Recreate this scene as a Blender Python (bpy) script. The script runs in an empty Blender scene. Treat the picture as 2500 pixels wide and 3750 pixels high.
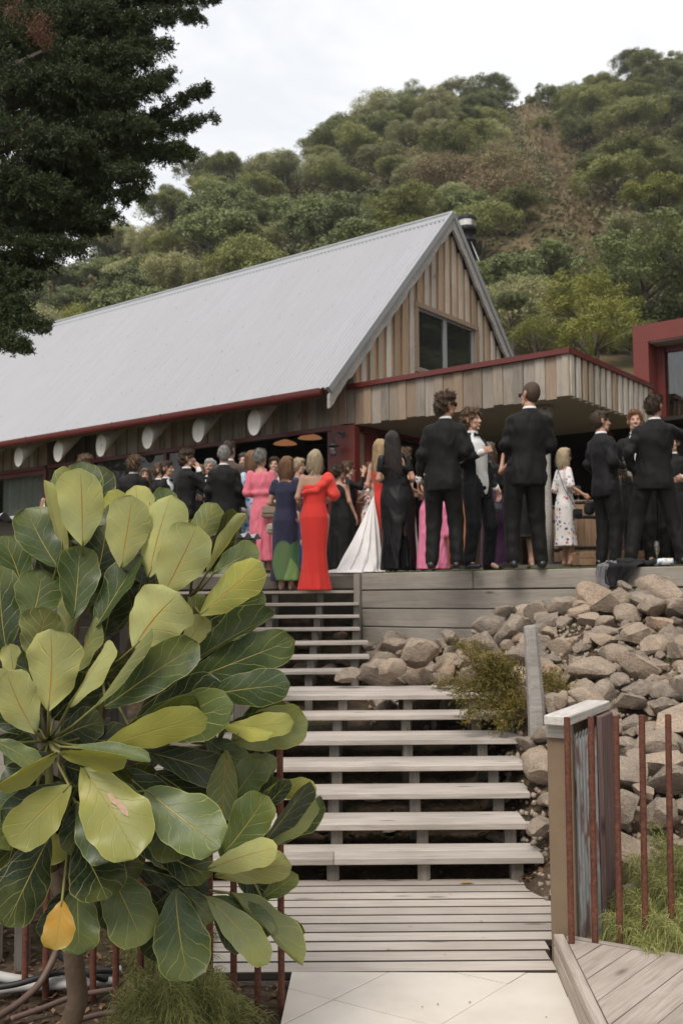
import bpy, bmesh, math, random
import numpy as np
from mathutils import Vector, Matrix

SC = bpy.context.scene
COL = SC.collection
rnd = random.Random(7)
R = math.radians

# ------------------------------------------------------------------ camera
CAMZ, PITCH, ROLL, FPX = 1.75, R(4.71), R(0.4), 3651.0      # focal length in pixels of the 2500 px wide photo
_f = np.array([0, math.cos(PITCH), math.sin(PITCH)])
_u0 = np.array([0, -math.sin(PITCH), math.cos(PITCH)])
_r0 = np.array([1.0, 0, 0])
_R = math.cos(ROLL) * _r0 - math.sin(ROLL) * _u0
_U = math.sin(ROLL) * _r0 + math.cos(ROLL) * _u0
cam = bpy.data.cameras.new('camera')
camera = bpy.data.objects.new('camera', cam)
COL.objects.link(camera)
camera.matrix_world = Matrix(((_R[0], _U[0], -_f[0], 0), (_R[1], _U[1], -_f[1], 0), (_R[2], _U[2], -_f[2], CAMZ), (0, 0, 0, 1)))
cam.sensor_fit = 'VERTICAL'
cam.sensor_height = 36
cam.lens = 36 * FPX / 3750
cam.clip_start = 0.05
cam.clip_end = 2000
cam.dof.use_dof = True
cam.dof.focus_distance = 4.2
cam.dof.aperture_fstop = 5.0
SC.camera = camera

# ------------------------------------------------------------------ sky and sun (bright overcast)
SUN_EL, SUN_AZ = R(54), R(205)          # azimuth the light comes from, clockwise from +Y
world = bpy.data.worlds.new('World')
SC.world = world
world.use_nodes = True
wn, wl = world.node_tree.nodes, world.node_tree.links
wn.clear()
wout = wn.new('ShaderNodeOutputWorld')
sky = wn.new('ShaderNodeTexSky')
sky.sky_type = 'NISHITA'
sky.sun_disc = False
sky.sun_elevation = SUN_EL
sky.sun_rotation = SUN_AZ
sky.air_density = 1.0
sky.dust_density = 3.0
bgs = wn.new('ShaderNodeBackground')
bgs.inputs['Strength'].default_value = 0.1
wl.new(sky.outputs[0], bgs.inputs[0])
tc = wn.new('ShaderNodeTexCoord')
mp = wn.new('ShaderNodeMapping')
mp.inputs['Scale'].default_value = (1.5, 1.5, 3.6)
mp.inputs['Rotation'].default_value = (0.2, 0.25, 0.3)
wl.new(tc.outputs['Generated'], mp.inputs[0])
nz = wn.new('ShaderNodeTexNoise')
nz.inputs['Scale'].default_value = 2.3
nz.inputs['Detail'].default_value = 7
nz.inputs['Roughness'].default_value = 0.55
nz.inputs['Distortion'].default_value = 0.5
wl.new(mp.outputs[0], nz.inputs['Vector'])
cr = wn.new('ShaderNodeValToRGB')
cr.color_ramp.elements[0].position = 0.36
cr.color_ramp.elements[0].color = (0.525, 0.535, 0.548, 1)
cr.color_ramp.elements[1].position = 0.62
cr.color_ramp.elements[1].color = (0.68, 0.672, 0.66, 1)
wl.new(nz.outputs[0], cr.inputs[0])
bgc = wn.new('ShaderNodeBackground')
bgc.inputs['Strength'].default_value = 1.12
wl.new(cr.outputs[0], bgc.inputs[0])
mx = wn.new('ShaderNodeMixShader')
mx.inputs[0].default_value = 0.9
wl.new(bgs.outputs[0], mx.inputs[1])
wl.new(bgc.outputs[0], mx.inputs[2])
wl.new(mx.outputs[0], wout.inputs[0])
sun = bpy.data.lights.new('sun', 'SUN')
sun.energy = 1.5
sun.angle = R(24)
sun.color = (1.0, 0.93, 0.84)
sun_o = bpy.data.objects.new('sun', sun)
COL.objects.link(sun_o)
_sd = Vector((math.sin(SUN_AZ) * math.cos(SUN_EL), math.cos(SUN_AZ) * math.cos(SUN_EL), math.sin(SUN_EL)))
sun_o.rotation_euler = _sd.to_track_quat('Z', 'Y').to_euler()
sun_o.location = (0, 0, 30)
vs = SC.view_settings
vs.view_transform = 'Standard'
vs.look = 'None'
vs.exposure = 0.74
vs.gamma = 1.0
SC.cycles.max_bounces = 6
SC.cycles.diffuse_bounces = 3
SC.cycles.glossy_bounces = 3
SC.cycles.transmission_bounces = 4
SC.cycles.transparent_max_bounces = 6
SC.cycles.caustics_reflective = False
SC.cycles.caustics_refractive = False

# ------------------------------------------------------------------ survey helpers: sight lines of the photo give places at a stated distance
S16 = 2500 / 1568
def ray(x, y):
    d = _f + _R * (x * S16 - 1250) / FPX - _U * (y * S16 - 1875) / FPX
    return d / d[1]
def at(x, y, dist):
    return Vector(np.array([0, 0, CAMZ]) + ray(x, y) * dist)
def on_z(x, y, z):
    d = ray(x, y)
    return Vector(np.array([0, 0, CAMZ]) + d * (z - CAMZ) / d[2])
def project(p):
    q = np.asarray(p, float) - np.array([0, 0, CAMZ])
    w = q @ _f
    return (q @ _R / w * FPX + 1250) / S16, (1875 - q @ _U / w * FPX) / S16

# ------------------------------------------------------------------ object helpers
def mesh_from(name, verts, faces, smooth=False, uv=None):
    me = bpy.data.meshes.new(name)
    v = np.asarray(verts, np.float32).reshape(-1, 3)
    if isinstance(faces, np.ndarray):
        k = faces.shape[1]
        me.vertices.add(len(v))
        me.vertices.foreach_set('co', v.ravel())
        me.loops.add(faces.size)
        me.loops.foreach_set('vertex_index', faces.astype(np.int32).ravel())
        me.polygons.add(len(faces))
        me.polygons.foreach_set('loop_start', np.arange(0, faces.size, k, dtype=np.int32))
        me.polygons.foreach_set('loop_total', np.full(len(faces), k, np.int32))
        me.update(calc_edges=True)
        me.validate()
    else:
        me.from_pydata([tuple(p) for p in v], [], faces)
        me.update()
    if smooth:
        me.polygons.foreach_set('use_smooth', np.ones(len(me.polygons), bool))
    return me
def put(name, me, mat=None, parent=None, loc=(0, 0, 0), rot=(0, 0, 0), scale=None):
    o = bpy.data.objects.new(name, me)
    COL.objects.link(o)
    if parent: o.parent = parent
    o.location = loc
    o.rotation_euler = rot
    if scale is not None: o.scale = scale if hasattr(scale, '__len__') else (scale,) * 3
    if mat is not None and me is not None and not me.materials: me.materials.append(mat)
    return o
def tag(o, label, cat, group=None):
    o['label'] = label
    o['category'] = cat
    if group: o['group'] = group
    return o
def thing(name, label, cat, loc=(0, 0, 0), rz=0, group=None):
    o = put(name, None, None, None, loc, (0, 0, rz))
    o.empty_display_size = 0.2
    return tag(o, label, cat, group)
def struct(o):
    o['kind'] = 'structure'
    return o
class MB:
    """collects simple shapes into one mesh"""
    def __init__(s): s.v, s.f = [], []
    def add(s, v, f):
        n = len(s.v)
        s.v += [tuple(p) for p in v]
        s.f += [tuple(i + n for i in q) for q in f]
        return s
    def box(s, c, d, rz=0, m=None):
        x, y, z = [k / 2 for k in d]
        P = [Vector((a, b, e)) for a in (-x, x) for b in (-y, y) for e in (-z, z)]
        M = m if m else Matrix.Rotation(rz, 3, 'Z')
        return s.add([M @ p + Vector(c) for p in P], [(0, 1, 3, 2), (4, 6, 7, 5), (0, 4, 5, 1), (2, 3, 7, 6), (0, 2, 6, 4), (1, 5, 7, 3)])
    def tube(s, pts, rad, n=8, cap=True):
        pts = [Vector(p) for p in pts]
        rad = rad if hasattr(rad, '__len__') else [rad] * len(pts)
        V, Fc = [], []
        up = Vector((0.123, 0.456, 0.881))
        for i, p in enumerate(pts):
            t = (pts[min(i + 1, len(pts) - 1)] - pts[max(i - 1, 0)]).normalized()
            a = t.cross(up)
            if a.length < 0.05: a = t.cross(Vector((1, 0, 0)))
            a.normalize()
            b = t.cross(a)
            up = a.cross(t)
            V += [p + (a * math.cos(k * 2 * math.pi / n) + b * math.sin(k * 2 * math.pi / n)) * rad[i] for k in range(n)]
        for i in range(len(pts) - 1):
            for k in range(n):
                Fc.append((i * n + k, i * n + (k + 1) % n, i * n + n + (k + 1) % n, i * n + n + k))
        if cap:
            Fc.append(tuple(range(n))[::-1])
            Fc.append(tuple((len(pts) - 1) * n + k for k in range(n)))
        return s.add(V, Fc)
    def lathe(s, prof, n=14, c=(0, 0, 0)):
        V, Fc = [], []
        for r, z in prof:
            V += [(c[0] + r * math.cos(k * 2 * math.pi / n), c[1] + r * math.sin(k * 2 * math.pi / n), c[2] + z) for k in range(n)]
        for i in range(len(prof) - 1):
            for k in range(n):
                Fc.append((i * n + k, i * n + (k + 1) % n, i * n + n + (k + 1) % n, i * n + n + k))
        return s.add(V, Fc)
    def mesh(s, name, smooth=False): return mesh_from(name, s.v, s.f, smooth)
    def put(s, name, mat, parent=None, smooth=False, **k): return put(name, s.mesh(name, smooth), mat, parent, **k)
_pl = {}
def plank_mesh(d, bev):
    k = tuple(round(a / 0.004) * 0.004 for a in d) + (bev,)
    if k not in _pl:
        bm = bmesh.new()
        bmesh.ops.create_cube(bm, size=1)
        for v in bm.verts: v.co = Vector((v.co.x * k[0], v.co.y * k[1], v.co.z * k[2]))
        bmesh.ops.bevel(bm, geom=list(bm.edges), offset=bev, segments=1, affect='EDGES')
        me = bpy.data.meshes.new('plank')
        bm.to_mesh(me)
        bm.free()
        _pl[k] = me
    return _pl[k]
_plm = {}
def plank(name, parent, c, d, mat, rot=(0, 0, 0), bev=0.004, jit=0.0):
    """one board: d = (length along local x, width, thickness)"""
    key = (id(plank_mesh(d, bev)), mat.name)
    if key not in _plm:
        me = plank_mesh(d, bev)
        me = me.copy() if me.materials else me
        me.materials.append(mat)
        _plm[key] = me
    return put(name, _plm[key], None, parent, Vector(c) + Vector([rnd.uniform(-jit, jit) for _ in range(3)]),
               [a + rnd.uniform(-jit, jit) for a in rot])

# ------------------------------------------------------------------ material helpers
class NT:
    def __init__(s, m): s.t, s.n, s.l = m.node_tree, m.node_tree.nodes, m.node_tree.links
    def __call__(s, ty, ins=None, **kw):
        n = s.n.new('ShaderNode' + ty)
        for k, v in kw.items(): setattr(n, k, v)
        for k, v in (ins or {}).items():
            if isinstance(v, bpy.types.NodeSocket): s.l.new(v, n.inputs[k])
            else: n.inputs[k].default_value = v
        return n
    def math(s, op, a, b=None, c=None):
        ins = {0: a}
        if b is not None: ins[1] = b
        if c is not None: ins[2] = c
        return s('Math', ins, operation=op).outputs[0]
    def ramp(s, fac, stops):
        n = s('ValToRGB', {0: fac})
        e = n.color_ramp.elements
        while len(e) < len(stops): e.new(0.5)
        for q, (p, c) in zip(e, stops):
            q.position = p
            q.color = (*c, 1) if len(c) == 3 else c
        return n.outputs[0]
    def mix(s, fac, a, b, mode='MIX'):
        n = s('Mix', data_type='RGBA', blend_type=mode)
        for i, v in ((0, fac), (6, a), (7, b)):
            if isinstance(v, bpy.types.NodeSocket): s.l.new(v, n.inputs[i])
            else: n.inputs[i].default_value = (*v, 1) if hasattr(v, '__len__') and len(v) == 3 else v
        return n.outputs[2]
    def noise(s, vec, scale, detail=4, rough=0.55, dist=0.0):
        return s('TexNoise', {'Vector': vec, 'Scale': scale, 'Detail': detail, 'Roughness': rough, 'Distortion': dist}).outputs[0]
    def bump(s, h, strength=0.5, dist=0.01):
        return s('Bump', {'Height': h, 'Strength': strength, 'Distance': dist}).outputs[0]
def new_mat(name):
    m = bpy.data.materials.new(name)
    m.use_nodes = True
    b = m.node_tree.nodes['Principled BSDF']
    return m, NT(m), b
def link(t, sock, b, inp):
    t.l.new(sock, b.inputs[inp])
def plain(name, col, rough=0.6, metal=0.0, spec=0.5, var=0.12, scale=6.0, bump=0.0, bscale=40.0, sheen=0.0):
    """uneven single colour with a little grain"""
    m, t, b = new_mat(name)
    co = t('TexCoord').outputs['Object']
    n = t.noise(co, scale, 5)
    c = t.mix(n, [k * (1 - var) for k in col], [min(1, k * (1 + var)) for k in col])
    link(t, c, b, 'Base Color')
    b.inputs['Roughness'].default_value = rough
    b.inputs['Metallic'].default_value = metal
    b.inputs['Specular IOR Level'].default_value = spec
    if sheen: b.inputs['Sheen Weight'].default_value = sheen
    if bump: link(t, t.bump(t.noise(co, bscale, 4), bump, 0.01), b, 'Normal')
    return m
def wood(name, cols, var=(0.75, 1.2), rough=0.8, stretch=(1.2, 22, 22), bump=0.35, warm=None, knots=True):
    m, t, b = new_mat(name)
    co = t('TexCoord').outputs['Object']
    oi = t('ObjectInfo')
    off = t('VectorMath', {0: co, 1: t('CombineXYZ', {0: t.math('MULTIPLY', oi.outputs['Random'], 57.0), 1: t.math('MULTIPLY', oi.outputs['Random'], 23.0), 2: t.math('MULTIPLY', oi.outputs['Random'], 91.0)}).outputs[0]}, operation='ADD').outputs[0]
    mp_ = t('Mapping', {0: off, 'Scale': stretch}).outputs[0]
    g = t.noise(mp_, 2.2, 6, 0.65, 0.9)
    c = t.ramp(g, [(0.25, cols[0]), (0.5, cols[1]), (0.75, cols[2])])
    big = t.noise(off, 1.7, 3)
    c = t.mix(t.ramp(big, [(0.42, (0, 0, 0)), (0.7, (0.45, 0.45, 0.45))]), c, [k * 0.72 for k in cols[0]])
    if warm:
        c = t.mix(t.ramp(t.math('FRACT', t.math('MULTIPLY', oi.outputs['Random'], 7.31)), [(0.35, (0, 0, 0)), (0.8, (0.85, 0.85, 0.85))]), c, t.mix(g, warm[0], warm[1]))
    if knots:
        vo = t('TexVoronoi', {'Vector': t('Mapping', {0: off, 'Scale': (1.0, 3.5, 3.5)}).outputs[0], 'Scale': 1.7}).outputs['Distance']
        c = t.mix(t.ramp(vo, [(0.045, (0.8, 0.8, 0.8)), (0.13, (0, 0, 0))]), c, [k * 0.38 for k in cols[0]])
    br = t('MapRange', {0: oi.outputs['Random'], 3: var[0], 4: var[1]}).outputs[0]
    c = t.mix(1.0, c, t('CombineColor', {0: br, 1: br, 2: br}).outputs[0], 'MULTIPLY')
    link(t, c, b, 'Base Color')
    b.inputs['Roughness'].default_value = rough
    b.inputs['Specular IOR Level'].default_value = 0.25
    link(t, t.bump(g, bump, 0.006), b, 'Normal')
    return m
def leafy(name, c0, c1, c2, rough=0.6, transl=0.25, hue=0.35, wide=False):
    """leaf faces: colour varies from leaf to leaf and from plant to plant"""
    m, t, b = new_mat(name)
    rp = t('NewGeometry').outputs['Random Per Island']
    oi = t('ObjectInfo').outputs['Random']
    c = t.ramp(rp, [(0.0, c0), (0.5, c1), (1.0, c2)]) if wide else t.ramp(rp, [(0.0, [(a + b_) / 2 for a, b_ in zip(c0, c1)]), (0.5, c1), (1.0, [(a * 0.55 + b_ * 0.45) for a, b_ in zip(c1, c2)])])
    c = t.mix(t.math('MULTIPLY', oi, hue), c, c2)
    br_ = t('MapRange', {0: t.math('FRACT', t.math('MULTIPLY', oi, 9.37)), 3: 0.72, 4: 1.25}).outputs[0]
    c = t.mix(1.0, c, t('CombineColor', {0: br_, 1: br_, 2: br_}).outputs[0], 'MULTIPLY')
    co = t('TexCoord').outputs['Object']
    c = t.mix(t.ramp(t.noise(co, 3.0, 3), [(0.35, (0.35, 0.35, 0.35)), (0.65, (0, 0, 0))]), c, c0)
    link(t, c, b, 'Base Color')
    b.inputs['Roughness'].default_value = rough
    b.inputs['Specular IOR Level'].default_value = 0.3
    tr = t('BsdfTranslucent')
    t.l.new(c, tr.inputs[0])
    ms = t('MixShader', {0: transl})
    t.l.new(b.outputs[0], ms.inputs[1])
    t.l.new(tr.outputs[0], ms.inputs[2])
    t.l.new(ms.outputs[0], t.n['Material Output'].inputs[0])
    return m
# ------------------------------------------------------------------ materials
M = {}
M['deck'] = wood('weathered_decking', [(0.39, 0.335, 0.29), (0.49, 0.435, 0.385), (0.57, 0.52, 0.47)], (0.80, 1.10))
M['tread'] = wood('weathered_tread', [(0.29, 0.25, 0.215), (0.46, 0.41, 0.365), (0.58, 0.53, 0.485)], (0.82, 1.08))
M['support'] = wood('old_stair_timber', [(0.10, 0.088, 0.075), (0.17, 0.15, 0.13), (0.26, 0.235, 0.21)], (0.8, 1.2))
M['sleeper'] = wood('grey_wall_timber', [(0.235, 0.205, 0.175), (0.32, 0.29, 0.25), (0.39, 0.355, 0.315)], (0.88, 1.1), stretch=(1.0, 16, 16))
M['cladding'] = wood('fresh_cladding', [(0.30, 0.19, 0.11), (0.46, 0.31, 0.19), (0.58, 0.44, 0.31)], (0.7, 1.15), warm=((0.36, 0.17, 0.07), (0.56, 0.30, 0.13)))
M['clad_grey'] = wood('weathered_cladding', [(0.24, 0.205, 0.17), (0.36, 0.315, 0.265), (0.47, 0.43, 0.375)], (0.65, 1.15), warm=((0.24, 0.16, 0.105), (0.38, 0.28, 0.195)))
M['clad_pale'] = wood('pale_cladding', [(0.36, 0.31, 0.25), (0.54, 0.49, 0.42), (0.66, 0.62, 0.55)], (0.8, 1.08), warm=((0.27, 0.19, 0.12), (0.42, 0.30, 0.19)))
M['clad_dark'] = wood('shaded_cladding', [(0.045, 0.028, 0.018), (0.075, 0.045, 0.028), (0.11, 0.068, 0.04)], (0.6, 1.5))  # darker copy of the cladding, shade put into its colour
M['post'] = wood('silvered_post', [(0.24, 0.22, 0.20), (0.36, 0.34, 0.315), (0.46, 0.44, 0.41)], (0.9, 1.1), stretch=(1.0, 14, 14))
M['bench'] = wood('bench_boards', [(0.26, 0.215, 0.18), (0.40, 0.34, 0.295), (0.50, 0.44, 0.39)], (0.88, 1.08))
M['maroon_wood'] = wood('maroon_board', [(0.10, 0.062, 0.058), (0.16, 0.105, 0.10), (0.24, 0.17, 0.16)], (1, 1))
M['log'] = wood('peeled_log', [(0.62, 0.585, 0.53), (0.76, 0.735, 0.69), (0.84, 0.82, 0.78)], (0.85, 1.1), stretch=(14, 14, 1.2))
M['barrel'] = wood('barrel_oak', [(0.20, 0.12, 0.07), (0.30, 0.19, 0.115), (0.38, 0.25, 0.16)], (0.95, 1.05), stretch=(10, 10, 1))
M['red'] = plain('red_steel_paint', (0.155, 0.026, 0.018), 0.45, var=0.1, scale=3)
M['flash_red'] = plain('red_flashing', (0.125, 0.022, 0.018), 0.4, var=0.12, scale=3)
M['soffit'] = plain('plaster_soffit', (0.45, 0.395, 0.355), 0.9, var=0.12, scale=1.2)
M['black_metal'] = plain('black_flue_metal', (0.012, 0.012, 0.013), 0.6, 0.0, var=0.3, spec=0.3)
M['bright_metal'] = plain('bright_metal', (0.55, 0.53, 0.50), 0.3, 0.9, var=0.15)
M['lamp_metal'] = plain('grey_lamp_metal', (0.07, 0.075, 0.075), 0.5, 0.4, var=0.3, scale=20)
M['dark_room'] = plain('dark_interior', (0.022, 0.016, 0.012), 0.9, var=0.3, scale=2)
M['concrete'] = plain('dark_concrete', (0.13, 0.12, 0.11), 0.9, var=0.25, scale=5, bump=0.3)
M['tan_board'] = plain('tan_board', (0.19, 0.135, 0.085), 0.8, var=0.2, scale=8, bump=0.15)
M['conduit'] = plain('grey_conduit', (0.42, 0.41, 0.39), 0.6, var=0.2, scale=12)
M['hose'] = plain('black_hose', (0.018, 0.018, 0.018), 0.45, var=0.4, scale=9)
M['pipe'] = plain('brown_pipe', (0.13, 0.085, 0.068), 0.55, var=0.25, scale=9)
M['bark'] = plain('bark', (0.13, 0.088, 0.058), 0.9, var=0.45, scale=14, bump=0.8, bscale=30)
M['bark_grey'] = plain('pale_bark', (0.34, 0.30, 0.25), 0.9, var=0.3, scale=3, bump=0.4)
M['bark_far'] = plain('dark_bark', (0.075, 0.06, 0.045), 0.95, var=0.3, scale=2)
M['cap_white'] = wood('flaking_white_cap', [(0.34, 0.31, 0.28), (0.55, 0.52, 0.48), (0.66, 0.63, 0.59)], (1, 1))
M['grass_edge'] = leafy('grass_blade', (0.07, 0.09, 0.025), (0.10, 0.13, 0.035), (0.15, 0.16, 0.05))

def m_roof():
    m, t, b = new_mat('zinc_roofing')
    co = t('TexCoord').outputs['Object']
    n = t.noise(t('Mapping', {0: co, 'Scale': (2.2, 0.25, 0.25)}).outputs[0], 3, 5)
    d = t.noise(co, 0.35, 3)
    c = t.ramp(n, [(0.3, (0.335, 0.338, 0.36)), (0.7, (0.365, 0.367, 0.39))])
    c = t.mix(t.ramp(d, [(0.4, (0, 0, 0)), (0.75, (0.5, 0.5, 0.5))]), c, (0.33, 0.33, 0.345))
    link(t, c, b, 'Base Color')
    b.inputs['Roughness'].default_value = 0.42
    b.inputs['Specular IOR Level'].default_value = 0.45
    return m
M['roof'] = m_roof()
M['gap_shade'] = plain('gap_shade_edge', (0.055, 0.045, 0.036), 0.95, var=0.4, scale=15)  # dark edge colour standing in for the shade inside the deck gaps
M['flash_grey'] = plain('grey_flashing', (0.34, 0.35, 0.365), 0.4, 0.2, var=0.12, scale=4)
def m_iron():
    m, t, b = new_mat('weathered_iron')
    co = t('TexCoord').outputs['Object']
    n = t.noise(t('Mapping', {0: co, 'Scale': (4, 4, 1)}).outputs[0], 4, 6)
    c = t.ramp(n, [(0.3, (0.24, 0.25, 0.25)), (0.52, (0.40, 0.41, 0.41)), (0.6, (0.22, 0.12, 0.105)), (0.8, (0.15, 0.085, 0.075))])
    link(t, c, b, 'Base Color')
    b.inputs['Roughness'].default_value = 0.6
    return m
M['iron'] = m_iron()
M['iron_grey'] = plain('old_roofing_iron', (0.30, 0.31, 0.33), 0.55, 0.2, var=0.3, scale=3)
def m_rust():
    m, t, b = new_mat('rusted_steel')
    co = t('TexCoord').outputs['Object']
    n = t.noise(co, 60, 6)
    n2 = t.noise(co, 5, 3)
    c = t.ramp(n, [(0.3, (0.07, 0.023, 0.013)), (0.55, (0.135, 0.044, 0.024)), (0.75, (0.22, 0.085, 0.045))])
    c = t.mix(t.ramp(n2, [(0.45, (0, 0, 0)), (0.7, (0.6, 0.6, 0.6))]), c, (0.05, 0.016, 0.012))
    link(t, c, b, 'Base Color')
    b.inputs['Roughness'].default_value = 0.85
    link(t, t.bump(n, 0.5, 0.003), b, 'Normal')
    return m
M['rust'] = m_rust()
def m_rock():
    m, t, b = new_mat('quarry_rock')
    co = t('TexCoord').outputs['Object']
    oi = t('ObjectInfo').outputs['Random']
    v = t('VectorMath', {0: co, 1: t('CombineXYZ', {0: t.math('MULTIPLY', oi, 41.0), 1: t.math('MULTIPLY', oi, 17.0), 2: 0.0}).outputs[0]}, operation='ADD').outputs[0]
    base = t.ramp(oi, [(0.0, (0.16, 0.14, 0.12)), (0.2, (0.25, 0.215, 0.18)), (0.4, (0.40, 0.32, 0.245)), (0.58, (0.27, 0.24, 0.21)), (0.75, (0.46, 0.355, 0.26)), (0.9, (0.50, 0.41, 0.315)), (1.0, (0.45, 0.27, 0.17))])
    n = t.noise(v, 2.6, 8, 0.65)
    c = t.mix(t.ramp(n, [(0.36, (0, 0, 0)), (0.64, (0.75, 0.75, 0.75))]), base, (0.50, 0.39, 0.295))
    c = t.mix(t.ramp(t.noise(v, 1.1, 4), [(0.5, (0, 0, 0)), (0.72, (0.5, 0.5, 0.5))]), c, (0.21, 0.18, 0.15))
    c = t.mix(t.ramp(t.noise(v, 14, 5), [(0.35, (0.5, 0.5, 0.5)), (0.55, (0, 0, 0))]), c, (0.12, 0.10, 0.085))
    link(t, c, b, 'Base Color')
    b.inputs['Roughness'].default_value = 0.92
    b.inputs['Specular IOR Level'].default_value = 0.2
    link(t, t.bump(t.noise(v, 5.5, 9, 0.7), 0.75, 0.05), b, 'Normal')
    return m
M['rock'] = m_rock()
def m_soil():
    m, t, b = new_mat('garden_soil')
    co = t('TexCoord').outputs['Object']
    n = t.noise(co, 9, 9, 0.7)
    c = t.ramp(n, [(0.3, (0.035, 0.024, 0.016)), (0.5, (0.075, 0.053, 0.036)), (0.68, (0.13, 0.098, 0.07)), (0.8, (0.19, 0.16, 0.125))])
    g = t.noise(co, 2.1, 4)
    c = t.mix(t.ramp(g, [(0.55, (0, 0, 0)), (0.7, (0.55, 0.55, 0.55))]), c, t.mix(t.noise(co, 40, 4), (0.03, 0.045, 0.012), (0.075, 0.09, 0.03)))
    link(t, c, b, 'Base Color')
    b.inputs['Roughness'].default_value = 1
    b.inputs['Specular IOR Level'].default_value = 0.1
    link(t, t.bump(n, 0.9, 0.04), b, 'Normal')
    return m
M['soil'] = m_soil()
def m_hill():
    m, t, b = new_mat('dry_hill_ground')
    co = t('TexCoord').outputs['Object']
    n = t.noise(co, 0.25, 8, 0.65)
    c = t.ramp(n, [(0.3, (0.075, 0.072, 0.035)), (0.48, (0.15, 0.12, 0.065)), (0.62, (0.235, 0.165, 0.10)), (0.75, (0.27, 0.175, 0.115))])
    c = t.mix(t.ramp(t.noise(co, 1.6, 6), [(0.4, (0.5, 0.5, 0.5)), (0.6, (0, 0, 0))]), c, (0.09, 0.08, 0.04))
    link(t, c, b, 'Base Color')
    b.inputs['Roughness'].default_value = 1
    b.inputs['Specular IOR Level'].default_value = 0.05
    link(t, t.bump(t.noise(co, 1.2, 8), 0.8, 0.5), b, 'Normal')
    return m
M['hill'] = m_hill()
def m_lawn():
    m, t, b = new_mat('lawn')
    co = t('TexCoord').outputs['Object']
    c = t.ramp(t.noise(co, 25, 7), [(0.3, (0.06, 0.062, 0.028)), (0.6, (0.11, 0.108, 0.05)), (0.8, (0.17, 0.15, 0.085))])
    link(t, c, b, 'Base Color')
    b.inputs['Roughness'].default_value = 1
    return m
M['lawn'] = m_lawn()
def m_tile():
    m, t, b = new_mat('cream_stone_tile')
    co = t('TexCoord').outputs['Object']
    oi = t('ObjectInfo').outputs['Random']
    n = t.noise(co, 2.5, 7, 0.6)
    c = t.ramp(n, [(0.3, (0.56, 0.50, 0.43)), (0.55, (0.64, 0.585, 0.515)), (0.8, (0.70, 0.65, 0.585))])
    c = t.mix(t.ramp(t.noise(co, 26, 4), [(0.68, (0, 0, 0)), (0.78, (0.35, 0.35, 0.35))]), c, (0.36, 0.29, 0.22))
    link(t, c, b, 'Base Color')
    b.inputs['Roughness'].default_value = 0.62
    link(t, t.bump(t.noise(co, 60, 4), 0.08, 0.004), b, 'Normal')
    return m
M['tile'] = m_tile()
def m_glass(name, tint=(0.02, 0.022, 0.02), rough=0.03):
    m, t, b = new_mat(name)
    n = t.noise(t('TexCoord').outputs['Object'], 0.7, 2)
    c = t.mix(n, [k * 0.6 for k in tint], [k * 1.4 for k in tint])
    link(t, c, b, 'Base Color')
    b.inputs['Roughness'].default_value = rough
    b.inputs['Specular IOR Level'].default_value = 0.5
    link(t, t.bump(n, 0.02, 0.05), b, 'Normal')
    return m
M['glass'] = m_glass('dark_window_glass')
def m_clear(name, col=(1, 1, 1), mixf=0.12):
    m, t, b = new_mat(name)
    tr = t('BsdfTransparent', {0: (*col, 1)})
    gl = t('BsdfGlossy', {'Roughness': 0.03})
    lw = t('LayerWeight', {0: 0.25}).outputs['Facing']
    f = t.math('ADD', t.math('MULTIPLY', lw, 0.55), mixf)
    ms = t('MixShader', {0: f})
    t.l.new(tr.outputs[0], ms.inputs[1])
    t.l.new(gl.outputs[0], ms.inputs[2])
    t.l.new(ms.outputs[0], t.n['Material Output'].inputs[0])
    return m
M['clear'] = m_clear('clear_glass')
M['pane'] = m_clear('window_pane_glass', (0.8, 0.82, 0.8), 0.08)
M['wine'] = m_clear('white_wine', (0.85, 0.76, 0.42), 0.05)
M['beer'] = m_clear('amber_beer', (0.75, 0.42, 0.08), 0.05)
def m_curtain():
    m, t, b = new_mat('sheer_curtain')
    co = t('TexCoord').outputs['Object']
    w = t.noise(t('Mapping', {0: co, 'Scale': (9, 9, 0.2)}).outputs[0], 1.6, 3)
    c = t.ramp(w, [(0.3, (0.5, 0.51, 0.49)), (0.7, (0.82, 0.83, 0.80))])
    link(t, c, b, 'Base Color')
    b.inputs['Roughness'].default_value = 0.9
    return m
M['curtain'] = m_curtain()
def m_lit(name, col, e):
    m, t, b = new_mat(name)
    n = t.noise(t('TexCoord').outputs['Object'], 4, 2)
    c = t.mix(n, [k * 0.8 for k in col], col)
    link(t, c, b, 'Base Color')
    link(t, c, b, 'Emission Color')
    b.inputs['Emission Strength'].default_value = e
    return m
M['pendant'] = m_lit('lit_copper_pendant', (0.55, 0.24, 0.10), 0.28)

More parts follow.
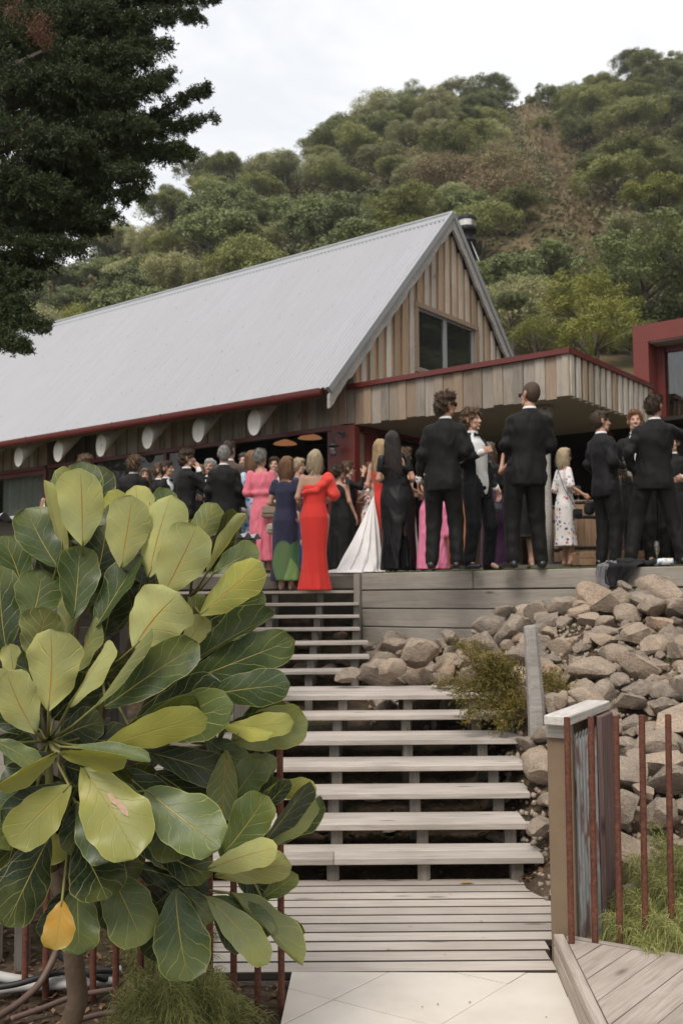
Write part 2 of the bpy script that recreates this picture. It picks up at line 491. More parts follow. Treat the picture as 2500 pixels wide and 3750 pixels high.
# big two-sided leaves: colour of each leaf comes from the object, veins from the leaf's own UV
def m_bigleaf(name, under):
    m, t, b = new_mat(name)
    oi = t('ObjectInfo')
    uv = t('SeparateXYZ', {0: t('UVMap').outputs[0]})
    u = t.math('ABSOLUTE', t.math('SUBTRACT', t.math('MULTIPLY', uv.outputs[0], 2.0), 1.0))
    v = uv.outputs[1]
    co = t('TexCoord').outputs['Object']
    wob = t.math('MULTIPLY', t.math('SUBTRACT', t.noise(t('VectorMath', {0: co, 1: t('CombineXYZ', {0: t.math('MULTIPLY', oi.outputs['Random'], 13.0), 1: 0.0, 2: 0.0}).outputs[0]}, operation='ADD').outputs[0], 8, 2), 0.5), 1.7)
    # midrib, tapering to the tip
    mid = t.math('SUBTRACT', u, t.math('MULTIPLY', t.math('SUBTRACT', 1.12, v), 0.05 if under else 0.042))
    midm = t.ramp(t.math('ADD', mid, 0.5), [(0.488, (1, 1, 1)), (0.505, (0, 0, 0))])
    # side veins sweeping up to the margin
    q = t.math('ADD', t.math('SUBTRACT', t.math('MULTIPLY', t.math('POWER', v, 0.9), 5.6), t.math('MULTIPLY', t.math('POWER', u, 0.75), 1.9)), wob)
    sd = t.math('ABSOLUTE', t.math('SUBTRACT', t.math('FRACT', q), 0.5))
    sm = t.ramp(sd, [(0.012, (0.75, 0.75, 0.75) if under else (0.5, 0.5, 0.5)), (0.045, (0, 0, 0))])
    # fine net of veins
    vo = t('TexVoronoi', {'Vector': co, 'Scale': 55.0}, feature='DISTANCE_TO_EDGE').outputs['Distance']
    net = t.ramp(vo, [(0.02, (0.16, 0.16, 0.16)), (0.09, (0, 0, 0))])
    edge = t.ramp(u, [(0.955, (0, 0, 0)), (0.99, (0.8, 0.8, 0.8))])
    base = oi.outputs['Color']
    big = t.noise(t('VectorMath', {0: co, 1: t('CombineXYZ', {0: t.math('MULTIPLY', oi.outputs['Random'], 31.0), 1: 0.0, 2: 0.0}).outputs[0]}, operation='ADD').outputs[0], 6.5, 4)
    c = t.mix(t.ramp(big, [(0.35, (0, 0, 0)), (0.7, (0.6, 0.6, 0.6))]), base, t.mix(1.0, base, (1.7, 1.45, 0.9), 'MULTIPLY'))
    fine = t.noise(co, 120, 3)
    c = t.mix(t.math('MULTIPLY', fine, 0.25), c, t.mix(1.0, base, (0.55, 0.6, 0.5), 'MULTIPLY'))
    vc = (0.52, 0.47, 0.17) if under else (0.34, 0.35, 0.10)
    if not under:
        tipm = t.math('MULTIPLY', t.ramp(t.math('ADD', t.math('MULTIPLY', v, 0.75), t.math('MULTIPLY', t.math('SUBTRACT', big, 0.5), 1.2)), [(0.42, (0, 0, 0)), (0.85, (0.75, 0.75, 0.75))]), t.math('FRACT', t.math('MULTIPLY', oi.outputs['Random'], 5.7)))
        c = t.mix(tipm, c, (0.20, 0.215, 0.05))
    spot = t.ramp(t.noise(co, 38, 2), [(0.74, (0, 0, 0)), (0.77, (0.7, 0.7, 0.7))])
    c = t.mix(spot, c, (0.16, 0.09, 0.03))
    c = t.mix(net, c, t.mix(0.4, base, vc))
    c = t.mix(t.math('MULTIPLY', edge, 0.75), c, (0.42, 0.42, 0.12))
    c = t.mix(sm, c, vc)
    c = t.mix(midm, c, (0.42, 0.24, 0.06) if under else (0.40, 0.32, 0.08))
    link(t, c, b, 'Base Color')
    link(t, t('MapRange', {0: big, 3: 0.7 if under else 0.28, 4: 0.82 if under else 0.46}).outputs[0], b, 'Roughness')
    b.inputs['Specular IOR Level'].default_value = 0.22 if under else 0.42
    hh = t.math('ADD', t.math('ADD', t.math('MULTIPLY', sm, 0.7), midm), t.math('MULTIPLY', net, 0.25))
    bp = t('Bump', {'Height': hh, 'Strength': 0.55, 'Distance': 0.004}, invert=not under).outputs[0]
    link(t, bp, b, 'Normal')
    tr = t('BsdfTranslucent')
    t.l.new(t.mix(1.0, c, (1.3, 1.25, 0.6), 'MULTIPLY'), tr.inputs[0])
    ms = t('MixShader', {0: 0.22})
    t.l.new(b.outputs[0], ms.inputs[1])
    t.l.new(tr.outputs[0], ms.inputs[2])
    t.l.new(ms.outputs[0], t.n['Material Output'].inputs[0])
    return m
M['leaf_top'] = m_bigleaf('glossy_leaf_top', False)
M['leaf_under'] = m_bigleaf('matt_leaf_underside', True)
M['stalk'] = plain('green_leaf_stalk', (0.17, 0.165, 0.045), 0.6, var=0.4, scale=12)
M['dead_patch'] = plain('dead_leaf_patch', (0.44, 0.30, 0.21), 0.9, var=0.35, scale=60)

# foliage of the trees
M['f_olive'] = leafy('olive_foliage', (0.0715, 0.0884, 0.0295), (0.1978, 0.2187, 0.0672), (0.3996, 0.3870, 0.1430))
M['f_green'] = leafy('broadleaf_foliage', (0.0633, 0.0828, 0.0276), (0.1552, 0.1898, 0.0667), (0.2990, 0.3277, 0.1265), 0.5)
M['f_grey'] = leafy('grey_green_foliage', (0.1386, 0.1463, 0.0655), (0.3194, 0.3194, 0.1502), (0.5388, 0.5197, 0.2772))
M['f_dark'] = leafy('dark_foliage', (0.0541, 0.0755, 0.0325), (0.1457, 0.1729, 0.0594), (0.2972, 0.3134, 0.1188))
M['f_yellow'] = leafy('yellow_green_foliage', (0.0942, 0.1153, 0.0252), (0.2412, 0.2621, 0.0545), (0.4401, 0.4192, 0.1048))
M['f_brown'] = leafy('brownish_foliage', (0.0926, 0.0679, 0.0370), (0.2100, 0.1605, 0.0834), (0.3396, 0.2717, 0.1544))
M['f_under'] = leafy('undergrowth_foliage', (0.0600, 0.0660, 0.0264), (0.1320, 0.1380, 0.0576), (0.2040, 0.1980, 0.0900))
M['needle'] = leafy('dark_needles', (0.0235, 0.0399, 0.0165), (0.0562, 0.0844, 0.0305), (0.1219, 0.1546, 0.0562), 0.55, 0.2)
M['needle_dead'] = leafy('dead_needles', (0.05, 0.02, 0.010), (0.12, 0.05, 0.025), (0.20, 0.09, 0.045))
M['thread'] = leafy('fine_green_threads', (0.1200, 0.1380, 0.0432), (0.3240, 0.3420, 0.1080), (0.5280, 0.5040, 0.2040), 0.5, 0.3, 0.2, True)
M['sprig'] = leafy('feathery_sprigs', (0.0840, 0.0840, 0.0202), (0.2016, 0.1848, 0.0420), (0.4200, 0.2856, 0.0840), 0.6, 0.3, 0.1, True)
M['litter'] = leafy('dry_leaf_litter', (0.045, 0.026, 0.015), (0.12, 0.065, 0.034), (0.24, 0.15, 0.085), 0.9, 0.05, 0.35, True)
M['weed'] = leafy('low_weeds', (0.02, 0.03, 0.008), (0.045, 0.062, 0.016), (0.085, 0.10, 0.03))
# ------------------------------------------------------------------ terrain
HTH = R(-37.6)                                   # the house, canopy and timber wall share one grid, turned 37.6 degrees
HX = Vector((math.cos(HTH), math.sin(HTH), 0))   # along the ridge, towards the camera's right
HY = Vector((-math.sin(HTH), math.cos(HTH), 0))  # across the house, away from the camera
HO = Vector((0.22, 15.6, 2.0))
W0 = Vector((0.257, 11.8, 0))                    # left end of the timber retaining wall
def wall_tw(x, y):
    dx, dy = np.asarray(x) - W0.x, np.asarray(y) - W0.y
    return dx * HX.x + dy * HX.y, -(dx * HY.x + dy * HY.y)        # along the wall, in front of the wall
def terr(x, y):
    return 2.0 + 0.035 * np.maximum(0, -wall_tw(x, y)[1])
STEPS = [(6.206, .15), (6.55, .275), (6.90, .40), (7.25, .525), (7.66, .65), (8.15, .775), (8.51, .90)]
STEPS2 = [(9.70, 1.012), (10.07, 1.13), (10.44, 1.255), (10.80, 1.387), (11.17, 1.517), (11.53, 1.65), (11.88, 1.792)]
def ground_z(x, y):
    x, y = np.asarray(x, float), np.asarray(y, float)
    sl = np.interp(y, [5.0, 6.25, 8.5, 9.6, 11.9, 12.1], [-0.10, -0.07, 0.40, 0.52, 1.30, 1.5])       # under the stairs
    t, w = wall_tw(x, y)
    zt = np.interp(t, [0, 1.0, 1.5, 2.0, 2.5, 3.0, 4.0, 6.0], [1.02, 1.08, 1.13, 1.34, 1.50, 1.62, 1.62, 1.6])
    bank = np.maximum(zt - 0.385 * np.maximum(0, w - 0.35), -0.04)
    s = np.clip((x - 0.95) / 0.6, 0, 1) * (y < 9.4) + np.clip((x + 0.0) / 0.5, 0, 1) * (y >= 9.4)
    z = sl * (1 - s) + np.maximum(bank, sl * 0.9) * s
    z = np.where(y < 5.0, -0.06, z)
    left = np.clip((-1.1 - x) / 0.6, 0, 1)
    z = z * (1 - left) + np.interp(y, [5.2, 8, 12], [-0.05, 0.25, 1.5]) * left
    return z
gx, gy = np.meshgrid(np.linspace(-7, 7, 141), np.linspace(1.0, 12.4, 115), indexing='ij')
gz = ground_z(gx, gy)
gz += 0.015 * np.sin(gx * 9.1 + gy * 5.3) * np.sin(gy * 11.7 - gx * 3.1)
t_, w_ = wall_tw(gx, gy)
gz = np.where(w_ < -0.12, np.minimum(gz, 1.2), gz)
def grid_faces(a, b):
    i, j = np.meshgrid(np.arange(a - 1), np.arange(b - 1), indexing='ij')
    q = (i * b + j).ravel()
    return np.stack([q, q + b, q + b + 1, q + 1], 1)
g = put('garden_ground', mesh_from('garden_ground', np.stack([gx, gy, gz], -1), grid_faces(141, 115), True), M['soil'])
struct(g)
struct(put('ground', mesh_from('ground', [(-190, -130, -0.35), (190, -130, -0.35), (190, 255, -0.35), (-190, 255, -0.35)], [(0, 1, 2, 3)]), M['soil']))

# lawn terrace behind the wall and at the head of the stairs
wl_end = W0 + HX * 8.0
tv = [(-16, 12.1), (0.25, 12.1), (W0.x + 0.0, W0.y + 0.03), (wl_end.x, wl_end.y + 0.03), (14, 8), (14, 40), (-30, 40), (-30, 12.1)]
tv = [(x, y, float(terr(x, y)) - 0.012) for x, y in tv]
bm = bmesh.new()
vv = [bm.verts.new(v) for v in tv]
bm.faces.new(vv)
bmesh.ops.triangulate(bm, faces=bm.faces[:])
me = bpy.data.meshes.new('lawn_terrace')
bm.to_mesh(me)
bm.free()
struct(put('lawn_terrace', me, M['lawn']))
# blades along the lawn's front edge
V, Fc = [], []
for i in range(5200):
    t = rnd.uniform(0.02, 6.5)
    w = -abs(rnd.gauss(0.05, 0.14)) - 0.06
    p = W0 + HX * t - HY * w
    z = float(terr(p.x, p.y)) - 0.012
    a = rnd.uniform(0, 6.3)
    h = rnd.uniform(0.008, 0.026)
    n = len(V)
    V += [(p.x + 0.003 * math.cos(a), p.y + 0.003 * math.sin(a), z), (p.x - 0.003 * math.cos(a), p.y - 0.003 * math.sin(a), z), (p.x + rnd.uniform(-.012, .012), p.y + rnd.uniform(-.012, .012), z + h)]
    Fc.append((n, n + 1, n + 2))
o = put('lawn_grass', mesh_from('lawn_grass', V, np.array(Fc)), M['grass_edge'])
o['kind'] = 'stuff'
tag(o, 'short lawn grass along the top edge of the timber wall', 'grass')

# ------------------------------------------------------------------ hillside
SKY = [(-300, 690), (0, 650), (200, 560), (340, 500), (360, 475), (430, 428), (520, 385), (570, 388), (640, 345), (690, 322), (740, 292), (800, 268), (850, 243), (890, 215), (940, 190), (990, 166), (1040, 163), (1080, 176), (1110, 190), (1190, 212), (1230, 200), (1300, 196), (1370, 156), (1440, 122), (1568, 118), (1800, 60)]
_sa = np.array([ray(x, y)[0] for x, y in SKY])
_ss = np.array([ray(x, y)[2] for x, y in SKY])
HB = 30.0
def hill_z(x, y):
    x, y = np.asarray(x, float), np.asarray(y, float)
    a = x / y
    s = np.interp(a, _sa, _ss)
    yr = np.interp(a, [-0.5, -0.2, 0.05, 0.35, 0.6], [80, 88, 118, 136, 150])
    zr = s * yr + CAMZ - 3.9 + 2.2 * np.clip((-0.06 - a) / 0.06, 0, 1) + 2.6 * np.clip(1 - np.abs(a - 0.198) / 0.045, 0, 1)
    t = (y - HB) / (yr - HB)
    up = 2.3 + (zr - 2.3) * np.clip(t, 0, 1) ** 1.08
    up = up + (1.3 * np.sin(x * 0.21 + y * 0.13) + 1.1 * np.sin(x * 0.11 - y * 0.19 + 1.3)) * np.clip(t * 3, 0, 1) * np.clip((1 - t) * 3, 0, 1)
    return np.where(t > 1, zr - (y - yr) * 0.55, up)
ha = np.linspace(-0.75, 0.75, 151)
hy_ = np.concatenate([np.linspace(HB, 150, 100), np.linspace(155, 240, 10)])
A_, Y_ = np.meshgrid(ha, hy_, indexing='ij')
X_ = A_ * Y_
Zh = hill_z(X_, Y_)
struct(put('hillside', mesh_from('hillside', np.stack([X_, Y_, Zh], -1), grid_faces(151, 110), True), M['hill']))

# ------------------------------------------------------------------ tile path (stone slabs laid on the diagonal)
path = struct(put('path', MB().box((0.37, 2.9, -0.035), (1.2, 3.7, 0.05)).mesh('path'), M['concrete']))
pd = Vector((0.63, 0.776, 0)).normalized()       # joint direction seen in the photo
pn = Vector((-pd.y, pd.x, 0))
PW, PL = 0.64, 0.92
poly0 = [(-0.36, 1.1), (0.985, 1.1), (0.985, 4.765), (-0.245, 4.80)]
def clip_poly(poly, n, c):
    """keep the part of a polygon where n.p >= c"""
    out = []
    for i, p in enumerate(poly):
        q = poly[(i + 1) % len(poly)]
        a, b = n[0] * p[0] + n[1] * p[1] - c, n[0] * q[0] + n[1] * q[1] - c
        if a >= 0: out.append(p)
        if (a >= 0) != (b >= 0):
            k = a / (a - b)
            out.append((p[0] + (q[0] - p[0]) * k, p[1] + (q[1] - p[1]) * k))
    return out
def prism(poly, z0, z1):
    n = len(poly)
    return [(x, y, z0) for x, y in poly] + [(x, y, z1) for x, y in poly], [tuple(range(n))[::-1], tuple(range(n, 2 * n))] + [(i, (i + 1) % n, n + (i + 1) % n, n + i) for i in range(n)]
J = 0.0018
o1 = Vector((0.213, 4.8, 0))                     # a joint passes here
e2 = Vector((0.82, -0.53, 0)).normalized()       # second joint direction
n2 = Vector((-e2.y, e2.x, 0))
o2 = Vector((-0.254, 4.607, 0))
c1, c2 = pn.dot(o1), n2.dot(o2)
for i in range(-5, 6):
    for j in range(-6, 3):
        q = clip_poly(poly0, pn, c1 + i * 0.505 + J)
        if q: q = clip_poly(q, -pn, -(c1 + (i + 1) * 0.505) + J)
        if q: q = clip_poly(q, n2, c2 + j * 0.56 + J)
        if q: q = clip_poly(q, -n2, -(c2 + (j + 1) * 0.56) + J)
        if len(q) > 2:
            v, f = prism(q, -0.008, rnd.uniform(-0.0008, 0.0008))
            put('tile', mesh_from('tile', v, f), M['tile'], path)

# ------------------------------------------------------------------ lower deck and stairs
deck = thing('boardwalk', 'pale grey board landing between the stone tiles and the stairs', 'deck', (0, 4.79, 0))
for i in range(11):
    y = 4.79 + 0.068 + i * 0.1375
    xl = -0.80 + rnd.uniform(-.02, .02)
    xr = [0.985, 0.985, 1.02, 1.08, 1.14, 1.20, 1.25, 1.28, 1.26, 1.22, 1.14][i] + rnd.uniform(-.008, .008)
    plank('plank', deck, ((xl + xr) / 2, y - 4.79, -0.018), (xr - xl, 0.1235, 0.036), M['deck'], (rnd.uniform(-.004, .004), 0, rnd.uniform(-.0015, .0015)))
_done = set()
for ch in deck.children:                              # shade of the gaps between boards, put into the edge colour
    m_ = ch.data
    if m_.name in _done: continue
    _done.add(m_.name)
    m_.materials.append(M['gap_shade'])
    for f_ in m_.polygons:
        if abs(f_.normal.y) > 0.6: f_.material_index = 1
MB().box((0.1, 0.02, -0.09), (1.78, 0.04, 0.10)).put('joist', M['support'], deck)
for k in range(4): MB().box((-0.6 + k * 0.5, 0.76, -0.085), (0.05, 1.4, 0.09)).put('joist', M['support'], deck)

stair = thing('timber_stairs', 'wide open timber stairs climbing to the lawn terrace', 'stairs', (0, 6.2, -0.05))
def S(x, y, z): return (x, y - 6.2, z + 0.05)
RX = [(-1.25, 1.26), (-1.3, 1.19), (-1.3, 1.275), (-1.35, 1.335), (-1.35, 1.41), (-1.4, 1.40)]
DP = [0.36, 0.36, 0.365, 0.42, 0.50, 0.37]
for i, ((y, z), (xl, xr), dp) in enumerate(zip(STEPS[:6], RX, DP)):
    n = 2
    w = dp / n
    for k in range(n):
        yy = y + w * (k + 0.5)
        x0, x1 = xl, xr + rnd.uniform(-.01, .01)
        if i == 0 and k == 0:
            plank('tread', stair, S((x0 - 0.06) / 2, yy, z - 0.021), (-0.06 - x0 - 0.004, w - 0.009, 0.042), M['tread'])
            x0, x1 = -0.06, 1.215
        plank('tread', stair, S((x0 + x1) / 2, yy, z - 0.021), (x1 - x0, w - 0.009, 0.042), M['tread'], (0, 0, rnd.uniform(-.002, .002)))
    for sx in (-1.15, -0.62, -0.066, 0.49, 1.06):
        zg = float(ground_z(sx, y + 0.1)) - 0.06
        if sx < xr: plank('support', stair, S(sx + (i % 2) * 0.02, y + 0.09, (zg + z - 0.043) / 2), (z - 0.043 - zg, 0.07, 0.075), M['support'], (0, R(90), rnd.uniform(-.05, .05)))
plank('tread', stair, S(1.31, 6.62, 0.235), (0.26, 0.12, 0.04), M['tread'], (0, 0.05, 0.02))
# landing
y, z = STEPS[6]
for k in range(6):
    x1 = 1.29 - (0 if k == 0 else 0.1 * k * 0.3) + rnd.uniform(-.03, .03)
    plank('tread', stair, S((-1.5 + x1) / 2, y + 0.07 + k * 0.142, z - 0.021), (1.5 + x1, 0.135, 0.042), M['tread'], jit=0.001)
for sx in (-1.2, -0.6, 0.0, 0.55, 1.1):
    plank('support', stair, S(sx, y + 0.08, 0.70), (0.31, 0.075, 0.075), M['support'], (0, R(90), 0))
    plank('support', stair, S(sx, y + 0.75, 0.76), (0.19, 0.075, 0.075), M['support'], (0, R(90), 0))
# upper flight
for i, (y, z) in enumerate(STEPS2):
    x1 = [0.02, 0.27, 0.27, 0.19, 0.19, 0.19, 0.19][i]
    for k in range(2):
        plank('tread', stair, S((-2.2 + x1) / 2, y + 0.095 + k * 0.19, z - 0.016), (2.2 + x1, 0.183, 0.033), M['tread'], jit=0.0012)
    for sx in (-2.0, -1.4, -0.87, -0.33, 0.11):
        zg = float(ground_z(sx, y + 0.1)) - 0.05
        if sx < x1 and z - 0.034 - zg > 0.05: plank('support', stair, S(sx + i * 0.012, y + 0.10, (zg + z - 0.034) / 2), (z - 0.034 - zg, 0.07, 0.075), M['support'], (0, R(90), 0))
# top platform edge beam and boards
plank('edge_beam', stair, S(-1.5, 12.14, 1.895), (3.4, 0.09, 0.15), M['support'])
for k in range(6):
    plank('plank', stair, S(-1.5, 12.16 + k * 0.142, 1.982), (3.46, 0.136, 0.03), M['tread'], jit=0.0012)

# ------------------------------------------------------------------ timber retaining wall
rw = thing('retaining_wall', 'grey timber sleeper wall holding the lawn terrace above the rocks', 'wall', (W0.x, W0.y, 1.1), HTH)
rows = [(0.895, 0.20), (0.685, 0.205), (0.475, 0.205), (0.265, 0.205), (0.055, 0.205), (-0.155, 0.205)]
for r_, (zc, hh) in enumerate(rows):
    cuts = {0: [0, 1.5, 8.0], 1: [0, 3.3, 8.0], 2: [0, 2.6, 8.0], 3: [0, 3.9, 8.0], 4: [0, 2.0, 8.0], 5: [0, 3, 8.0]}[r_]
    for a, b_ in zip(cuts, cuts[1:]):
        plank('sleeper', rw, ((a + b_) / 2 + (0.003 if a else 0), -0.025 + rnd.uniform(-.003, .003), zc - 0.1), (b_ - a - 0.005, hh - 0.006, 0.05), M['sleeper'], (R(90), 0, 0), bev=0.008)
plank('end_post', rw, (-0.055, -0.03, 0.40), (0.98, 0.09, 0.085), M['sleeper'], (0, R(90), 0))
MB().box((4.0, 0.012, 0.34), (7.98, 0.02, 1.1)).put('backing', M['support'], rw)  # added liner, keeps sky light from showing through the sleeper seams
for k in range(4): plank('back_post', rw, (1.2 + 1.9 * k, 0.065, 0.35), (1.05, 0.1, 0.1), M['support'], (0, R(90), 0))

# ------------------------------------------------------------------ rocks
def rock_mesh(seed):
    q = random.Random(seed)
    bm = bmesh.new()
    bmesh.ops.create_icosphere(bm, subdivisions=3, radius=1)
    P = np.array([v.co[:] for v in bm.verts])
    g_ = np.random.default_rng(seed)
    for _ in range(q.choice((8, 10, 13))):
        n = g_.normal(size=3)
        n /= np.linalg.norm(n)
        c = q.uniform(0.40, 0.84)
        d = P @ n - c
        P = P - np.outer(np.maximum(d, 0) * 0.97, n)
    P *= (1 + 0.035 * np.sin(P @ g_.normal(size=3) * 5 + 1) + 0.03 * np.sin(P @ g_.normal(size=3) * 9))[:, None]
    P += g_.normal(scale=0.007, size=P.shape)
    fs = np.array([[v.index for v in f.verts] for f in bm.faces])
    bm.free()
    me = mesh_from('rock', P, fs, True)
    me.set_sharp_from_angle(angle=R(26))
    me.materials.append(M['rock'])
    return me
ROCKS = [rock_mesh(100 + i) for i in range(16)]
bank = struct(put('rock_bank', mesh_from('rock_bank', [(0.3, 11.6, 1.0), (3, 9.4, 1.2), (2.6, 7.2, 0.4), (1.4, 7.0, 0.3)], [(0, 3, 2, 1)]), M['soil']))
placed = []
def rock(x, y, r, z=None, sq=0.75, mesh=None):
    s = (r * rnd.uniform(0.9, 1.25), r * rnd.uniform(0.85, 1.15), r * sq * rnd.uniform(0.85, 1.15))
    if z is None: z = float(ground_z(x, y)) + s[2] * 0.55
    put('rock', mesh or rnd.choice(ROCKS), None, bank, (x, y, z), (rnd.uniform(-.35, .35), rnd.uniform(-.35, .35), rnd.uniform(0, 6.28)), s)
    placed.append((x, y, r))
def rock_px(x, y, dist, rpx, sq=0.75):
    p = at(x, y, dist)
    rock(p.x, p.y, rpx * dist / 2290, p.z, sq)
# boulders one can pick out in the photograph
for a in [(965, 1508, 9.55, 46, .85), (900, 1537, 9.3, 30, .95), (1180, 1458, 9.7, 52, .85), (1120, 1440, 10.0, 34, .9), (800, 1553, 9.15, 30, .6), (905, 1480, 10.4, 30, .6), (1030, 1460, 10.3, 28, .8), (1255, 1432, 9.6, 42, .8), (1300, 1480, 9.1, 56, .6), (1400, 1380, 9.3, 48, .6), (1495, 1395, 8.9, 36, .7), (1440, 1445, 8.8, 30, .6), (1330, 1525, 8.5, 54, .4), (1395, 1503, 8.5, 26, .8), (1535, 1460, 8.5, 34, .9), (1440, 1500, 8.4, 24, .8), (1465, 1530, 8.2, 34, .85), (1345, 1600, 7.4, 50, .7), (1290, 1605, 7.5, 22, 1.3), (1445, 1610, 7.4, 42, .8), (1515, 1625, 7.2, 34, .7), (1540, 1560, 7.8, 36, .8), (1390, 1700, 6.8, 38, .7), (1490, 1680, 7.0, 30, .7), (1440, 1770, 6.4, 52, .75), (1535, 1780, 6.3, 60, .85), (1420, 1860, 6.0, 62, .8), (1525, 1880, 5.95, 58, .9), (1480, 1820, 6.2, 30, .7), (1275, 1670, 7.3, 24, .7), (1240, 1900, 6.35, 30, .7), (1075, 1552, 9.0, 30, .6), (1010, 1560, 9.0, 28, .7), (1430, 1345, 9.45, 20, .7), (1160, 1400, 10.2, 26, .7), (1290, 1400, 9.7, 36, .7)]:
    rock_px(*a)
cand = []
tries = 0
n0 = len(placed)
for r_lo, r_hi, want in ((0.17, 0.27, 34), (0.11, 0.17, 90), (0.06, 0.11, 135)):
    k = 0
    for _ in range(9000):
        if k >= want: break
        x, y = rnd.uniform(0.2, 3.4), rnd.uniform(5.4, 11.6)
        t, w = [float(q) for q in wall_tw(x, y)]
        if w < 0.12 or t > 6.5: continue
        if y > 9.35:
            if x < 0.30 + max(0, 10 - y) * 0.1: continue
        elif y > 8.4:
            if x < 1.38: continue
        elif x < 1.32 + 0.05 * (y - 6.2): continue
        if x > 0.36 * y + 0.25: continue
        if y < 5.75 and x < 1.5: continue
        r = rnd.uniform(r_lo, r_hi)
        if any((x - a) ** 2 + (y - b_) ** 2 < (0.66 * (r + c)) ** 2 for a, b_, c in placed): continue
        rock(x, y, r)
        k += 1
for _ in range(48):                              # stones on the earth below the treads
    x, y = rnd.uniform(-1.4, 1.2), rnd.uniform(6.5, 11.7)
    if y > 9.4 and x > 0.1: continue
    if 8.3 < y < 9.5: continue
    r = rnd.uniform(0.04, 0.09) if y < 9 else rnd.uniform(0.08, 0.15)
    if any((x - a) ** 2 + (y - b_) ** 2 < (0.8 * (r + c)) ** 2 for a, b_, c in placed): continue
    rock(x, y, r, sq=0.6)
# small chips between the rocks
V, Fc = [], []
base = np.array([(1, 0, 0), (-1, 0, 0), (0, 1, 0), (0, -1, 0), (0, 0, 1), (0, 0, -1)], float)
tri = [(0, 2, 4), (2, 1, 4), (1, 3, 4), (3, 0, 4), (2, 0, 5), (1, 2, 5), (3, 1, 5), (0, 3, 5)]
g_ = np.random.default_rng(5)
for _ in range(5200):
    x, y = rnd.uniform(0.2, 3.2), rnd.uniform(5.3, 11.6)
    t, w = [float(q) for q in wall_tw(x, y)]
    if w < 0.05 or (y > 9.35 and x < 0.25) or (y <= 9.35 and x < 1.15): continue
    r = rnd.uniform(0.008, 0.036)
    A = np.linalg.qr(g_.normal(size=(3, 3)))[0]
    P = (base * g_.uniform(0.6, 1.2, (6, 3)) * r) @ A + (x, y, float(ground_z(x, y)) + r * 0.4)
    n = len(V)
    V += [tuple(p) for p in P]
    Fc += [(a + n, b_ + n, c + n) for a, b_, c in tri]
o = put('stone_chips', mesh_from('stone_chips', V, np.array(Fc)), M['rock'])
o['kind'] = 'stuff'
tag(o, 'small stone chips scattered between the rocks of the bank', 'stone chips')
# ------------------------------------------------------------------ the house
house = thing('timber_house', 'timber clad house with a steep pale grey corrugated roof', 'house', HO, HTH)
FL = 0.11
EY, EZ, RYc, RZ, RY2 = -0.80, 2.88, 2.82, 6.66, 6.44
XL, XR = -15.0, 0.15
def corr(name, p0, p1, x0, x1, lam=0.092, amp=0.016, cols=6, mat=None, parent=None, th=0.004):
    """corrugated sheet: the profile waves along x; p0, p1 = (y, z) of the two ends"""
    n = int((x1 - x0) / lam * cols)
    xs = np.linspace(x0, x1, n)
    d = np.array([p1[0] - p0[0], p1[1] - p0[1]])
    nr = np.array([-d[1], d[0]]) / np.linalg.norm(d)
    if nr[1] < 0: nr = -nr
    wv = amp * np.cos(2 * np.pi * (xs - x0) / lam)
    V = []
    for s in (0.0, 1.0):
        V.append(np.stack([xs, p0[0] + d[0] * s + nr[0] * wv, p0[1] + d[1] * s + nr[1] * wv], -1))
    return put(name, mesh_from(name, np.concatenate(V), np.stack([np.arange(n - 1), np.arange(1, n), n + np.arange(1, n), n + np.arange(n - 1)], 1), True), mat, parent)
corr('roof', (EY, EZ), (RYc, RZ), XL, XR, mat=M['roof'], parent=house)
corr('roof', (RY2, EZ), (RYc, RZ), XL, XR, mat=M['roof'], parent=house)
sl = math.atan2(RZ - EZ, RYc - EY)
# lining under the iron
MB().add([(XL, EY, EZ - 0.03), (XR - 0.03, EY, EZ - 0.03), (XR - 0.03, RYc, RZ - 0.03), (XL, RYc, RZ - 0.03), (XL, EY + .05, EZ - 0.1), (XR - 0.03, EY + .05, EZ - 0.1), (XR - 0.03, RYc, RZ - 0.16), (XL, RYc, RZ - 0.16)], [(0, 1, 2, 3), (7, 6, 5, 4), (0, 4, 5, 1), (1, 5, 6, 2), (3, 7, 4, 0)]).put('roof_lining', M['clad_dark'], house)
MB().add([(XL, RY2, EZ - 0.03), (XR - 0.03, RY2, EZ - 0.03), (XR - 0.03, RYc + .002, RZ - 0.03), (XL, RYc + .002, RZ - 0.03), (XL, RY2 - .05, EZ - 0.1), (XR - 0.03, RY2 - .05, EZ - 0.1), (XR - 0.03, RYc + .002, RZ - 0.16), (XL, RYc + .002, RZ - 0.16)], [(3, 2, 1, 0), (4, 5, 6, 7), (1, 5, 4, 0), (2, 6, 5, 1), (0, 4, 7, 3)]).put('roof_lining', M['clad_dark'], house)
# ridge cap
rc = MB()
for sgn in (-1, 1):
    dy, dz = 0.17 * math.cos(sl), 0.17 * math.sin(sl)
    rc.add([(XL, RYc, RZ + 0.045), (XR + 0.01, RYc, RZ + 0.045), (XR + 0.01, RYc + sgn * dy, RZ + 0.032 - dz), (XL, RYc + sgn * dy, RZ + 0.032 - dz), (XL, RYc + sgn * dy * 1.01, RZ + 0.005 - dz), (XR + 0.01, RYc + sgn * dy * 1.01, RZ + 0.005 - dz)], [(0, 1, 2, 3), (3, 2, 5, 4)])
rc.tube([(XL, RYc, RZ + 0.035), (XR + 0.012, RYc, RZ + 0.035)], 0.035, 8)
rc.put('ridge_cap', M['flash_grey'], house)
# roofing screws
sc = MB()
for row in range(7):
    s = 0.04 + row * 0.155
    for k in range(int(13 / 0.3)):
        x = XR - 0.18 - k * 0.304
        sc.box((x, EY + (RYc - EY) * s, EZ + (RZ - EZ) * s + 0.014), (0.009, 0.009, 0.012))
sc.put('roof_screws', M['flash_grey'], house)['kind'] = 'stuff'
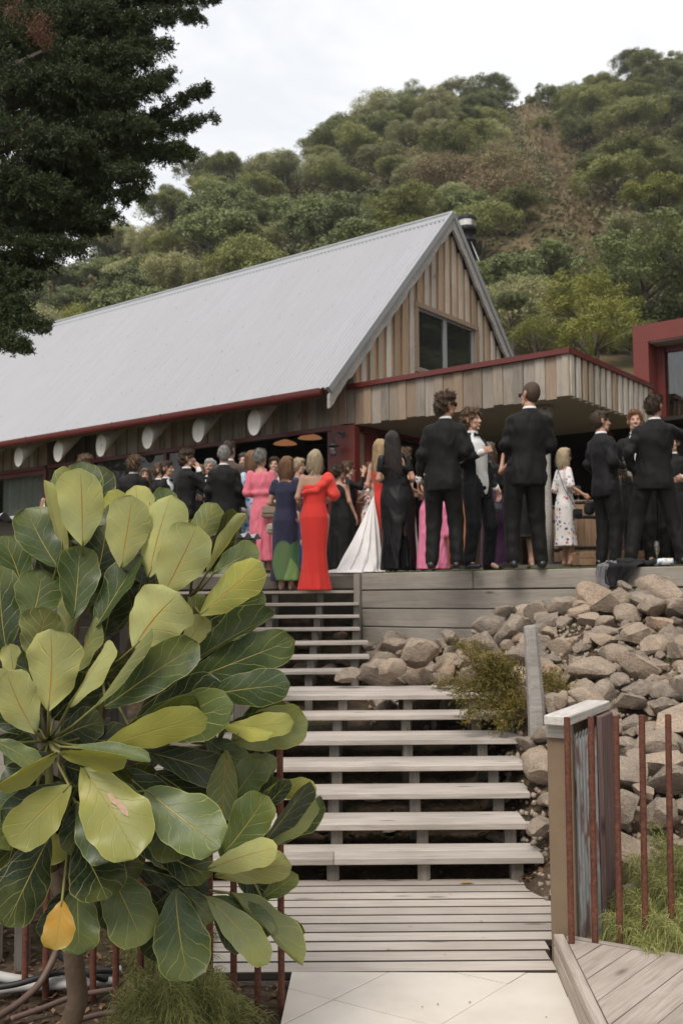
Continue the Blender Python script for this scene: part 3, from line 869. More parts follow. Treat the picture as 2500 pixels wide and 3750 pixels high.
# barge boards of the gable
def slope_bar(name, x, y0, z0, y1, z1, wide, deep, drop, mat):
    d = Vector((0, y1 - y0, z1 - z0))
    L = d.length
    m = Matrix((Vector((1, 0, 0)), d.normalized(), Vector((1, 0, 0)).cross(d.normalized()))).transposed()
    c = Vector((x, (y0 + y1) / 2, (z0 + z1) / 2 - drop))
    return MB().box(c, (wide, L, deep), m=m).put(name, mat, house)
slope_bar('barge_flashing', XR + 0.015, EY - 0.07, EZ - 0.06, RYc, RZ + 0.012, 0.06, 0.10, 0.0, M['flash_grey'])
slope_bar('barge_flashing', XR + 0.015, RY2 + 0.07, EZ - 0.06, RYc, RZ + 0.012, 0.06, 0.10, 0.0, M['flash_grey'])
for a, b_ in ((EY - 0.05, -1), (RY2 + 0.05, 1)):
    # rough-sawn barge board with a waney lower edge
    n = 40
    V, Fc = [], []
    for i in range(n + 1):
        s = i / n
        y = a + (RYc - a) * s
        z = EZ - 0.06 + (RZ + 0.01 - EZ + 0.06) * s - 0.075
        dep = 0.20 + 0.030 * math.sin(s * 37 + 1) * math.sin(s * 13) + 0.015 * math.sin(s * 91)
        for xx in (XR - 0.03, XR + 0.022): V += [(xx, y, z), (xx, y, z - dep)]
    for i in range(n):
        q, w_ = i * 4, i * 4 + 4
        Fc += [(q + 2, w_ + 2, w_ + 3, q + 3), (q, q + 1, w_ + 1, w_), (q + 1, q + 3, w_ + 3, w_ + 1), (q, w_, w_ + 2, q + 2)]
    Fc += [(0, 2, 3, 1), (n * 4, n * 4 + 1, n * 4 + 3, n * 4 + 2)]
    put('barge_board', mesh_from('barge_board', V, Fc), M['post'], house)
# gutter
gu = MB()
gn = 9
for x in (XL, XR - 0.14):
    pass
prof = [(-0.075, 0.05)] + [(-0.075 * math.cos(k * math.pi / 8), -0.075 * math.sin(k * math.pi / 8)) for k in range(9)] + [(0.075, 0.05)]
V = [(x, EY - 0.05 + a, EZ - 0.07 + b_) for x in (XL, XR - 0.14) for a, b_ in prof]
n = len(prof)
gu.add(V, [(i, i + 1, n + i + 1, n + i) for i in range(n - 1)] + [tuple(range(n, 2 * n))])
gut = gu.put('gutter', M['flash_red'], house, True)
for k in range(11):
    x = -0.9 - k * 1.29
    MB().tube([(x, EY - 0.05 + a * 1.09, EZ - 0.07 + b_ * 1.09) for a, b_ in prof], 0.012, 6).put('bracket', M['flash_red'], gut)
MB().box(((XL + XR) / 2 - .1, EY + 0.045, EZ - 0.10), (XR - XL - 0.3, 0.035, 0.07)).put('fascia_board', M['clad_grey'], house)
# peeled log rafters under the eave
tn = math.tan(sl)
V, Fc = [], []
nk = 20
for yy in (0.0, 0.02, 0.35, 0.75, 1.1):
    rr = 0.150 - (0.006 if yy == 0 else 0) + 0.004 * yy
    V += [(rr * math.cos(k * 2 * math.pi / nk), yy, yy * tn + rr * 1.42 * math.sin(k * 2 * math.pi / nk)) for k in range(nk)]
for i in range(4):
    for k in range(nk): Fc.append((i * nk + k, i * nk + (k + 1) % nk, i * nk + nk + (k + 1) % nk, i * nk + nk + k))
Fc.append(tuple(range(nk)))
lm = mesh_from('log_rafter', V, Fc, True)
lm.set_sharp_from_angle(angle=R(40))
lm.materials.append(M['log'])
for k in range(10):
    put('log_rafter', lm, None, house, (-1.585 - 1.288 * k, -0.62, 2.545 + 0.008 * (k % 3)), (0, 0, 0), (1 + 0.03 * math.sin(k * 3), 1, 1 + 0.03 * math.cos(k * 2)))
# long wall: boards darkened in colour for the eave shade, openings
HD = 2.44
def board(parent, x, y, z0, z1, w, mat, facing, proud=0.0, th=0.03):
    """a vertical board; facing 'y' = long wall (faces -y), 'x' = gable (faces +x)"""
    if facing == 'y':
        return plank('cladding_board', parent, (x, y - proud, (z0 + z1) / 2), (z1 - z0, w, th), mat, (0, R(-90), R(90)), bev=0.005)
    return plank('cladding_board', parent, (x + proud, y, (z0 + z1) / 2), (z1 - z0, w, th), mat, (0, R(-90), R(180)), bev=0.005)
x = -0.07
k = 0
while x > -13.0:
    w = 0.155
    grey = x > -1.7
    z0 = HD + 0.0
    if -7.86 < x < -6.42 or x < -9.75: z0 = FL
    board(house, x, 0.0, z0, 3.50, w - 0.006, M['clad_grey'] if grey and z0 > 1 else M['clad_dark'], 'y', 0.022 * (k % 2))
    x -= w
    k += 1
MB().box((-6.6, 0.05, 3.0), (12.9, 0.04, 1.1)).put('wall', M['clad_dark'], house)
MB().box((-7.14, 0.05, 1.2), (1.5, 0.04, 2.5)).put('wall', M['clad_dark'], house)
MB().box((-12.4, 0.05, 1.2), (5.2, 0.04, 2.5)).put('wall', M['clad_dark'], house)
MB().box((-15, 2.82, 2.2), (0.08, 7.1, 4.4)).put('wall', M['clad_dark'], house)
MB().box((-7.4, 5.75, 1.6), (15, 0.08, 3.2)).put('wall', M['clad_dark'], house)
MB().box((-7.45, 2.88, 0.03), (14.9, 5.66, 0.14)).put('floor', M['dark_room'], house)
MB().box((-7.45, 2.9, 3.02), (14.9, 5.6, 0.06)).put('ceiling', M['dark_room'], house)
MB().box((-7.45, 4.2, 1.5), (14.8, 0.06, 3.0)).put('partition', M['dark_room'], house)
# red steel header and posts
MB().box((-4.0, -0.035, HD - 0.045), (7.6, 0.10, 0.07)).put('door_header', M['flash_red'], house)
MB().box((-8.85, -0.035, HD - 0.045), (1.9, 0.10, 0.07)).put('window_header', M['flash_red'], house)
for x in (-6.38, -4.32, -3.88, -0.47):
    MB().box((x, -0.01, 1.24), (0.075, 0.09, 2.3)).put('door_post', M['flash_red'], house)
MB().box((-0.17, -0.02, 1.24), (0.46, 0.14, 2.34)).put('corner_post', M['red'], house)
# glazed door beside the opening, window with sheer curtain further left
gd = MB().box((-5.35, 0.0, 1.22), (1.94, 0.02, 2.3)).put('glass_door', M['glass'], house)
gd2 = MB().box((-4.10, 0.0, 1.22), (0.34, 0.02, 2.3)).put('glass_door', M['glass'], house)
win = MB().box((-9.75, -0.02, 1.2), (0.09, 0.09, 2.4)).box((-7.93, -0.02, 1.2), (0.09, 0.09, 2.4)).put('window', M['flash_red'], house)
MB().box((-8.84, -0.005, 2.33), (1.74, 0.05, 0.12)).put('top_rail', M['flash_red'], win)
MB().box((-8.84, 0.0, 1.2), (1.74, 0.012, 2.2)).put('pane', M['pane'], win)
V, Fc = [], []
n = 120
for i in range(n + 1):
    s = i / n
    yy = 0.16 + 0.035 * math.sin(s * 62 + 2 * math.sin(s * 9)) + 0.01 * math.sin(s * 140)
    V += [(-9.7 + 1.75 * s, yy, FL + 0.1), (-9.7 + 1.75 * s, yy, 2.34)]
for i in range(n): Fc.append((2 * i, 2 * i + 2, 2 * i + 3, 2 * i + 1))
put('curtain', mesh_from('curtain', V, Fc, True), M['curtain'], win)
# gable boards, alternately set back and proud, round a two-light window
WY0, WY1, WZ0, WZ1 = 1.77, 3.71, 3.62, 4.72
def roof_z(y): return EZ + (min(y, 2 * RYc - y) - EY) * (RZ - EZ) / (RYc - EY)
MB().add([(-0.03, 0.0, 0.1), (-0.03, 5.64, 0.1), (-0.03, 5.64, roof_z(5.64) - .12), (-0.03, RYc, RZ - 0.2), (-0.03, 0.0, roof_z(0) - .12),
          (-0.03, WY0, WZ0), (-0.03, WY1, WZ0), (-0.03, WY1, WZ1), (-0.03, WY0, WZ1)],
         [(0, 1, 6, 5), (1, 2, 7, 6), (2, 3, 7), (3, 8, 7), (3, 4, 8), (4, 0, 5, 8)]).put('gable_wall', M['clad_grey'], house)
y = 0.06
k = 0
while y < 5.66:
    zt = roof_z(y) - 0.15
    pr = 0.012 + (0.034 if k % 2 else 0)
    w = 0.125 if k % 2 else 0.115
    gm = M['clad_pale'] if k % 2 else M['cladding']
    if WY0 - 0.06 < y < WY1 + 0.06:
        board(house, 0, y, WZ1 + 0.06, zt, w, gm, 'x', pr)
        board(house, 0, y, 2.42, WZ0 - 0.05, w, gm, 'x', pr)
    else:
        board(house, 0, y, 2.42, zt, w, gm, 'x', pr)
    y += 0.118
    k += 1
gw = MB().box((0.045, (WY0 + WY1) / 2, WZ1 + 0.03), (0.10, WY1 - WY0 + 0.24, 0.085)).box((0.045, (WY0 + WY1) / 2, WZ0 - 0.03), (0.11, WY1 - WY0 + 0.2, 0.06)).box((0.04, WY0 - 0.06, (WZ0 + WZ1) / 2), (0.09, 0.10, WZ1 - WZ0)).box((0.04, WY1 + 0.06, (WZ0 + WZ1) / 2), (0.09, 0.10, WZ1 - WZ0)).put('window', M['clad_grey'], house)
ym = 2.70
for a, b_ in ((WY0, ym), (ym, WY1)):
    MB().box((0.0, (a + b_) / 2, (WZ0 + WZ1) / 2), (0.02, b_ - a - 0.1, WZ1 - WZ0 - 0.08)).put('pane', M['glass'], gw)
    fr = MB()
    for yy in (a + 0.026, b_ - 0.026): fr.box((0.015, yy, (WZ0 + WZ1) / 2), (0.05, 0.05, WZ1 - WZ0 - 0.004))
    for zz in (WZ0 + 0.024, WZ1 - 0.024): fr.box((0.014, (a + b_) / 2, zz), (0.045, b_ - a - 0.104, 0.045))
    fr.put('frame', M['flash_grey'], gw)
# flue
FX, FY = -0.58, 4.6
fl = MB().lathe([(0.165, 5.0), (0.165, 6.78), (0.185, 6.80), (0.185, 6.85), (0.13, 6.87), (0.13, 7.0)], 20, (FX, FY, 0)).put('flue', M['black_metal'], house, True)
MB().lathe([(0.13, 6.99), (0.20, 7.01), (0.20, 7.10), (0.17, 7.11)], 20, (FX, FY, 0)).put('cowl_base', M['black_metal'], fl, True)
MB().lathe([(0.185, 7.11), (0.185, 7.235)], 20, (FX, FY, 0)).put('cowl_band', M['bright_metal'], fl, True)
MB().lathe([(0.195, 7.235), (0.2, 7.30), (0.16, 7.34), (0.0, 7.35)], 20, (FX, FY, 0)).put('cowl_cap', M['black_metal'], fl, True)
MB().tube([(-0.42, 4.48, 6.75), (0.0, 4.05, 6.15)], 0.010, 6).put('stay', M['bright_metal'], fl)
# lantern on the corner post
ln = thing('wall_lantern', 'small grey caged wall lantern on the red corner post', 'lantern', HO + HX * -0.20 + Vector((0, 0, 2.02)) + HY * -0.09, HTH)
MB().tube([(0.02, 0.0, 0.25), (0.02, -0.03, 0.25)], 0.05, 12).put('back_plate', M['lamp_metal'], ln)
MB().tube([(0.02, -0.02, 0.25), (0.02, -0.10, 0.27), (-0.01, -0.17, 0.24), (-0.03, -0.18, 0.17), (-0.03, -0.18, 0.12)], 0.013, 8).put('arm', M['lamp_metal'], ln, True)
MB().lathe([(0.0, 0.125), (0.03, 0.12), (0.04, 0.09), (0.105, 0.055), (0.105, 0.045), (0.05, 0.05), (0.048, 0.02)], 16, (-0.03, -0.18, 0)).put('hood', M['lamp_metal'], ln, True)
MB().lathe([(0.042, 0.03), (0.05, -0.02), (0.046, -0.08), (0.02, -0.105), (0.0, -0.107)], 14, (-0.03, -0.18, 0)).put('glass', M['clear'], ln, True)
cg = MB()
for k in range(6):
    a = k * math.pi / 3
    cg.tube([(-0.03 + r_ * math.cos(a), -0.18 + r_ * math.sin(a), z_) for r_, z_ in ((0.052, 0.03), (0.058, -0.02), (0.053, -0.085), (0.02, -0.115))], 0.005, 4)
for z_, r_ in ((-0.02, 0.06), (-0.075, 0.056)):
    cg.tube([(-0.03 + r_ * math.cos(k * 0.5236), -0.18 + r_ * math.sin(k * 0.5236), z_) for k in range(13)], 0.004, 4)
cg.put('cage', M['lamp_metal'], ln)
# pendants inside
for i, (x_, y_, z_, lab) in enumerate([(-2.75, 1.5, 2.55, 'lit copper pendant lamp hanging inside the open doorway, left of the pair'), (-2.15, 1.5, 2.60, 'lit copper pendant lamp hanging inside the open doorway, right of the pair')]):
    pdn = thing('pendant_lamp', lab, 'lamp', HO + HX * x_ + HY * y_ + Vector((0, 0, z_)), HTH, 'pendant lamps in the doorway')
    MB().lathe([(0.0, 0.09), (0.05, 0.085), (0.19, 0.03), (0.225, 0.0), (0.21, 0.0), (0.05, 0.06), (0.0, 0.065)], 20).put('shade', M['pendant'], pdn, True)
    MB().tube([(0, 0, 0.08), (0, 0, 0.44)], 0.006, 6).put('cord', M['hose'], pdn)

# ------------------------------------------------------------------ canopy beside the gable
CL, CD, CZ0, CZ1 = 3.60, 3.05, 2.41, 2.98
can = thing('entrance_canopy', 'flat canopy clad in weathered boards with red metal edging', 'canopy', HO, HTH)
k = 0
x = 0.03
while x < CL - 0.05:
    w = [0.17, 0.15, 0.18, 0.155][k % 4]
    w = min(w, CL - 0.01 - x)
    board(can, x + w / 2, 0.0, CZ0 - 0.012 * ((k * 7) % 3), CZ1 + 0.02, w - 0.004, M['clad_grey'], 'y', 0.016 + 0.014 * (k % 2))
    x += w
    k += 1
y = -0.03
k = 0
while y < CD - 0.1:
    board(can, CL, y + 0.0775, CZ0 - 0.01 * (k % 2), CZ1 + 0.02, 0.092 if k % 2 else 0.115, M['clad_pale'], 'x', 0.012 + (0.05 if k % 2 == 0 else 0), 0.035)
    y += 0.105
    k += 1
plank('corner_board', can, (CL + 0.012, -0.012, (CZ0 + CZ1) / 2 + 0.004), (CZ1 - CZ0 + 0.02, 0.10, 0.10), M['clad_pale'], (0, R(-90), 0), bev=0.006)
MB().box((CL / 2 + 0.02, CD / 2, 2.43), (CL + 0.0, CD - 0.02, 0.04)).put('soffit', M['soffit'], can)
MB().box((CL / 2, CD / 2, 2.72), (CL - 0.04, CD - 0.04, 0.5)).put('core', M['clad_dark'], can)
MB().box((CL / 2 - 0.0, -0.045, CZ1 + 0.045), (CL + 0.19, 0.10, 0.075)).put('edge_flashing', M['flash_red'], can)
MB().box((CL + 0.055, CD / 2 + 0.01, CZ1 + 0.046), (0.10, CD + 0.03, 0.077)).put('edge_flashing', M['flash_red'], can)
MB().box((CL / 2, CD / 2 + .03, CZ1 + 0.03), (CL - 0.02, CD - 0.05, 0.03)).put('roof_deck', M['iron_grey'], can)
# log post carrying the canopy
pp = [(0, 0, 0.0), (0.006, 0.0, 0.6), (-0.008, 0.004, 1.3), (0.0, 0.0, 2.0), (0.0, 0, 2.3)]
lp = thing('canopy_post', 'weathered log post carrying the outer corner of the canopy', 'post', HO + HX * 3.06 + HY * 0.42 + Vector((0, 0, 0.10)), HTH)
MB().tube(pp, [0.085, 0.078, 0.075, 0.08, 0.09], 10).put('shaft', M['post'], lp, True)
MB().lathe([(0.0, 2.12), (0.12, 2.13), (0.125, 2.2), (0.125, 2.305), (0.0, 2.31)], 16).put('capital', M['post'], lp, True)
# dark bar room behind the canopy
bar = thing('bar_room', 'dark open room behind the canopy, under the red building', 'room', HO, HTH)
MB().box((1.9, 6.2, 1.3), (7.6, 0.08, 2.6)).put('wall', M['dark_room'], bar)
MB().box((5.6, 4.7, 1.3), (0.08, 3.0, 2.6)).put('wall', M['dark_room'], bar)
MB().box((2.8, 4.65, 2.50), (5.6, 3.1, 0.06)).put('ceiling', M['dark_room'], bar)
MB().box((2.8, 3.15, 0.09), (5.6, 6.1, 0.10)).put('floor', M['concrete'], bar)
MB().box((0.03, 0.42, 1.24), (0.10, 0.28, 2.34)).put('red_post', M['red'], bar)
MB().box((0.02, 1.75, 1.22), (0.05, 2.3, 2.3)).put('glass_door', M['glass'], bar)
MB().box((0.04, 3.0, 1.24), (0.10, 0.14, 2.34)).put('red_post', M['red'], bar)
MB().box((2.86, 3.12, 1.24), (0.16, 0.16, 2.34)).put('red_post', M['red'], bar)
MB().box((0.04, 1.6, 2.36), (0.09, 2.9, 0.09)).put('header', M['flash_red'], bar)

# ------------------------------------------------------------------ red building on the right
rb = thing('red_pavilion', 'flat roofed red framed building with a big window, far right', 'building', HO, HTH)
PX0, PX1, PY, PZ1 = 3.37, 9.0, 3.07, 4.07
MB().box((PX0 + 0.125, PY + 0.25, 3.25), (0.25, 0.5, 1.64)).put('frame_jamb', M['red'], rb)
MB().box(((PX0 + PX1) / 2, PY + 0.25, 3.925), (PX1 - PX0 + 0.004, 0.504, 0.29)).put('frame_head', M['red'], rb)
MB().box(((PX0 + 0.25 + PX1) / 2, PY + 0.262, 3.772), (PX1 - PX0 - 0.27, 0.45, 0.02)).put('soffit', M['soffit'], rb)
MB().box((PX1 - 0.1, PY + 0.25, 3.0), (0.25, 0.49, 1.6)).put('frame_jamb', M['red'], rb)
MB().box((PX0 + 0.31, PY + 0.44, 2.4), (0.12, 0.11, 2.74)).put('window_jamb', M['flash_red'], rb)
MB().box(((PX0 + 0.4 + PX1) / 2, PY + 0.44, 3.71), (PX1 - PX0 - 0.4, 0.10, 0.09)).put('window_head', M['flash_red'], rb)
MB().box(((PX0 + 0.4 + PX1) / 2, PY + 0.43, 2.30), (PX1 - PX0 - 0.4, 0.12, 0.10)).put('transom', M['flash_red'], rb)
MB().box(((PX0 + 0.4 + PX1) / 2, PY + 0.46, 3.0), (PX1 - PX0 - 0.4, 0.015, 1.32)).put('pane', M['pane'], rb)
MB().box(((PX0 + 0.4 + PX1) / 2, PY + 0.46, 1.2), (PX1 - PX0 - 0.4, 0.015, 2.1)).put('pane', M['glass'], rb)
MB().box((PX0 + 0.72, PY + 0.42, 1.2), (0.07, 0.09, 2.1)).put('mullion', M['flash_red'], rb)
MB().box(((PX0 + PX1) / 2, PY + 2.4, 3.98), (PX1 - PX0 - .02, 3.8, 0.14)).put('roof', M['iron_grey'], rb)
MB().box(((PX0 + PX1) / 2, PY + 3.9, 3.2), (PX1 - PX0, 0.1, 1.4)).put('wall', M['soffit'], rb)
MB().box(((PX0 + 0.3 + PX1) / 2, PY + 2.2, 2.56), (PX1 - PX0 - 0.3, 3.4, 0.05)).put('upper_floor', M['dark_room'], rb)
y = PY + 0.56
while y < PY + 3.8:
    board(rb, PX0 + 0.20, y, 2.6, 3.88, 0.11, M['cladding'], 'x', 0.012 * ((y * 100) % 3))  # boards added behind the pane, standing in for its reflection of the gable
    y += 0.12
MB().box((PX0 + 0.10, PY + 2.2, 3.2), (0.1, 3.3, 1.5)).put('wall', M['clad_grey'], rb)
MB().box((PX0 + 0.30, PY + 1.0, 2.95), (0.12, 0.05, 0.06)).put('spot_lamp', M['black_metal'], rb)

# ------------------------------------------------------------------ low shelter with corrugated roof behind the big-leaved tree
sh_a, sh_b = Vector((-1.992, 5.8, 0)), Vector((-0.68, 8.0, 0))
sd_ = (sh_b - sh_a).normalized()
sh_ang = math.atan2(sd_.y, sd_.x)
sh = thing('garden_shelter', 'low timber shelter with an old corrugated iron roof beside the stairs', 'shelter', (sh_b.x, sh_b.y, 0), sh_ang)
# local x runs along the front edge (towards the camera is negative), local y to the left/back
corr('roof_sheet', (-0.06, 2.215), (1.5, 2.06), -4.2, 0.0, lam=0.125, amp=0.02, cols=10, mat=M['iron_grey'], parent=sh)
plank('beam', sh, (-2.1, 0.06, 2.11), (4.2, 0.11, 0.16), M['support'])
plank('beam', sh, (-2.1, 1.35, 2.0), (4.2, 0.10, 0.14), M['support'])
plank('end_beam', sh, (-0.12, 0.70, 2.045), (1.2, 0.10, 0.11), M['post'], (0, 0.0, R(90)))
for x, y in ((-0.12, 0.06), (-4.0, 0.06), (-2.1, 0.06), (-0.12, 1.35), (-4.0, 1.35)):
    zg = -0.1
    zt = 2.02 if y < 1 else 1.92
    plank('post', sh, (x, y + 0.002, (zt + zg) / 2), (zt - zg, 0.1, 0.1), M['support'], (0, R(90), 0))
for k in range(9):
    plank('wall_board', sh, (-2.1, 1.41, 0.25 + k * 0.19), (4.1, 0.18, 0.03), M['support'], (R(90), 0, 0), jit=0.004)
# plank wall with posts at the lower left
pw = thing('plank_wall', 'old grey plank wall on posts at the lower left edge', 'wall', (-1.575, 5.05, 0))
for k in range(6):
    plank('plank', pw, (-0.62, 0.02 * (k % 2) * 0.3, 0.235 + k * 0.172), (1.16 - 0.03 * (k % 2), 0.166, 0.04), M['support'] if k % 3 else M['sleeper'], (R(90), 0, 0), bev=0.006, jit=0.003)
plank('post', pw, (0.0, -0.01, 0.52), (1.2, 0.07, 0.06), M['support'], (0, R(90), 0))
for px_ in (-0.16, -0.36): plank('post', pw, (px_, 0.05, 0.08), (0.42, 0.085, 0.06), M['sleeper'], (0, R(90), 0))
# ------------------------------------------------------------------ right-hand bench deck, wall end, bars
bd = thing('bench_deck', 'low raised timber deck with diagonal boards at the lower right', 'deck', (1.0, 4.85, 0))
BZ = 0.14
bpoly = [(1.035, 4.80), (0.985, 3.87), (0.90, 2.6), (2.6, 2.6), (2.6, 3.93), (1.5, 4.545)]
bo = Vector((0.984, 4.281, 0))
bdir = Vector((0.64, 0.768, 0)).normalized()
bn = Vector((-bdir.y, bdir.x, 0))
for i in range(-12, 4):
    c0 = bn.dot(bo) + i * 0.1335
    q = clip_poly(bpoly, bn, c0 + 0.0025)
    if q: q = clip_poly(q, -bn, -(c0 + 0.1335) + 0.0025)
    if len(q) > 2:
        cx, cy = sum(p[0] for p in q) / len(q), sum(p[1] for p in q) / len(q)
        a = math.atan2(bdir.y, bdir.x)
        L = []
        for x, y in q:
            dx, dy = x - cx, y - cy
            L.append((dx * math.cos(a) + dy * math.sin(a), -dx * math.sin(a) + dy * math.cos(a)))
        v, f = prism(L, -0.03, rnd.uniform(-0.001, 0.001))
        put('plank', mesh_from('plank', v, f), M['bench'], bd, (cx - 1.0, cy - 4.85, BZ), (0, 0, a))
def edge_plank(name, a, b_, z, w, th, mat, parent, org, flat=False):
    a, b_ = Vector(a), Vector(b_)
    d = b_ - a
    return plank(name, parent, ((a + b_) / 2 - Vector(org[:2])).to_3d() + Vector((0, 0, z)), (d.length, w, th) if flat else (d.length, th, w), mat, (0, 0, math.atan2(d.y, d.x)))
edge_plank('edge_board', (1.012, 4.865), (0.885, 2.6), BZ - 0.022, 0.05, 0.05, M['bench'], bd, (1.0, 4.85))
edge_plank('edge_board', (1.003, 4.865), (0.872, 2.6), 0.045, 0.085, 0.03, M['bench'], bd, (1.0, 4.85))
edge_plank('edge_board', (0.995, 4.865), (0.865, 2.6), -0.04, 0.08, 0.025, M['tan_board'], bd, (1.0, 4.85))
edge_plank('edge_board', (1.045, 4.845), (1.52, 4.568), BZ - 0.02, 0.042, 0.03, M['bench'], bd, (1.0, 4.85))
edge_plank('edge_board', (1.52, 4.568), (2.62, 3.94), BZ - 0.02, 0.042, 0.03, M['bench'], bd, (1.0, 4.85))
edge_plank('joist', (1.1, 4.6), (1.0, 2.7), 0.04, 0.08, 0.04, M['support'], bd, (1.0, 4.85))
edge_plank('joist', (1.5, 4.4), (1.5, 2.7), 0.04, 0.08, 0.04, M['support'], bd, (1.0, 4.85))

# timber and iron wall end with a flaking white cap
we = thing('wall_end', 'narrow wall end of timber and corrugated iron with a flaking white cap', 'wall', (1.04, 4.90, 0), R(-29))
# local y runs back along the wall, local x across it
plank('panel', we, (0.0, 0.03, 0.53), (1.16, 0.125, 0.03), M['tan_board'], (0, R(90), R(90)))
plank('side_board', we, (-0.045, 0.4, 0.52), (1.12, 0.70, 0.025), M['tan_board'], (0, R(90), 0))
plank('frame_block', we, (0.0, 0.02, 1.08), (0.12, 0.06, 0.065), M['post'])
plank('cap', we, (0.01, 0.33, 1.138), (0.78, 0.125, 0.048), M['cap_white'], (0, 0, R(90)), bev=0.006)
ir = MB()
n = 44
V, Fc = [], []
for i in range(n + 1):
    y = 0.04 + 0.40 * i / n
    xx = 0.062 + 0.012 * math.cos(i * 1.05)
    zt = 1.05 + 0.02 * math.sin(i * 2.1)
    V += [(xx, y + 0.012 * math.sin(3), 0.0), (xx, y, zt)]
for i in range(n): Fc.append((2 * i, 2 * i + 2, 2 * i + 3, 2 * i + 1))
put('iron_sheet', mesh_from('iron_sheet', V, Fc, True), M['iron'], we)
plank('side_board', we, (0.082, 0.56, 0.545), (1.13, 0.24, 0.028), M['maroon_wood'], (0, R(90), 0), bev=0.005)
plank('rail', we, (0.0, 0.70, 0.53), (1.1, 0.06, 0.08), M['support'], (0, R(90), 0))

def bar_thing(x, y, ztop, label, lean=(0, 0), z0=-0.15):
    me = MB().tube([(0, 0, z0), (lean[0] * 0.5, lean[1] * 0.5, ztop * 0.5), (lean[0], lean[1], ztop - 0.003), (lean[0], lean[1], ztop)], [0.0148, 0.0148, 0.0148, 0.012], 12).mesh('steel_bar', True)
    me.set_sharp_from_angle(angle=R(40))
    o = put('steel_bar', me, M['rust'], None, (x, y, 0))
    return tag(o, label, 'bar', 'rusty steel bars standing in rows')
ORD = ['first', 'second', 'third', 'fourth', 'fifth', 'sixth', 'seventh', 'eighth', 'ninth', 'tenth', 'eleventh', 'twelfth']
for i, fx in enumerate([1035, 954, 872, 791, 714, 634, 554, 471, 393, 316, 231, 160]):
    yb = 4.43 + 0.022 * i
    x = (fx - 1250) / FPX * yb * 1.037
    bar_thing(x, yb, 1.09 + rnd.uniform(-.012, .012), f'rusty steel bar, {ORD[i]} from the tiles in the row behind the big-leaved tree' if i else 'rusty steel bar beside the tiles, right end of the left-hand row', (rnd.uniform(-.008, .008), 0))
for i, (fx, yy) in enumerate([(2053, 4.74), (2136, 4.76), (2223, 4.78), (2314, 4.80), (2406, 4.82), (2493, 4.84)]):
    x = (fx - 1250) / FPX * yy / 1.0165 * 1.017
    bar_thing(x, yy, 1.168, ['rusty steel bar standing against the tan end of the wall end', 'rusty steel bar just right of the white cap of the wall end'][i] if i < 2 else f'rusty steel bar rising from the green shrubs, {ORD[i - 2]} from the wall end', (0.006 + 0.004 * i, 0.0))

# grey leaning post beside the stairs
gp = put('timber_post', MB().tube([(0, 0, -0.25), (0, 0, 0.3), (-0.02, 0, 0.7), (-0.032, 0, 0.96), (-0.034, 0, 0.975)], [0.068, 0.066, 0.058, 0.052, 0.042], 8).mesh('timber_post', False), M['post'], None, (1.455, 7.6, 0.53))
tag(gp, 'silvery weathered timber post standing between the stairs and the rocks', 'post')

# ------------------------------------------------------------------ pipes and hoses on the ground at the lower left
def hose(name, pts, r, mat, label, cat, ribbed=False):
    pts = [Vector(p) for p in pts]
    P = []
    for i in range(len(pts) - 1):
        p0, p1, p2, p3 = pts[max(i - 1, 0)], pts[i], pts[i + 1], pts[min(i + 2, len(pts) - 1)]
        for k in range(14):
            t = k / 14
            P.append(0.5 * ((2 * p1) + (-p0 + p2) * t + (2 * p0 - 5 * p1 + 4 * p2 - p3) * t * t + (-p0 + 3 * p1 - 3 * p2 + p3) * t ** 3))
    P.append(pts[-1])
    if ribbed:
        Q, rr = [], []
        for a, b_ in zip(P, P[1:]):
            m_ = max(2, int((b_ - a).length / 0.007))
            for k in range(m_):
                Q.append(a.lerp(b_, k / m_))
                rr.append(r * (1.0 if (len(Q) % 2) else 0.86))
        me = MB().tube(Q, rr, 10).mesh(name, True)
    else:
        me = MB().tube(P, r, 10).mesh(name, True)
    return tag(put(name, me, mat), label, cat)
def gz5(x5, y5, z): return on_z((x5 * 0.7015) / S16, (2900 + y5 * 0.7015) / S16, z)   # spots read from an enlargement of the lower left
hose('corrugated_conduit', [gz5(-60, 950, 0.02), gz5(60, 975, 0.02), gz5(200, 990, 0.0), gz5(400, 985, 0.0), gz5(640, 930, 0.02)], 0.024, M['conduit'], 'pale grey ribbed conduit lying on the soil behind the bars', 'conduit', True)
hose('corrugated_conduit', [gz5(-60, 1045, -0.01), gz5(120, 1020, -0.01), gz5(330, 1008, -0.01), gz5(600, 985, 0.0)], 0.02, M['conduit'], 'thin pale ribbed conduit in front of the thicker one', 'conduit', True)
hose('garden_hose', [gz5(-60, 1025, 0.03), gz5(80, 1005, 0.035), gz5(220, 965, 0.05), gz5(330, 940, 0.05), gz5(470, 935, 0.05), gz5(620, 935, 0.03)], 0.014, M['hose'], 'black hose running over the grey conduit', 'hose')
hose('garden_hose', [gz5(300, 850, 0.10), gz5(380, 900, 0.09), gz5(470, 955, 0.05), gz5(570, 985, 0.0)], 0.013, M['hose'], 'black hose curving down behind the tree trunk', 'hose')
hose('drain_pipe', [gz5(-40, 1190, 0.0), gz5(90, 1110, 0.0), gz5(200, 1010, 0.03), gz5(265, 900, 0.10), gz5(290, 830, 0.14)], 0.016, M['pipe'], 'brown pipe rising from the soil at the left edge', 'pipe')
hose('irrigation_pipe', [gz5(60, 1185, 0.0), gz5(220, 1130, 0.0), gz5(400, 1065, 0.0), gz5(600, 1030, 0.0)], 0.012, M['pipe'], 'thin brown irrigation pipe lying behind the trunk', 'pipe')
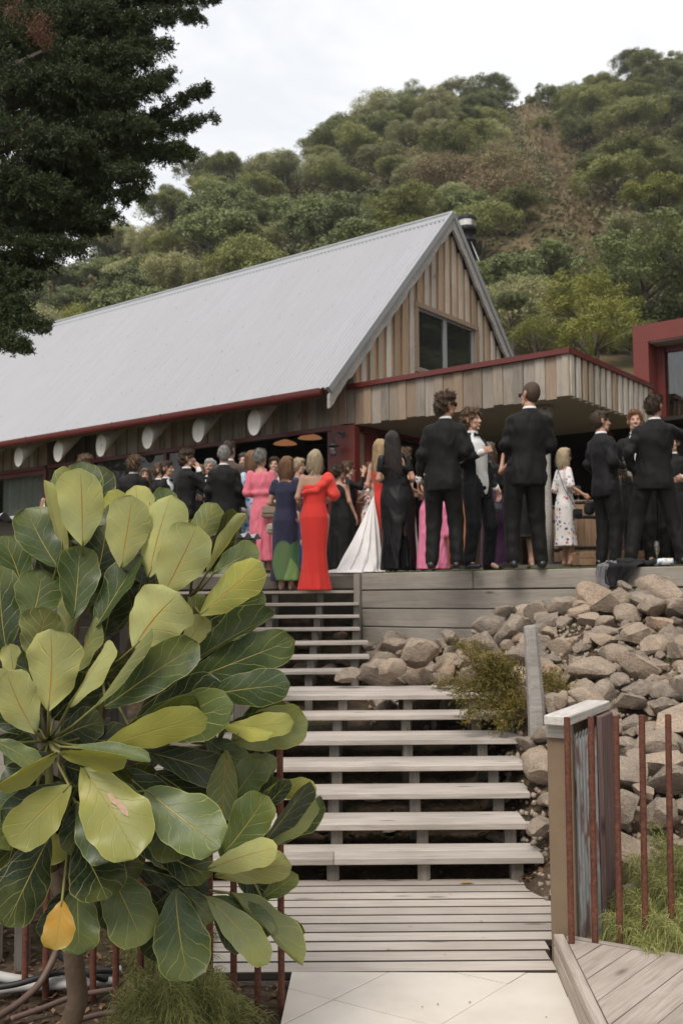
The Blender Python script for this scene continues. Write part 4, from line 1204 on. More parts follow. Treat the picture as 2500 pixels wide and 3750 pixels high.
hose('irrigation_pipe', [gz5(320, 1230, 0.0), gz5(450, 1180, 0.0), gz5(560, 1155, 0.0), gz5(640, 1150, 0.0)], 0.012, M['pipe'], 'thin brown irrigation pipe lying in front of the feathery shrub', 'pipe')

# ------------------------------------------------------------------ litter and weeds (uncountable)
def scatter(name, n, fn, size, mat, label, cat, seed):
    q = random.Random(seed)
    V, Fc = [], []
    for _ in range(n):
        x, y = fn(q)
        if x is None: continue
        z = float(ground_z(x, y)) + q.uniform(0.003, 0.018)
        a, s = q.uniform(0, 6.3), q.uniform(*size)
        tx, ty = q.uniform(-.5, .5), q.uniform(-.5, .5)
        c, d = math.cos(a), math.sin(a)
        k = len(V)
        for u, v in ((-1, 0), (0, -.5), (1, 0), (0, .5)):
            px_, py_ = (u * c - v * d) * s, (u * d + v * c) * s
            V.append((x + px_, y + py_, z + px_ * tx + py_ * ty + (0.15 * s if u == 0 else 0)))
        Fc += [(k, k + 1, k + 3), (k + 1, k + 2, k + 3)]
    o = put(name, mesh_from(name, V, np.array(Fc)), mat)
    o['kind'] = 'stuff'
    return tag(o, label, cat)
def f_left(q):
    return q.uniform(-2.2, -0.28), q.uniform(3.6, 5.6)
def f_stairs(q):
    return q.uniform(-1.4, 1.5), q.uniform(6.2, 8.6)
scatter('leaf_litter', 2600, f_left, (0.006, 0.028), M['litter'], 'dry leaf litter on the soil under the big-leaved tree', 'leaf litter', 1)
scatter('leaf_litter', 2400, f_stairs, (0.006, 0.032), M['litter'], 'dry leaf litter on the earth under the stairs', 'leaf litter', 2)
scatter('leaf_litter', 260, lambda q: (q.uniform(0.7, 1.35), q.uniform(6.15, 6.4)), (0.01, 0.03), M['litter'], 'fallen leaves gathered at the foot of the stairs', 'leaf litter', 3)
def f_weed(q):
    c = q.choice([(-0.95, 4.15), (-0.5, 4.25), (-1.3, 3.95), (-0.75, 3.9), (-0.4, 4.0)])
    return q.gauss(c[0], 0.16), q.gauss(c[1], 0.12)
scatter('ground_weeds', 4200, lambda q: (lambda p: p if p[0] < -0.3 else (None, None))(f_weed(q)), (0.005, 0.013), M['weed'], 'low green weeds covering the soil by the tile path', 'weeds', 4)
def f_weed2(q):
    c = q.choice([(1.35, 7.3), (-0.4, 7.1), (0.3, 7.0), (0.7, 6.7), (1.3, 6.5), (2.6, 8.1)])
    return q.gauss(c[0], 0.2), q.gauss(c[1], 0.15)
scatter('ground_weeds', 1500, f_weed2, (0.008, 0.018), M['weed'], 'green weeds growing under the treads', 'weeds', 6)
fl_ = thing('fallen_leaf', 'single fallen orange leaf on the pale deck boards', 'leaf', on_z(1072, 2029, 0.003))
put('blade', mesh_from('blade', [(-.05, 0, 0.0), (-.02, -.014, 0.004), (0.02, -.012, 0.006), (.05, 0, 0.001), (0.02, .012, 0.004), (-.02, .013, 0.007)], [(0, 1, 5), (1, 2, 4, 5), (2, 3, 4)]), plain('orange_leaf', (0.42, 0.22, 0.05), 0.7, var=0.3, scale=30), fl_)

# ------------------------------------------------------------------ feathery thread-leaved shrubs
def thread_shrub(name, c, rx, rz, n, label, seed, droop=0.95, mat='thread'):
    q = np.random.default_rng(seed)
    d = q.normal(size=(n, 3))
    d[:, 2] = np.abs(d[:, 2]) * 0.9 + 0.05
    d /= np.linalg.norm(d, axis=1)[:, None]
    rad = q.uniform(0.45, 0.97, n) ** 0.6
    lump = 1 + 0.24 * np.sin(d[:, 0] * 7 + seed) * np.sin(d[:, 1] * 6 + 2) + 0.18 * np.sin(d[:, 2] * 11 + d[:, 0] * 9 + seed)
    p0 = d * (rad * lump)[:, None] * (rx, rx, rz)
    L = q.uniform(0.05, 0.105, n)
    dirn = d * 0.55 + np.array([0, 0, 0.25]) + q.normal(scale=0.5, size=(n, 3))
    dirn /= np.linalg.norm(dirn, axis=1)[:, None]
    w = q.uniform(0.0011, 0.0020, n)
    side = np.cross(dirn, q.normal(size=(n, 3)))
    side /= np.linalg.norm(side, axis=1)[:, None] + 1e-9
    P = []
    for s in (0, 0.4, 0.75, 1.0):
        c_ = p0 + dirn * (L * s)[:, None] + np.array([0, 0, -1]) * (droop * L * s * s)[:, None]
        ww = w * (1 - 0.75 * s)
        P += [c_ - side * ww[:, None], c_ + side * ww[:, None]]
    V = np.stack(P, 1).reshape(-1, 3)
    b_ = np.arange(n) * 8
    Fc = np.concatenate([np.stack([b_ + k, b_ + k + 1, b_ + k + 3, b_ + k + 2], 1) for k in (0, 2, 4)])
    t = thing(name, label, 'shrub', c)
    put('foliage', mesh_from('foliage', V, Fc), M[mat], t)
    st = MB()
    for k in range(14):
        e = d[k] * (rx * 0.8, rx * 0.8, rz * 0.8)
        st.tube([(0, 0, -0.05), e * 0.5 + np.array([0, 0, 0.02]), e], [0.008, 0.005, 0.002], 5)
    st.put('stems', M['bark'], t)
    return t
thread_shrub('feathery_shrub', (-0.66, 4.15, -0.05), 0.27, 0.31, 17000, 'round feathery green shrub at the foot of the big-leaved tree', 11)
thread_shrub('feathery_shrub', (-0.86, 5.15, -0.05), 0.22, 0.28, 6000, 'dark feathery shrub behind the rusty bars', 12)
thread_shrub('feathery_shrub', (1.52, 4.86, 0.02), 0.30, 0.24, 22000, 'mounded feathery green shrub spilling over the low raised deck', 13)
thread_shrub('feathery_shrub', (1.80, 5.28, 0.05), 0.34, 0.43, 22000, 'taller feathery shrub behind the bars under the rocks', 14)
thread_shrub('feathery_shrub', (2.02, 4.82, 0.02), 0.32, 0.30, 14000, 'feathery green shrub at the right edge of the picture', 15)

# sprawling golden shrub over the right side of the stairs
def sprig_shrub(c, label, arms, seed):
    q = np.random.default_rng(seed)
    t = thing('sprawling_shrub', label, 'shrub', c)
    V, st = [], MB()
    for (ex, ey, ez, dens) in arms:
        e = np.array([ex, ey, ez], float)
        st.tube([(0, 0, -0.08), e * 0.5 + (0, 0, 0.03), e * 0.92], [0.012, 0.008, 0.003], 5)
        for k in range(dens * 2):
            s = q.uniform(0.25, 1.02)
            p = e * s + (0, 0, 0.12 * s * (1 - s)) + q.normal(scale=0.035 + 0.05 * (1 - s), size=3)
            d0 = e / np.linalg.norm(e) + q.normal(scale=0.75, size=3)
            d0 /= np.linalg.norm(d0)
            Ls = q.uniform(0.04, 0.10)
            for m_ in range(9):
                pp = p + d0 * Ls * m_ / 9
                dd = d0 * 0.6 + q.normal(scale=0.7, size=3)
                dd /= np.linalg.norm(dd)
                sd = np.cross(dd, q.normal(size=3))
                sd /= np.linalg.norm(sd)
                l_ = q.uniform(0.014, 0.028)
                V.append([pp - sd * 0.0036, pp + sd * 0.0036, pp + dd * l_])
    V = np.array(V)
    put('foliage', mesh_from('foliage', V.reshape(-1, 3), np.arange(len(V) * 3).reshape(-1, 3)), M['sprig'], t)
    st.put('stems', M['bark'], t)
p = at(1195, 1600, 7.9)
sprig_shrub(p, 'sprawling golden green shrub leaning over the right side of the stairs', [(-0.45, 0, 0.38, 170), (-0.28, -0.1, 0.30, 150), (-0.5, -0.1, 0.05, 150), (-0.15, 0, 0.25, 120), (-0.42, -0.15, -0.12, 130), (-0.2, -0.2, -0.2, 130), (0.28, 0, 0.12, 110), (-0.3, 0.05, 0.15, 130), (-0.08, -0.15, -0.05, 110), (-0.62, 0, 0.12, 90), (0.45, 0.0, 0.02, 80)], 21)

# ------------------------------------------------------------------ the big-leaved tree in the foreground
puka = thing('big_leaved_tree', 'small tree with huge glossy paddle leaves filling the lower left', 'tree', (-1.14, 4.0, -0.06))
PO = Vector((-1.14, 4.0, -0.06))
def zp(x, y, d): return at(x * 0.56, 1034.9 + y * 0.56, d) - PO     # spots read from an enlargement of the tree
RS = {1: (200, 1190, 3.72), 2: (420, 900, 3.98), 3: (780, 600, 4.10), 4: (890, 1200, 4.02), 5: (760, 1770, 3.86), 6: (1010, 1680, 4.02), 7: (330, 560, 4.12), 8: (130, 800, 4.02), 9: (600, 560, 4.14), 10: (300, 1420, 3.82)}
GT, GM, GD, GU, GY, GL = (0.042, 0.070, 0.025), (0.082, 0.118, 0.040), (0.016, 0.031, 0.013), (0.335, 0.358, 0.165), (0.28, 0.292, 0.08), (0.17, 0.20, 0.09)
# base x, y; tip x, y; width; distance of the middle; how much nearer (+) the tip is; side; colour; rosette
LEAVES = [
 (340,385,325,84,188,3.72,-.05,'U',GU,7),(345,340,335,48,150,3.98,-.05,'T',GT,7),(285,400,262,72,112,3.95,-.06,'U',GL,7),(262,460,190,128,60,3.80,.04,'U',GU,7),
 (235,475,110,238,165,3.80,-.03,'T',GT,8),(498,475,540,194,172,3.76,-.06,'U',GU,9),(612,515,702,190,175,3.80,-.06,'U',GU,9),(672,590,806,312,200,3.72,-.05,'U',GU,9),
 (470,325,482,163,96,3.98,-.04,'U',GY,9),(592,330,558,148,120,4.02,-.04,'U',GU,9),(640,310,692,156,100,4.05,-.04,'T',GM,9),(800,390,890,222,110,4.0,-.05,'U',GL,3),
 (855,490,1003,262,48,3.9,.0,'U',GU,3),(880,500,1052,392,110,4.0,-.03,'T',GM,3),(825,672,1072,466,150,3.80,-.03,'U',GY,3),(395,525,432,308,200,3.86,-.05,'T',GD,7),
 (305,685,332,392,158,3.74,-.05,'T',GT,7),(398,720,562,428,100,3.76,-.03,'T',GT,2),(95,575,10,352,150,3.90,-.04,'T',GT,8),(30,840,2,478,150,3.80,-.03,'T',GT,8),
 (125,710,172,494,180,3.78,-.04,'T',GM,8),(140,860,185,648,172,3.70,-.03,'U',GL,8),(200,1062,214,738,212,3.58,-.02,'U',GU,1),(62,955,42,798,84,3.74,-.03,'U',GU,8),
 (145,1155,30,912,165,3.56,.02,'U',GU,1),(285,1045,458,788,66,3.62,.0,'U',GU,1),(262,770,305,575,88,3.78,-.03,'U',GL,8),(318,905,405,690,60,3.76,-.02,'U',GL,2),
 (552,805,735,592,235,3.66,-.02,'U',GU,2),(765,805,838,682,98,3.86,-.03,'U',GU,4),(760,680,842,600,74,3.95,-.03,'U',GL,3),(560,600,585,478,120,4.02,-.04,'T',GD,9),
 (785,868,1112,660,98,3.90,.03,'T',GT,4),(745,955,1193,780,165,3.84,.05,'T',GT,4),(845,1005,1180,962,140,3.80,.05,'T',GT,4),(865,695,1062,584,84,3.98,.0,'T',GT,4),
 (435,1050,806,796,172,3.62,.02,'T',GT,2),(398,1045,634,742,40,3.56,.02,'U',GL,1),(535,1140,940,1052,190,3.66,.08,'T',GM,2),(435,1210,838,1096,140,3.52,.10,'T',GY,1),
 (925,1140,1196,1112,96,3.80,.06,'T',GY,4),(955,1190,1250,1108,170,3.92,.04,'T',GL,4),(912,1118,1115,1166,46,3.74,.04,'U',GY,4),(298,1218,606,1252,48,3.48,.10,'T',GM,1),
 (248,1240,503,1285,66,3.44,.10,'T',GY,1),(232,1238,5,1388,62,3.46,.12,'T',GY,1),(-30,1185,165,1288,80,3.55,.0,'T',GM,1),(150,1390,-10,1625,150,3.62,.06,'T',GM,1),
 (285,1375,50,1612,175,3.46,.12,'T',GY,1),(345,1305,555,1658,245,3.42,.14,'T',GY,10),(605,1395,895,1618,225,3.50,.12,'T',GM,10),(325,1445,445,1678,165,3.52,.10,'T',GT,10),
 (200,1590,30,1945,190,3.50,.12,'T',GD,10),(325,1615,440,1832,215,3.58,.08,'T',GD,10),(445,1715,590,2015,200,3.66,.08,'T',GM,10),(318,1788,325,2062,160,3.60,.08,'T',GM,10),
 (255,1848,225,2045,118,3.46,.05,'T',(0.42,0.24,0.035),10),(720,1805,775,2170,205,3.66,.08,'T',GT,5),(930,1235,918,1512,118,3.82,.02,'U',GL,4),(955,1432,1075,1272,128,3.86,.0,'T',GM,6),
 (925,1645,1090,1420,160,3.74,.02,'T',GM,6),(1085,1400,1296,1385,80,3.92,.02,'U',GY,6),(1085,1605,1272,1368,74,3.78,.02,'T',GD,6),(1085,1625,1286,1430,120,3.84,.02,'T',GL,6),
 (1075,1480,1188,1358,64,3.84,.0,'T',GD,6),(985,1265,1135,1292,84,3.95,.0,'T',GL,4),(855,1715,1136,1632,112,3.66,.04,'U',GU,6),(885,1745,1192,1692,128,3.76,.04,'U',GU,6),
 (1075,1840,1216,1745,74,3.86,.02,'T',GM,6),(855,1835,1098,2095,120,3.66,.06,'T',GL,5),(945,1815,1250,2088,92,3.78,.05,'T',GL,5),(640,1640,860,1745,128,3.72,.06,'T',GD,5),
 (735,1785,876,1925,80,3.70,.05,'T',GD,5),(550,1705,850,1800,110,3.82,.03,'T',GD,5),(895,1495,945,1690,78,3.84,.0,'T',GT,6),(600,1235,960,1345,130,3.84,.02,'T',GD,4),
 (640,1320,840,1480,150,3.9,.02,'T',GD,5),(480,1300,700,1500,140,3.88,.02,'T',GD,10),(330,1000,520,860,150,3.9,.0,'T',GD,2),(430,760,470,560,150,4.0,.0,'T',GD,2),
 (620,880,780,700,150,4.0,.0,'T',GD,2),(180,1330,330,1500,130,3.8,.0,'T',GD,10),(540,1560,760,1660,140,3.84,.02,'T',GD,5),(700,500,790,440,110,4.1,.0,'T',GD,9),
 (180,1560,260,1680,110,3.82,.0,'T',GY,10),(880,1900,1000,2050,90,3.84,.02,'T',GD,5),(840,1180,1010,1290,100,3.9,.0,'T',GT,4),(940,1500,990,1400,100,3.95,.0,'T',GD,6),
 (240,880,120,640,170,4.0,.0,'T',GD,8),(60,700,-20,560,120,4.0,.0,'T',GT,8),(380,560,520,400,150,4.06,.0,'T',GD,9),(690,760,900,720,120,4.02,.0,'T',GD,4),(520,980,720,880,150,3.95,.0,'T',GD,2),
 (720,1180,930,1010,140,3.98,.0,'T',GD,4),(420,1380,640,1330,130,3.92,.0,'T',GD,10),(90,1480,30,1720,150,3.8,.0,'T',GD,10),(760,1300,1000,1260,120,4.0,.0,'T',GD,4),(780,1500,930,1600,130,3.98,.0,'T',GD,6),
 (560,1800,700,1900,120,3.95,.0,'T',GD,5),(980,1330,1120,1330,110,4.0,.0,'T',GM,6),(250,520,180,330,140,4.0,.0,'T',GT,7),(740,420,830,300,110,4.1,.0,'T',GM,9),(10,1050,-30,900,120,3.7,.0,'U',GU,8),
 (960,1720,1110,1830,110,3.95,.0,'T',GD,6),(430,1640,560,1760,130,3.8,.0,'T',GD,10),(150,980,280,900,120,3.85,.0,'T',GD,8),(960,560,1080,640,90,4.05,.0,'T',GT,3),(1010,880,1120,860,90,4.0,.0,'T',GD,4),
 (220,1100,380,960,150,3.95,.0,'T',GD,1),(240,1180,420,1110,140,3.9,.0,'T',GD,1),(170,1150,60,1060,130,3.9,.0,'T',GD,1),(250,1060,330,880,120,3.95,.0,'T',GT,2),(330,1180,520,1180,130,3.9,.0,'T',GD,1),(160,1230,20,1290,120,3.85,.0,'T',GT,1),(260,1290,420,1330,120,3.85,.0,'T',GD,10),(120,1280,60,1450,130,3.86,.0,'T',GD,10)]
def leaf_mesh(Lv, W, seed, curl, fold, droop):
    q = random.Random(seed)
    nu, nv = 10, 18
    ph, ph2 = q.uniform(0, 6), q.uniform(0, 6)
    wf = q.uniform(0.5, 1.0)
    asy = q.uniform(-0.06, 0.06)
    V, UV = [], []
    for j in range(nv + 1):
        t = j / nv
        tt = min(max(t, 0.0), 1.0)
        sh = ((tt + 0.012) ** 0.80) * (max(0.0, 1.0 - tt) ** 0.40) / 0.468
        if j == nv: sh = 0.10
        for i in range(nu + 1):
            u = -1 + 2 * i / nu
            e = abs(u)
            edge = 1 + (0.05 * math.sin(t * 11 + ph + (2 if u > 0 else 0)) + 0.03 * math.sin(t * 27 + ph2)) * e
            x = u * W / 2 * sh * edge + asy * W * math.sin(t * 3.14)
            y = Lv * (t - 0.02 * e * e * (1 - t))
            z = fold * e * W * 0.5 * sh                                      # shallow V across the midrib
            z += curl * W * (u ** 2) * 0.5 * sh
            z += wf * 0.055 * W * math.sin(t * 14 + ph + u * 1.5) * e ** 2      # wavy margin
            z += 0.010 * W * math.sin((t * 7 - 1.9 * e ** 0.75) * 6.283) * (1 - e) * e * 4 * sh   # quilting between the veins
            z -= droop * Lv * (t * t) * 0.5
            V.append((x, y, z))
            UV.append((0.5 + u / 2, t))
    n = nu + 1
    Fc = np.array([(j * n + i, j * n + i + 1, (j + 1) * n + i + 1, (j + 1) * n + i) for j in range(nv) for i in range(nu)])
    me = mesh_from('leaf', V, Fc, True)
    ul = me.uv_layers.new(name='UVMap')
    li = np.empty(len(me.loops), np.int32)
    me.loops.foreach_get('vertex_index', li)
    ul.data.foreach_set('uv', np.array(UV, np.float32)[li].ravel())
    return me
_lq = random.Random(4)
for _b in [l for l in LEAVES if l[7] == 'T' or _lq.random() < 0.4]:  # fill leaves behind, their colour darkened for the shade inside the crown
    if _lq.random() < 0.12: continue
    _a = _lq.uniform(-0.5, 0.5)
    _dx, _dy = _b[2] - _b[0], _b[3] - _b[1]
    _k = _lq.uniform(0.75, 0.98)
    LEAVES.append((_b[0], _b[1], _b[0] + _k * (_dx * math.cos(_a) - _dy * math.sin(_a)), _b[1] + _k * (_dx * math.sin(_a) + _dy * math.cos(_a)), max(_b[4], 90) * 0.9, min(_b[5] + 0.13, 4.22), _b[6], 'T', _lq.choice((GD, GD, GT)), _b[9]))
stalk_from = {k: zp(*v) for k, v in RS.items()}
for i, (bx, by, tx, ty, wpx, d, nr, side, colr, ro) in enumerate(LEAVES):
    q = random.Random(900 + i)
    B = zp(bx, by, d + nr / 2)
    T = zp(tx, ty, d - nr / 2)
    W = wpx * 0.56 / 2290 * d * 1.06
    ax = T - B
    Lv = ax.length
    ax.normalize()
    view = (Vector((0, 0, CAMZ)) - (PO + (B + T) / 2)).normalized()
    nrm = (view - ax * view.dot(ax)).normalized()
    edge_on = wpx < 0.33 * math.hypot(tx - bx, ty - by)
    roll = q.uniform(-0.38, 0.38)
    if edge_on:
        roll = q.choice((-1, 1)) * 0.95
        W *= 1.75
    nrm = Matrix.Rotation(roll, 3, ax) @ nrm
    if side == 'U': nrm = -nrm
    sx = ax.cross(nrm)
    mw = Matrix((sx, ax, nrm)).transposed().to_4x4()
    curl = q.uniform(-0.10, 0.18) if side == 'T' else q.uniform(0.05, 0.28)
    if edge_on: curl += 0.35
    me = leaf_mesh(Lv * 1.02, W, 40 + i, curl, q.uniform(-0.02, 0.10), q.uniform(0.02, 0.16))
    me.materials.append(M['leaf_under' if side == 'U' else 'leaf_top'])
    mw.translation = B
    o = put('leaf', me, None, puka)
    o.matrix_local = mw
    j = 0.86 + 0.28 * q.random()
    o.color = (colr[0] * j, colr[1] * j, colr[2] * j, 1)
    # stalk back to its rosette
    S0 = stalk_from[ro]
    loc = lambda p_: mw.inverted() @ p_
    mid = (S0 + B) / 2 + Vector((0, 0, -0.012))
    Lst = (S0 - B).length
    s0 = B + (S0 - B) * min(1.0, 0.34 / max(Lst, 0.01))
    MB().tube([loc(s0), loc((s0 + B) / 2 + Vector((0, 0, -0.01))), loc(B), loc(B + ax * Lv * 0.12)], [0.0062, 0.0052, 0.0048, 0.0022], 6).put('leaf_stalk', M['stalk'], o, True)
    if i == 49:                                                  # dead patch on the big drooping leaf
        pv = [(0.02, 0.34), (0.10, 0.36), (0.13, 0.45), (0.19, 0.50), (0.20, 0.60), (0.15, 0.66), (0.09, 0.60), (0.07, 0.50), (0.01, 0.44)]
        def surf(u, t):
            nu, nv = 10, 18
            k = int(round(t * nv)) * 11 + int(round((u + 1) * 5))
            return me.vertices[k].co
        put('dead_patch', mesh_from('dead_patch', [(-(u + 0.10) * W * 0.8, t * Lv, surf(-u, t).z + 0.0055) for u, t in pv], [tuple(range(len(pv)))]), M['dead_patch'], o)
        o['label'] = 'yellow green leaf with a dead brown patch'
tr_ = MB().tube([(0.0, 0.0, -0.1), zp(322, 2250, 4.0), zp(300, 2050, 3.99), zp(270, 1850, 3.96), zp(225, 1720, 3.94)], [0.043, 0.040, 0.038, 0.036, 0.030], 14)
tr_.put('trunk', M['bark'], puka, True)
fork = zp(225, 1720, 3.94)
for k, pts in {1: [(205, 1500, 3.84)], 2: [(300, 1450, 3.92), (400, 1100, 3.98)], 3: [(480, 1300, 4.0), (700, 850, 4.08)], 4: [(420, 1550, 4.0), (760, 1350, 4.04)], 5: [(400, 1760, 3.95), (600, 1800, 3.9)], 6: [(500, 1720, 4.02), (850, 1720, 4.04)], 7: [(260, 1300, 4.0), (300, 850, 4.08)], 8: [(200, 1300, 4.0)], 9: [(330, 1300, 4.02), (520, 850, 4.1)], 10: [(250, 1560, 3.9)]}.items():
    P = [fork] + [zp(*a) for a in pts] + [stalk_from[k]]
    MB().tube(P, [0.022] + [0.018] * (len(P) - 2) + [0.013], 8).put('branch', M['stalk'] if k in (1, 2) else M['bark'], puka, True)
# specks of debris and tiny weeds on the paving and boards
q = random.Random(12)
V, Fc = [], []
for _ in range(26):
    x, y = q.uniform(-0.2, 0.95), q.uniform(3.9, 6.2)
    s_ = q.uniform(0.003, 0.009)
    a = q.uniform(0, 6.3)
    n = len(V)
    V += [(x + s_ * math.cos(a + k * 2.1) * (1.6 if k == 0 else 0.8), y + s_ * math.sin(a + k * 2.1), 0.003 + 0.004 * q.random()) for k in range(3)]
    Fc.append((n, n + 1, n + 2))
o = put('debris', mesh_from('debris', V, np.array(Fc)), M['litter'])
o['kind'] = 'stuff'
tag(o, 'dry specks of leaf debris on the tiles and deck', 'leaf litter')
# ------------------------------------------------------------------ dark conifer at the upper left
con = thing('dark_conifer', 'dark needle-leaved tree hanging into the upper left corner', 'tree', (-5.6, 9.4, -0.2))
CO = Vector((-5.6, 9.4, -0.2))
q = np.random.default_rng(77)
# limbs: (start, tip) seen as sprays; x, y in the photo, distance
SPR = [(-60, 100, 8.4, 250, 20, 8.0, 95), (100, -30, 8.6, 380, -25, 8.2, 60), (200, 0, 8.5, 500, -5, 8.2, 34), (120, 60, 8.2, 455, 28, 8.0, 40), (100, 120, 8.0, 350, 130, 7.8, 60), (150, 110, 8.2, 385, 95, 8.0, 45),
       (60, 230, 8.0, 365, 190, 7.8, 60), (150, 260, 8.2, 395, 165, 8.0, 34), (120, 300, 8.0, 330, 280, 7.7, 60), (250, 330, 8.2, 478, 195, 8.0, 32), (230, 330, 8.1, 492, 268, 8.0, 32), (200, 340, 8.0, 440, 350, 7.8, 38),
       (60, 380, 7.9, 330, 390, 7.6, 60), (150, 400, 8.0, 420, 325, 7.8, 40), (60, 440, 7.9, 325, 440, 7.7, 48), (0, 480, 7.8, 270, 490, 7.6, 50), (50, 520, 7.9, 240, 520, 7.8, 38), (-40, 560, 7.8, 185, 560, 7.6, 50),
       (-60, 300, 7.8, 180, 330, 7.5, 90), (-60, 180, 8.0, 200, 180, 7.7, 90), (-80, 420, 7.8, 150, 430, 7.5, 80), (-80, 640, 7.8, 90, 640, 7.6, 45), (-60, 720, 7.7, 110, 745, 7.5, 34), (-60, 760, 7.7, 60, 790, 7.5, 36), (-80, 690, 7.8, 60, 700, 7.6, 45),
       (-60, 600, 8.0, 120, 600, 7.9, 45), (-50, 20, 8.6, 180, 10, 8.3, 90), (250, 60, 8.6, 330, 60, 8.4, 70), (180, 200, 8.5, 290, 240, 8.4, 80), (120, 420, 8.3, 230, 430, 8.2, 70), (-40, 520, 8.2, 120, 500, 8.1, 70), (-60, 60, 8.9, 300, 80, 8.8, 120), (-60, 260, 8.9, 260, 270, 8.8, 120), (-60, 400, 8.8, 200, 420, 8.7, 110), (-80, 150, 9.0, 280, 170, 8.9, 120), (-60, 480, 8.7, 140, 480, 8.6, 80)]
tuft_p, tuft_d, dead = [], [], []
for (x0, y0, d0, x1, y1, d1, rpx) in SPR:
    a, b_ = np.array(at(x0, y0, d0)), np.array(at(x1, y1, d1))
    L = np.linalg.norm(b_ - a)
    r = rpx * d0 / 2290
    n = int(1250 * (0.5 + L) * (0.35 + r / 0.2))
    s = q.uniform(0, 1.0, n) ** 0.8
    ax = (b_ - a) / L
    # side twigs
    nt = max(10, int(n / 16))
    ts = q.uniform(0, 1, nt)
    td = q.normal(size=(nt, 3))
    td -= 0.45 * np.outer(td @ ax, ax)
    td /= np.linalg.norm(td, axis=1)[:, None]
    td = td * 0.85 + ax * 0.55 + np.array([0, 0, -0.12])
    tl = r * q.uniform(0.6, 1.3, nt) * (1.0 - 0.55 * ts)
    k = q.integers(0, nt, n)
    u = q.uniform(0.15, 1.0, n) ** 0.7
    P = a + np.outer(ts[k], b_ - a) + td[k] * (tl[k] * u)[:, None] + q.normal(scale=0.018, size=(n, 3))
    P += np.array([0, 0, -0.25]) * ((ts[k] ** 2) * r * 0.5)[:, None]
    D = td[k] * 0.8 + q.normal(scale=0.45, size=(n, 3))
    tuft_p.append(P)
    tuft_d.append(D)
P = np.concatenate(tuft_p)
D = np.concatenate(tuft_d)
D /= np.linalg.norm(D, axis=1)[:, None]
nb = 8
N = len(P)
off = q.uniform(-0.5, 0.5, (N, nb))
base = P[:, None, :] + D[:, None, :] * (off * 0.045)[:, :, None]
nd_ = D[:, None, :] * 0.55 + q.normal(scale=0.62, size=(N, nb, 3))
nd_ /= np.linalg.norm(nd_, axis=2)[:, :, None]
sd = np.cross(nd_, q.normal(size=(N, nb, 3)))
sd /= np.linalg.norm(sd, axis=2)[:, :, None]
ln_ = q.uniform(0.016, 0.030, (N, nb))[:, :, None]
V = np.stack([base - sd * 0.0046, base + sd * 0.0046, base + nd_ * ln_], 2).reshape(-1, 3) - np.array(CO)
put('crown', mesh_from('crown', V, np.arange(len(V)).reshape(-1, 3)), M['needle'], con)
br = MB()
for (x0, y0, d0, x1, y1, d1, rpx) in SPR:
    a, b_ = at(x0, y0, d0) - CO, at(x1, y1, d1) - CO
    br.tube([Vector((0.0, 0, max(0.5, a.z - 0.5))), a, (a + b_) / 2 + Vector((0, 0, 0.03)), b_], [0.045, 0.026, 0.014, 0.004], 6)
br.put('branches', M['bark_far'], con)
MB().tube([(0, 0, -0.2), (0.05, 0, 2), (0, 0.05, 5), (0, 0, 9)], [0.36, 0.30, 0.2, 0.05], 12).put('trunk', M['bark'], con, True)
# dead brown sprays
V = []
for (x, y, d, r, n) in [(90, 60, 7.7, 34, 620), (95, 85, 7.7, 18, 260), (60, 320, 7.6, 22, 170), (30, 20, 7.7, 30, 260), (110, 95, 7.7, 12, 120)]:
    c = np.array(at(x, y, d)) - np.array(CO)
    for _ in range(n):
        p = c + q.normal(scale=r * d / 2290 * 0.5, size=3) * (1, 1, 1.2)
        dd = q.normal(scale=0.5, size=3) + (0, 0, -0.8)
        dd /= np.linalg.norm(dd)
        s_ = np.cross(dd, q.normal(size=3))
        s_ /= np.linalg.norm(s_)
        V.append([p - s_ * 0.003, p + s_ * 0.003, p + dd * 0.03])
V = np.array(V).reshape(-1, 3)
put('dead_sprays', mesh_from('dead_sprays', V, np.arange(len(V)).reshape(-1, 3)), M['needle_dead'], con)

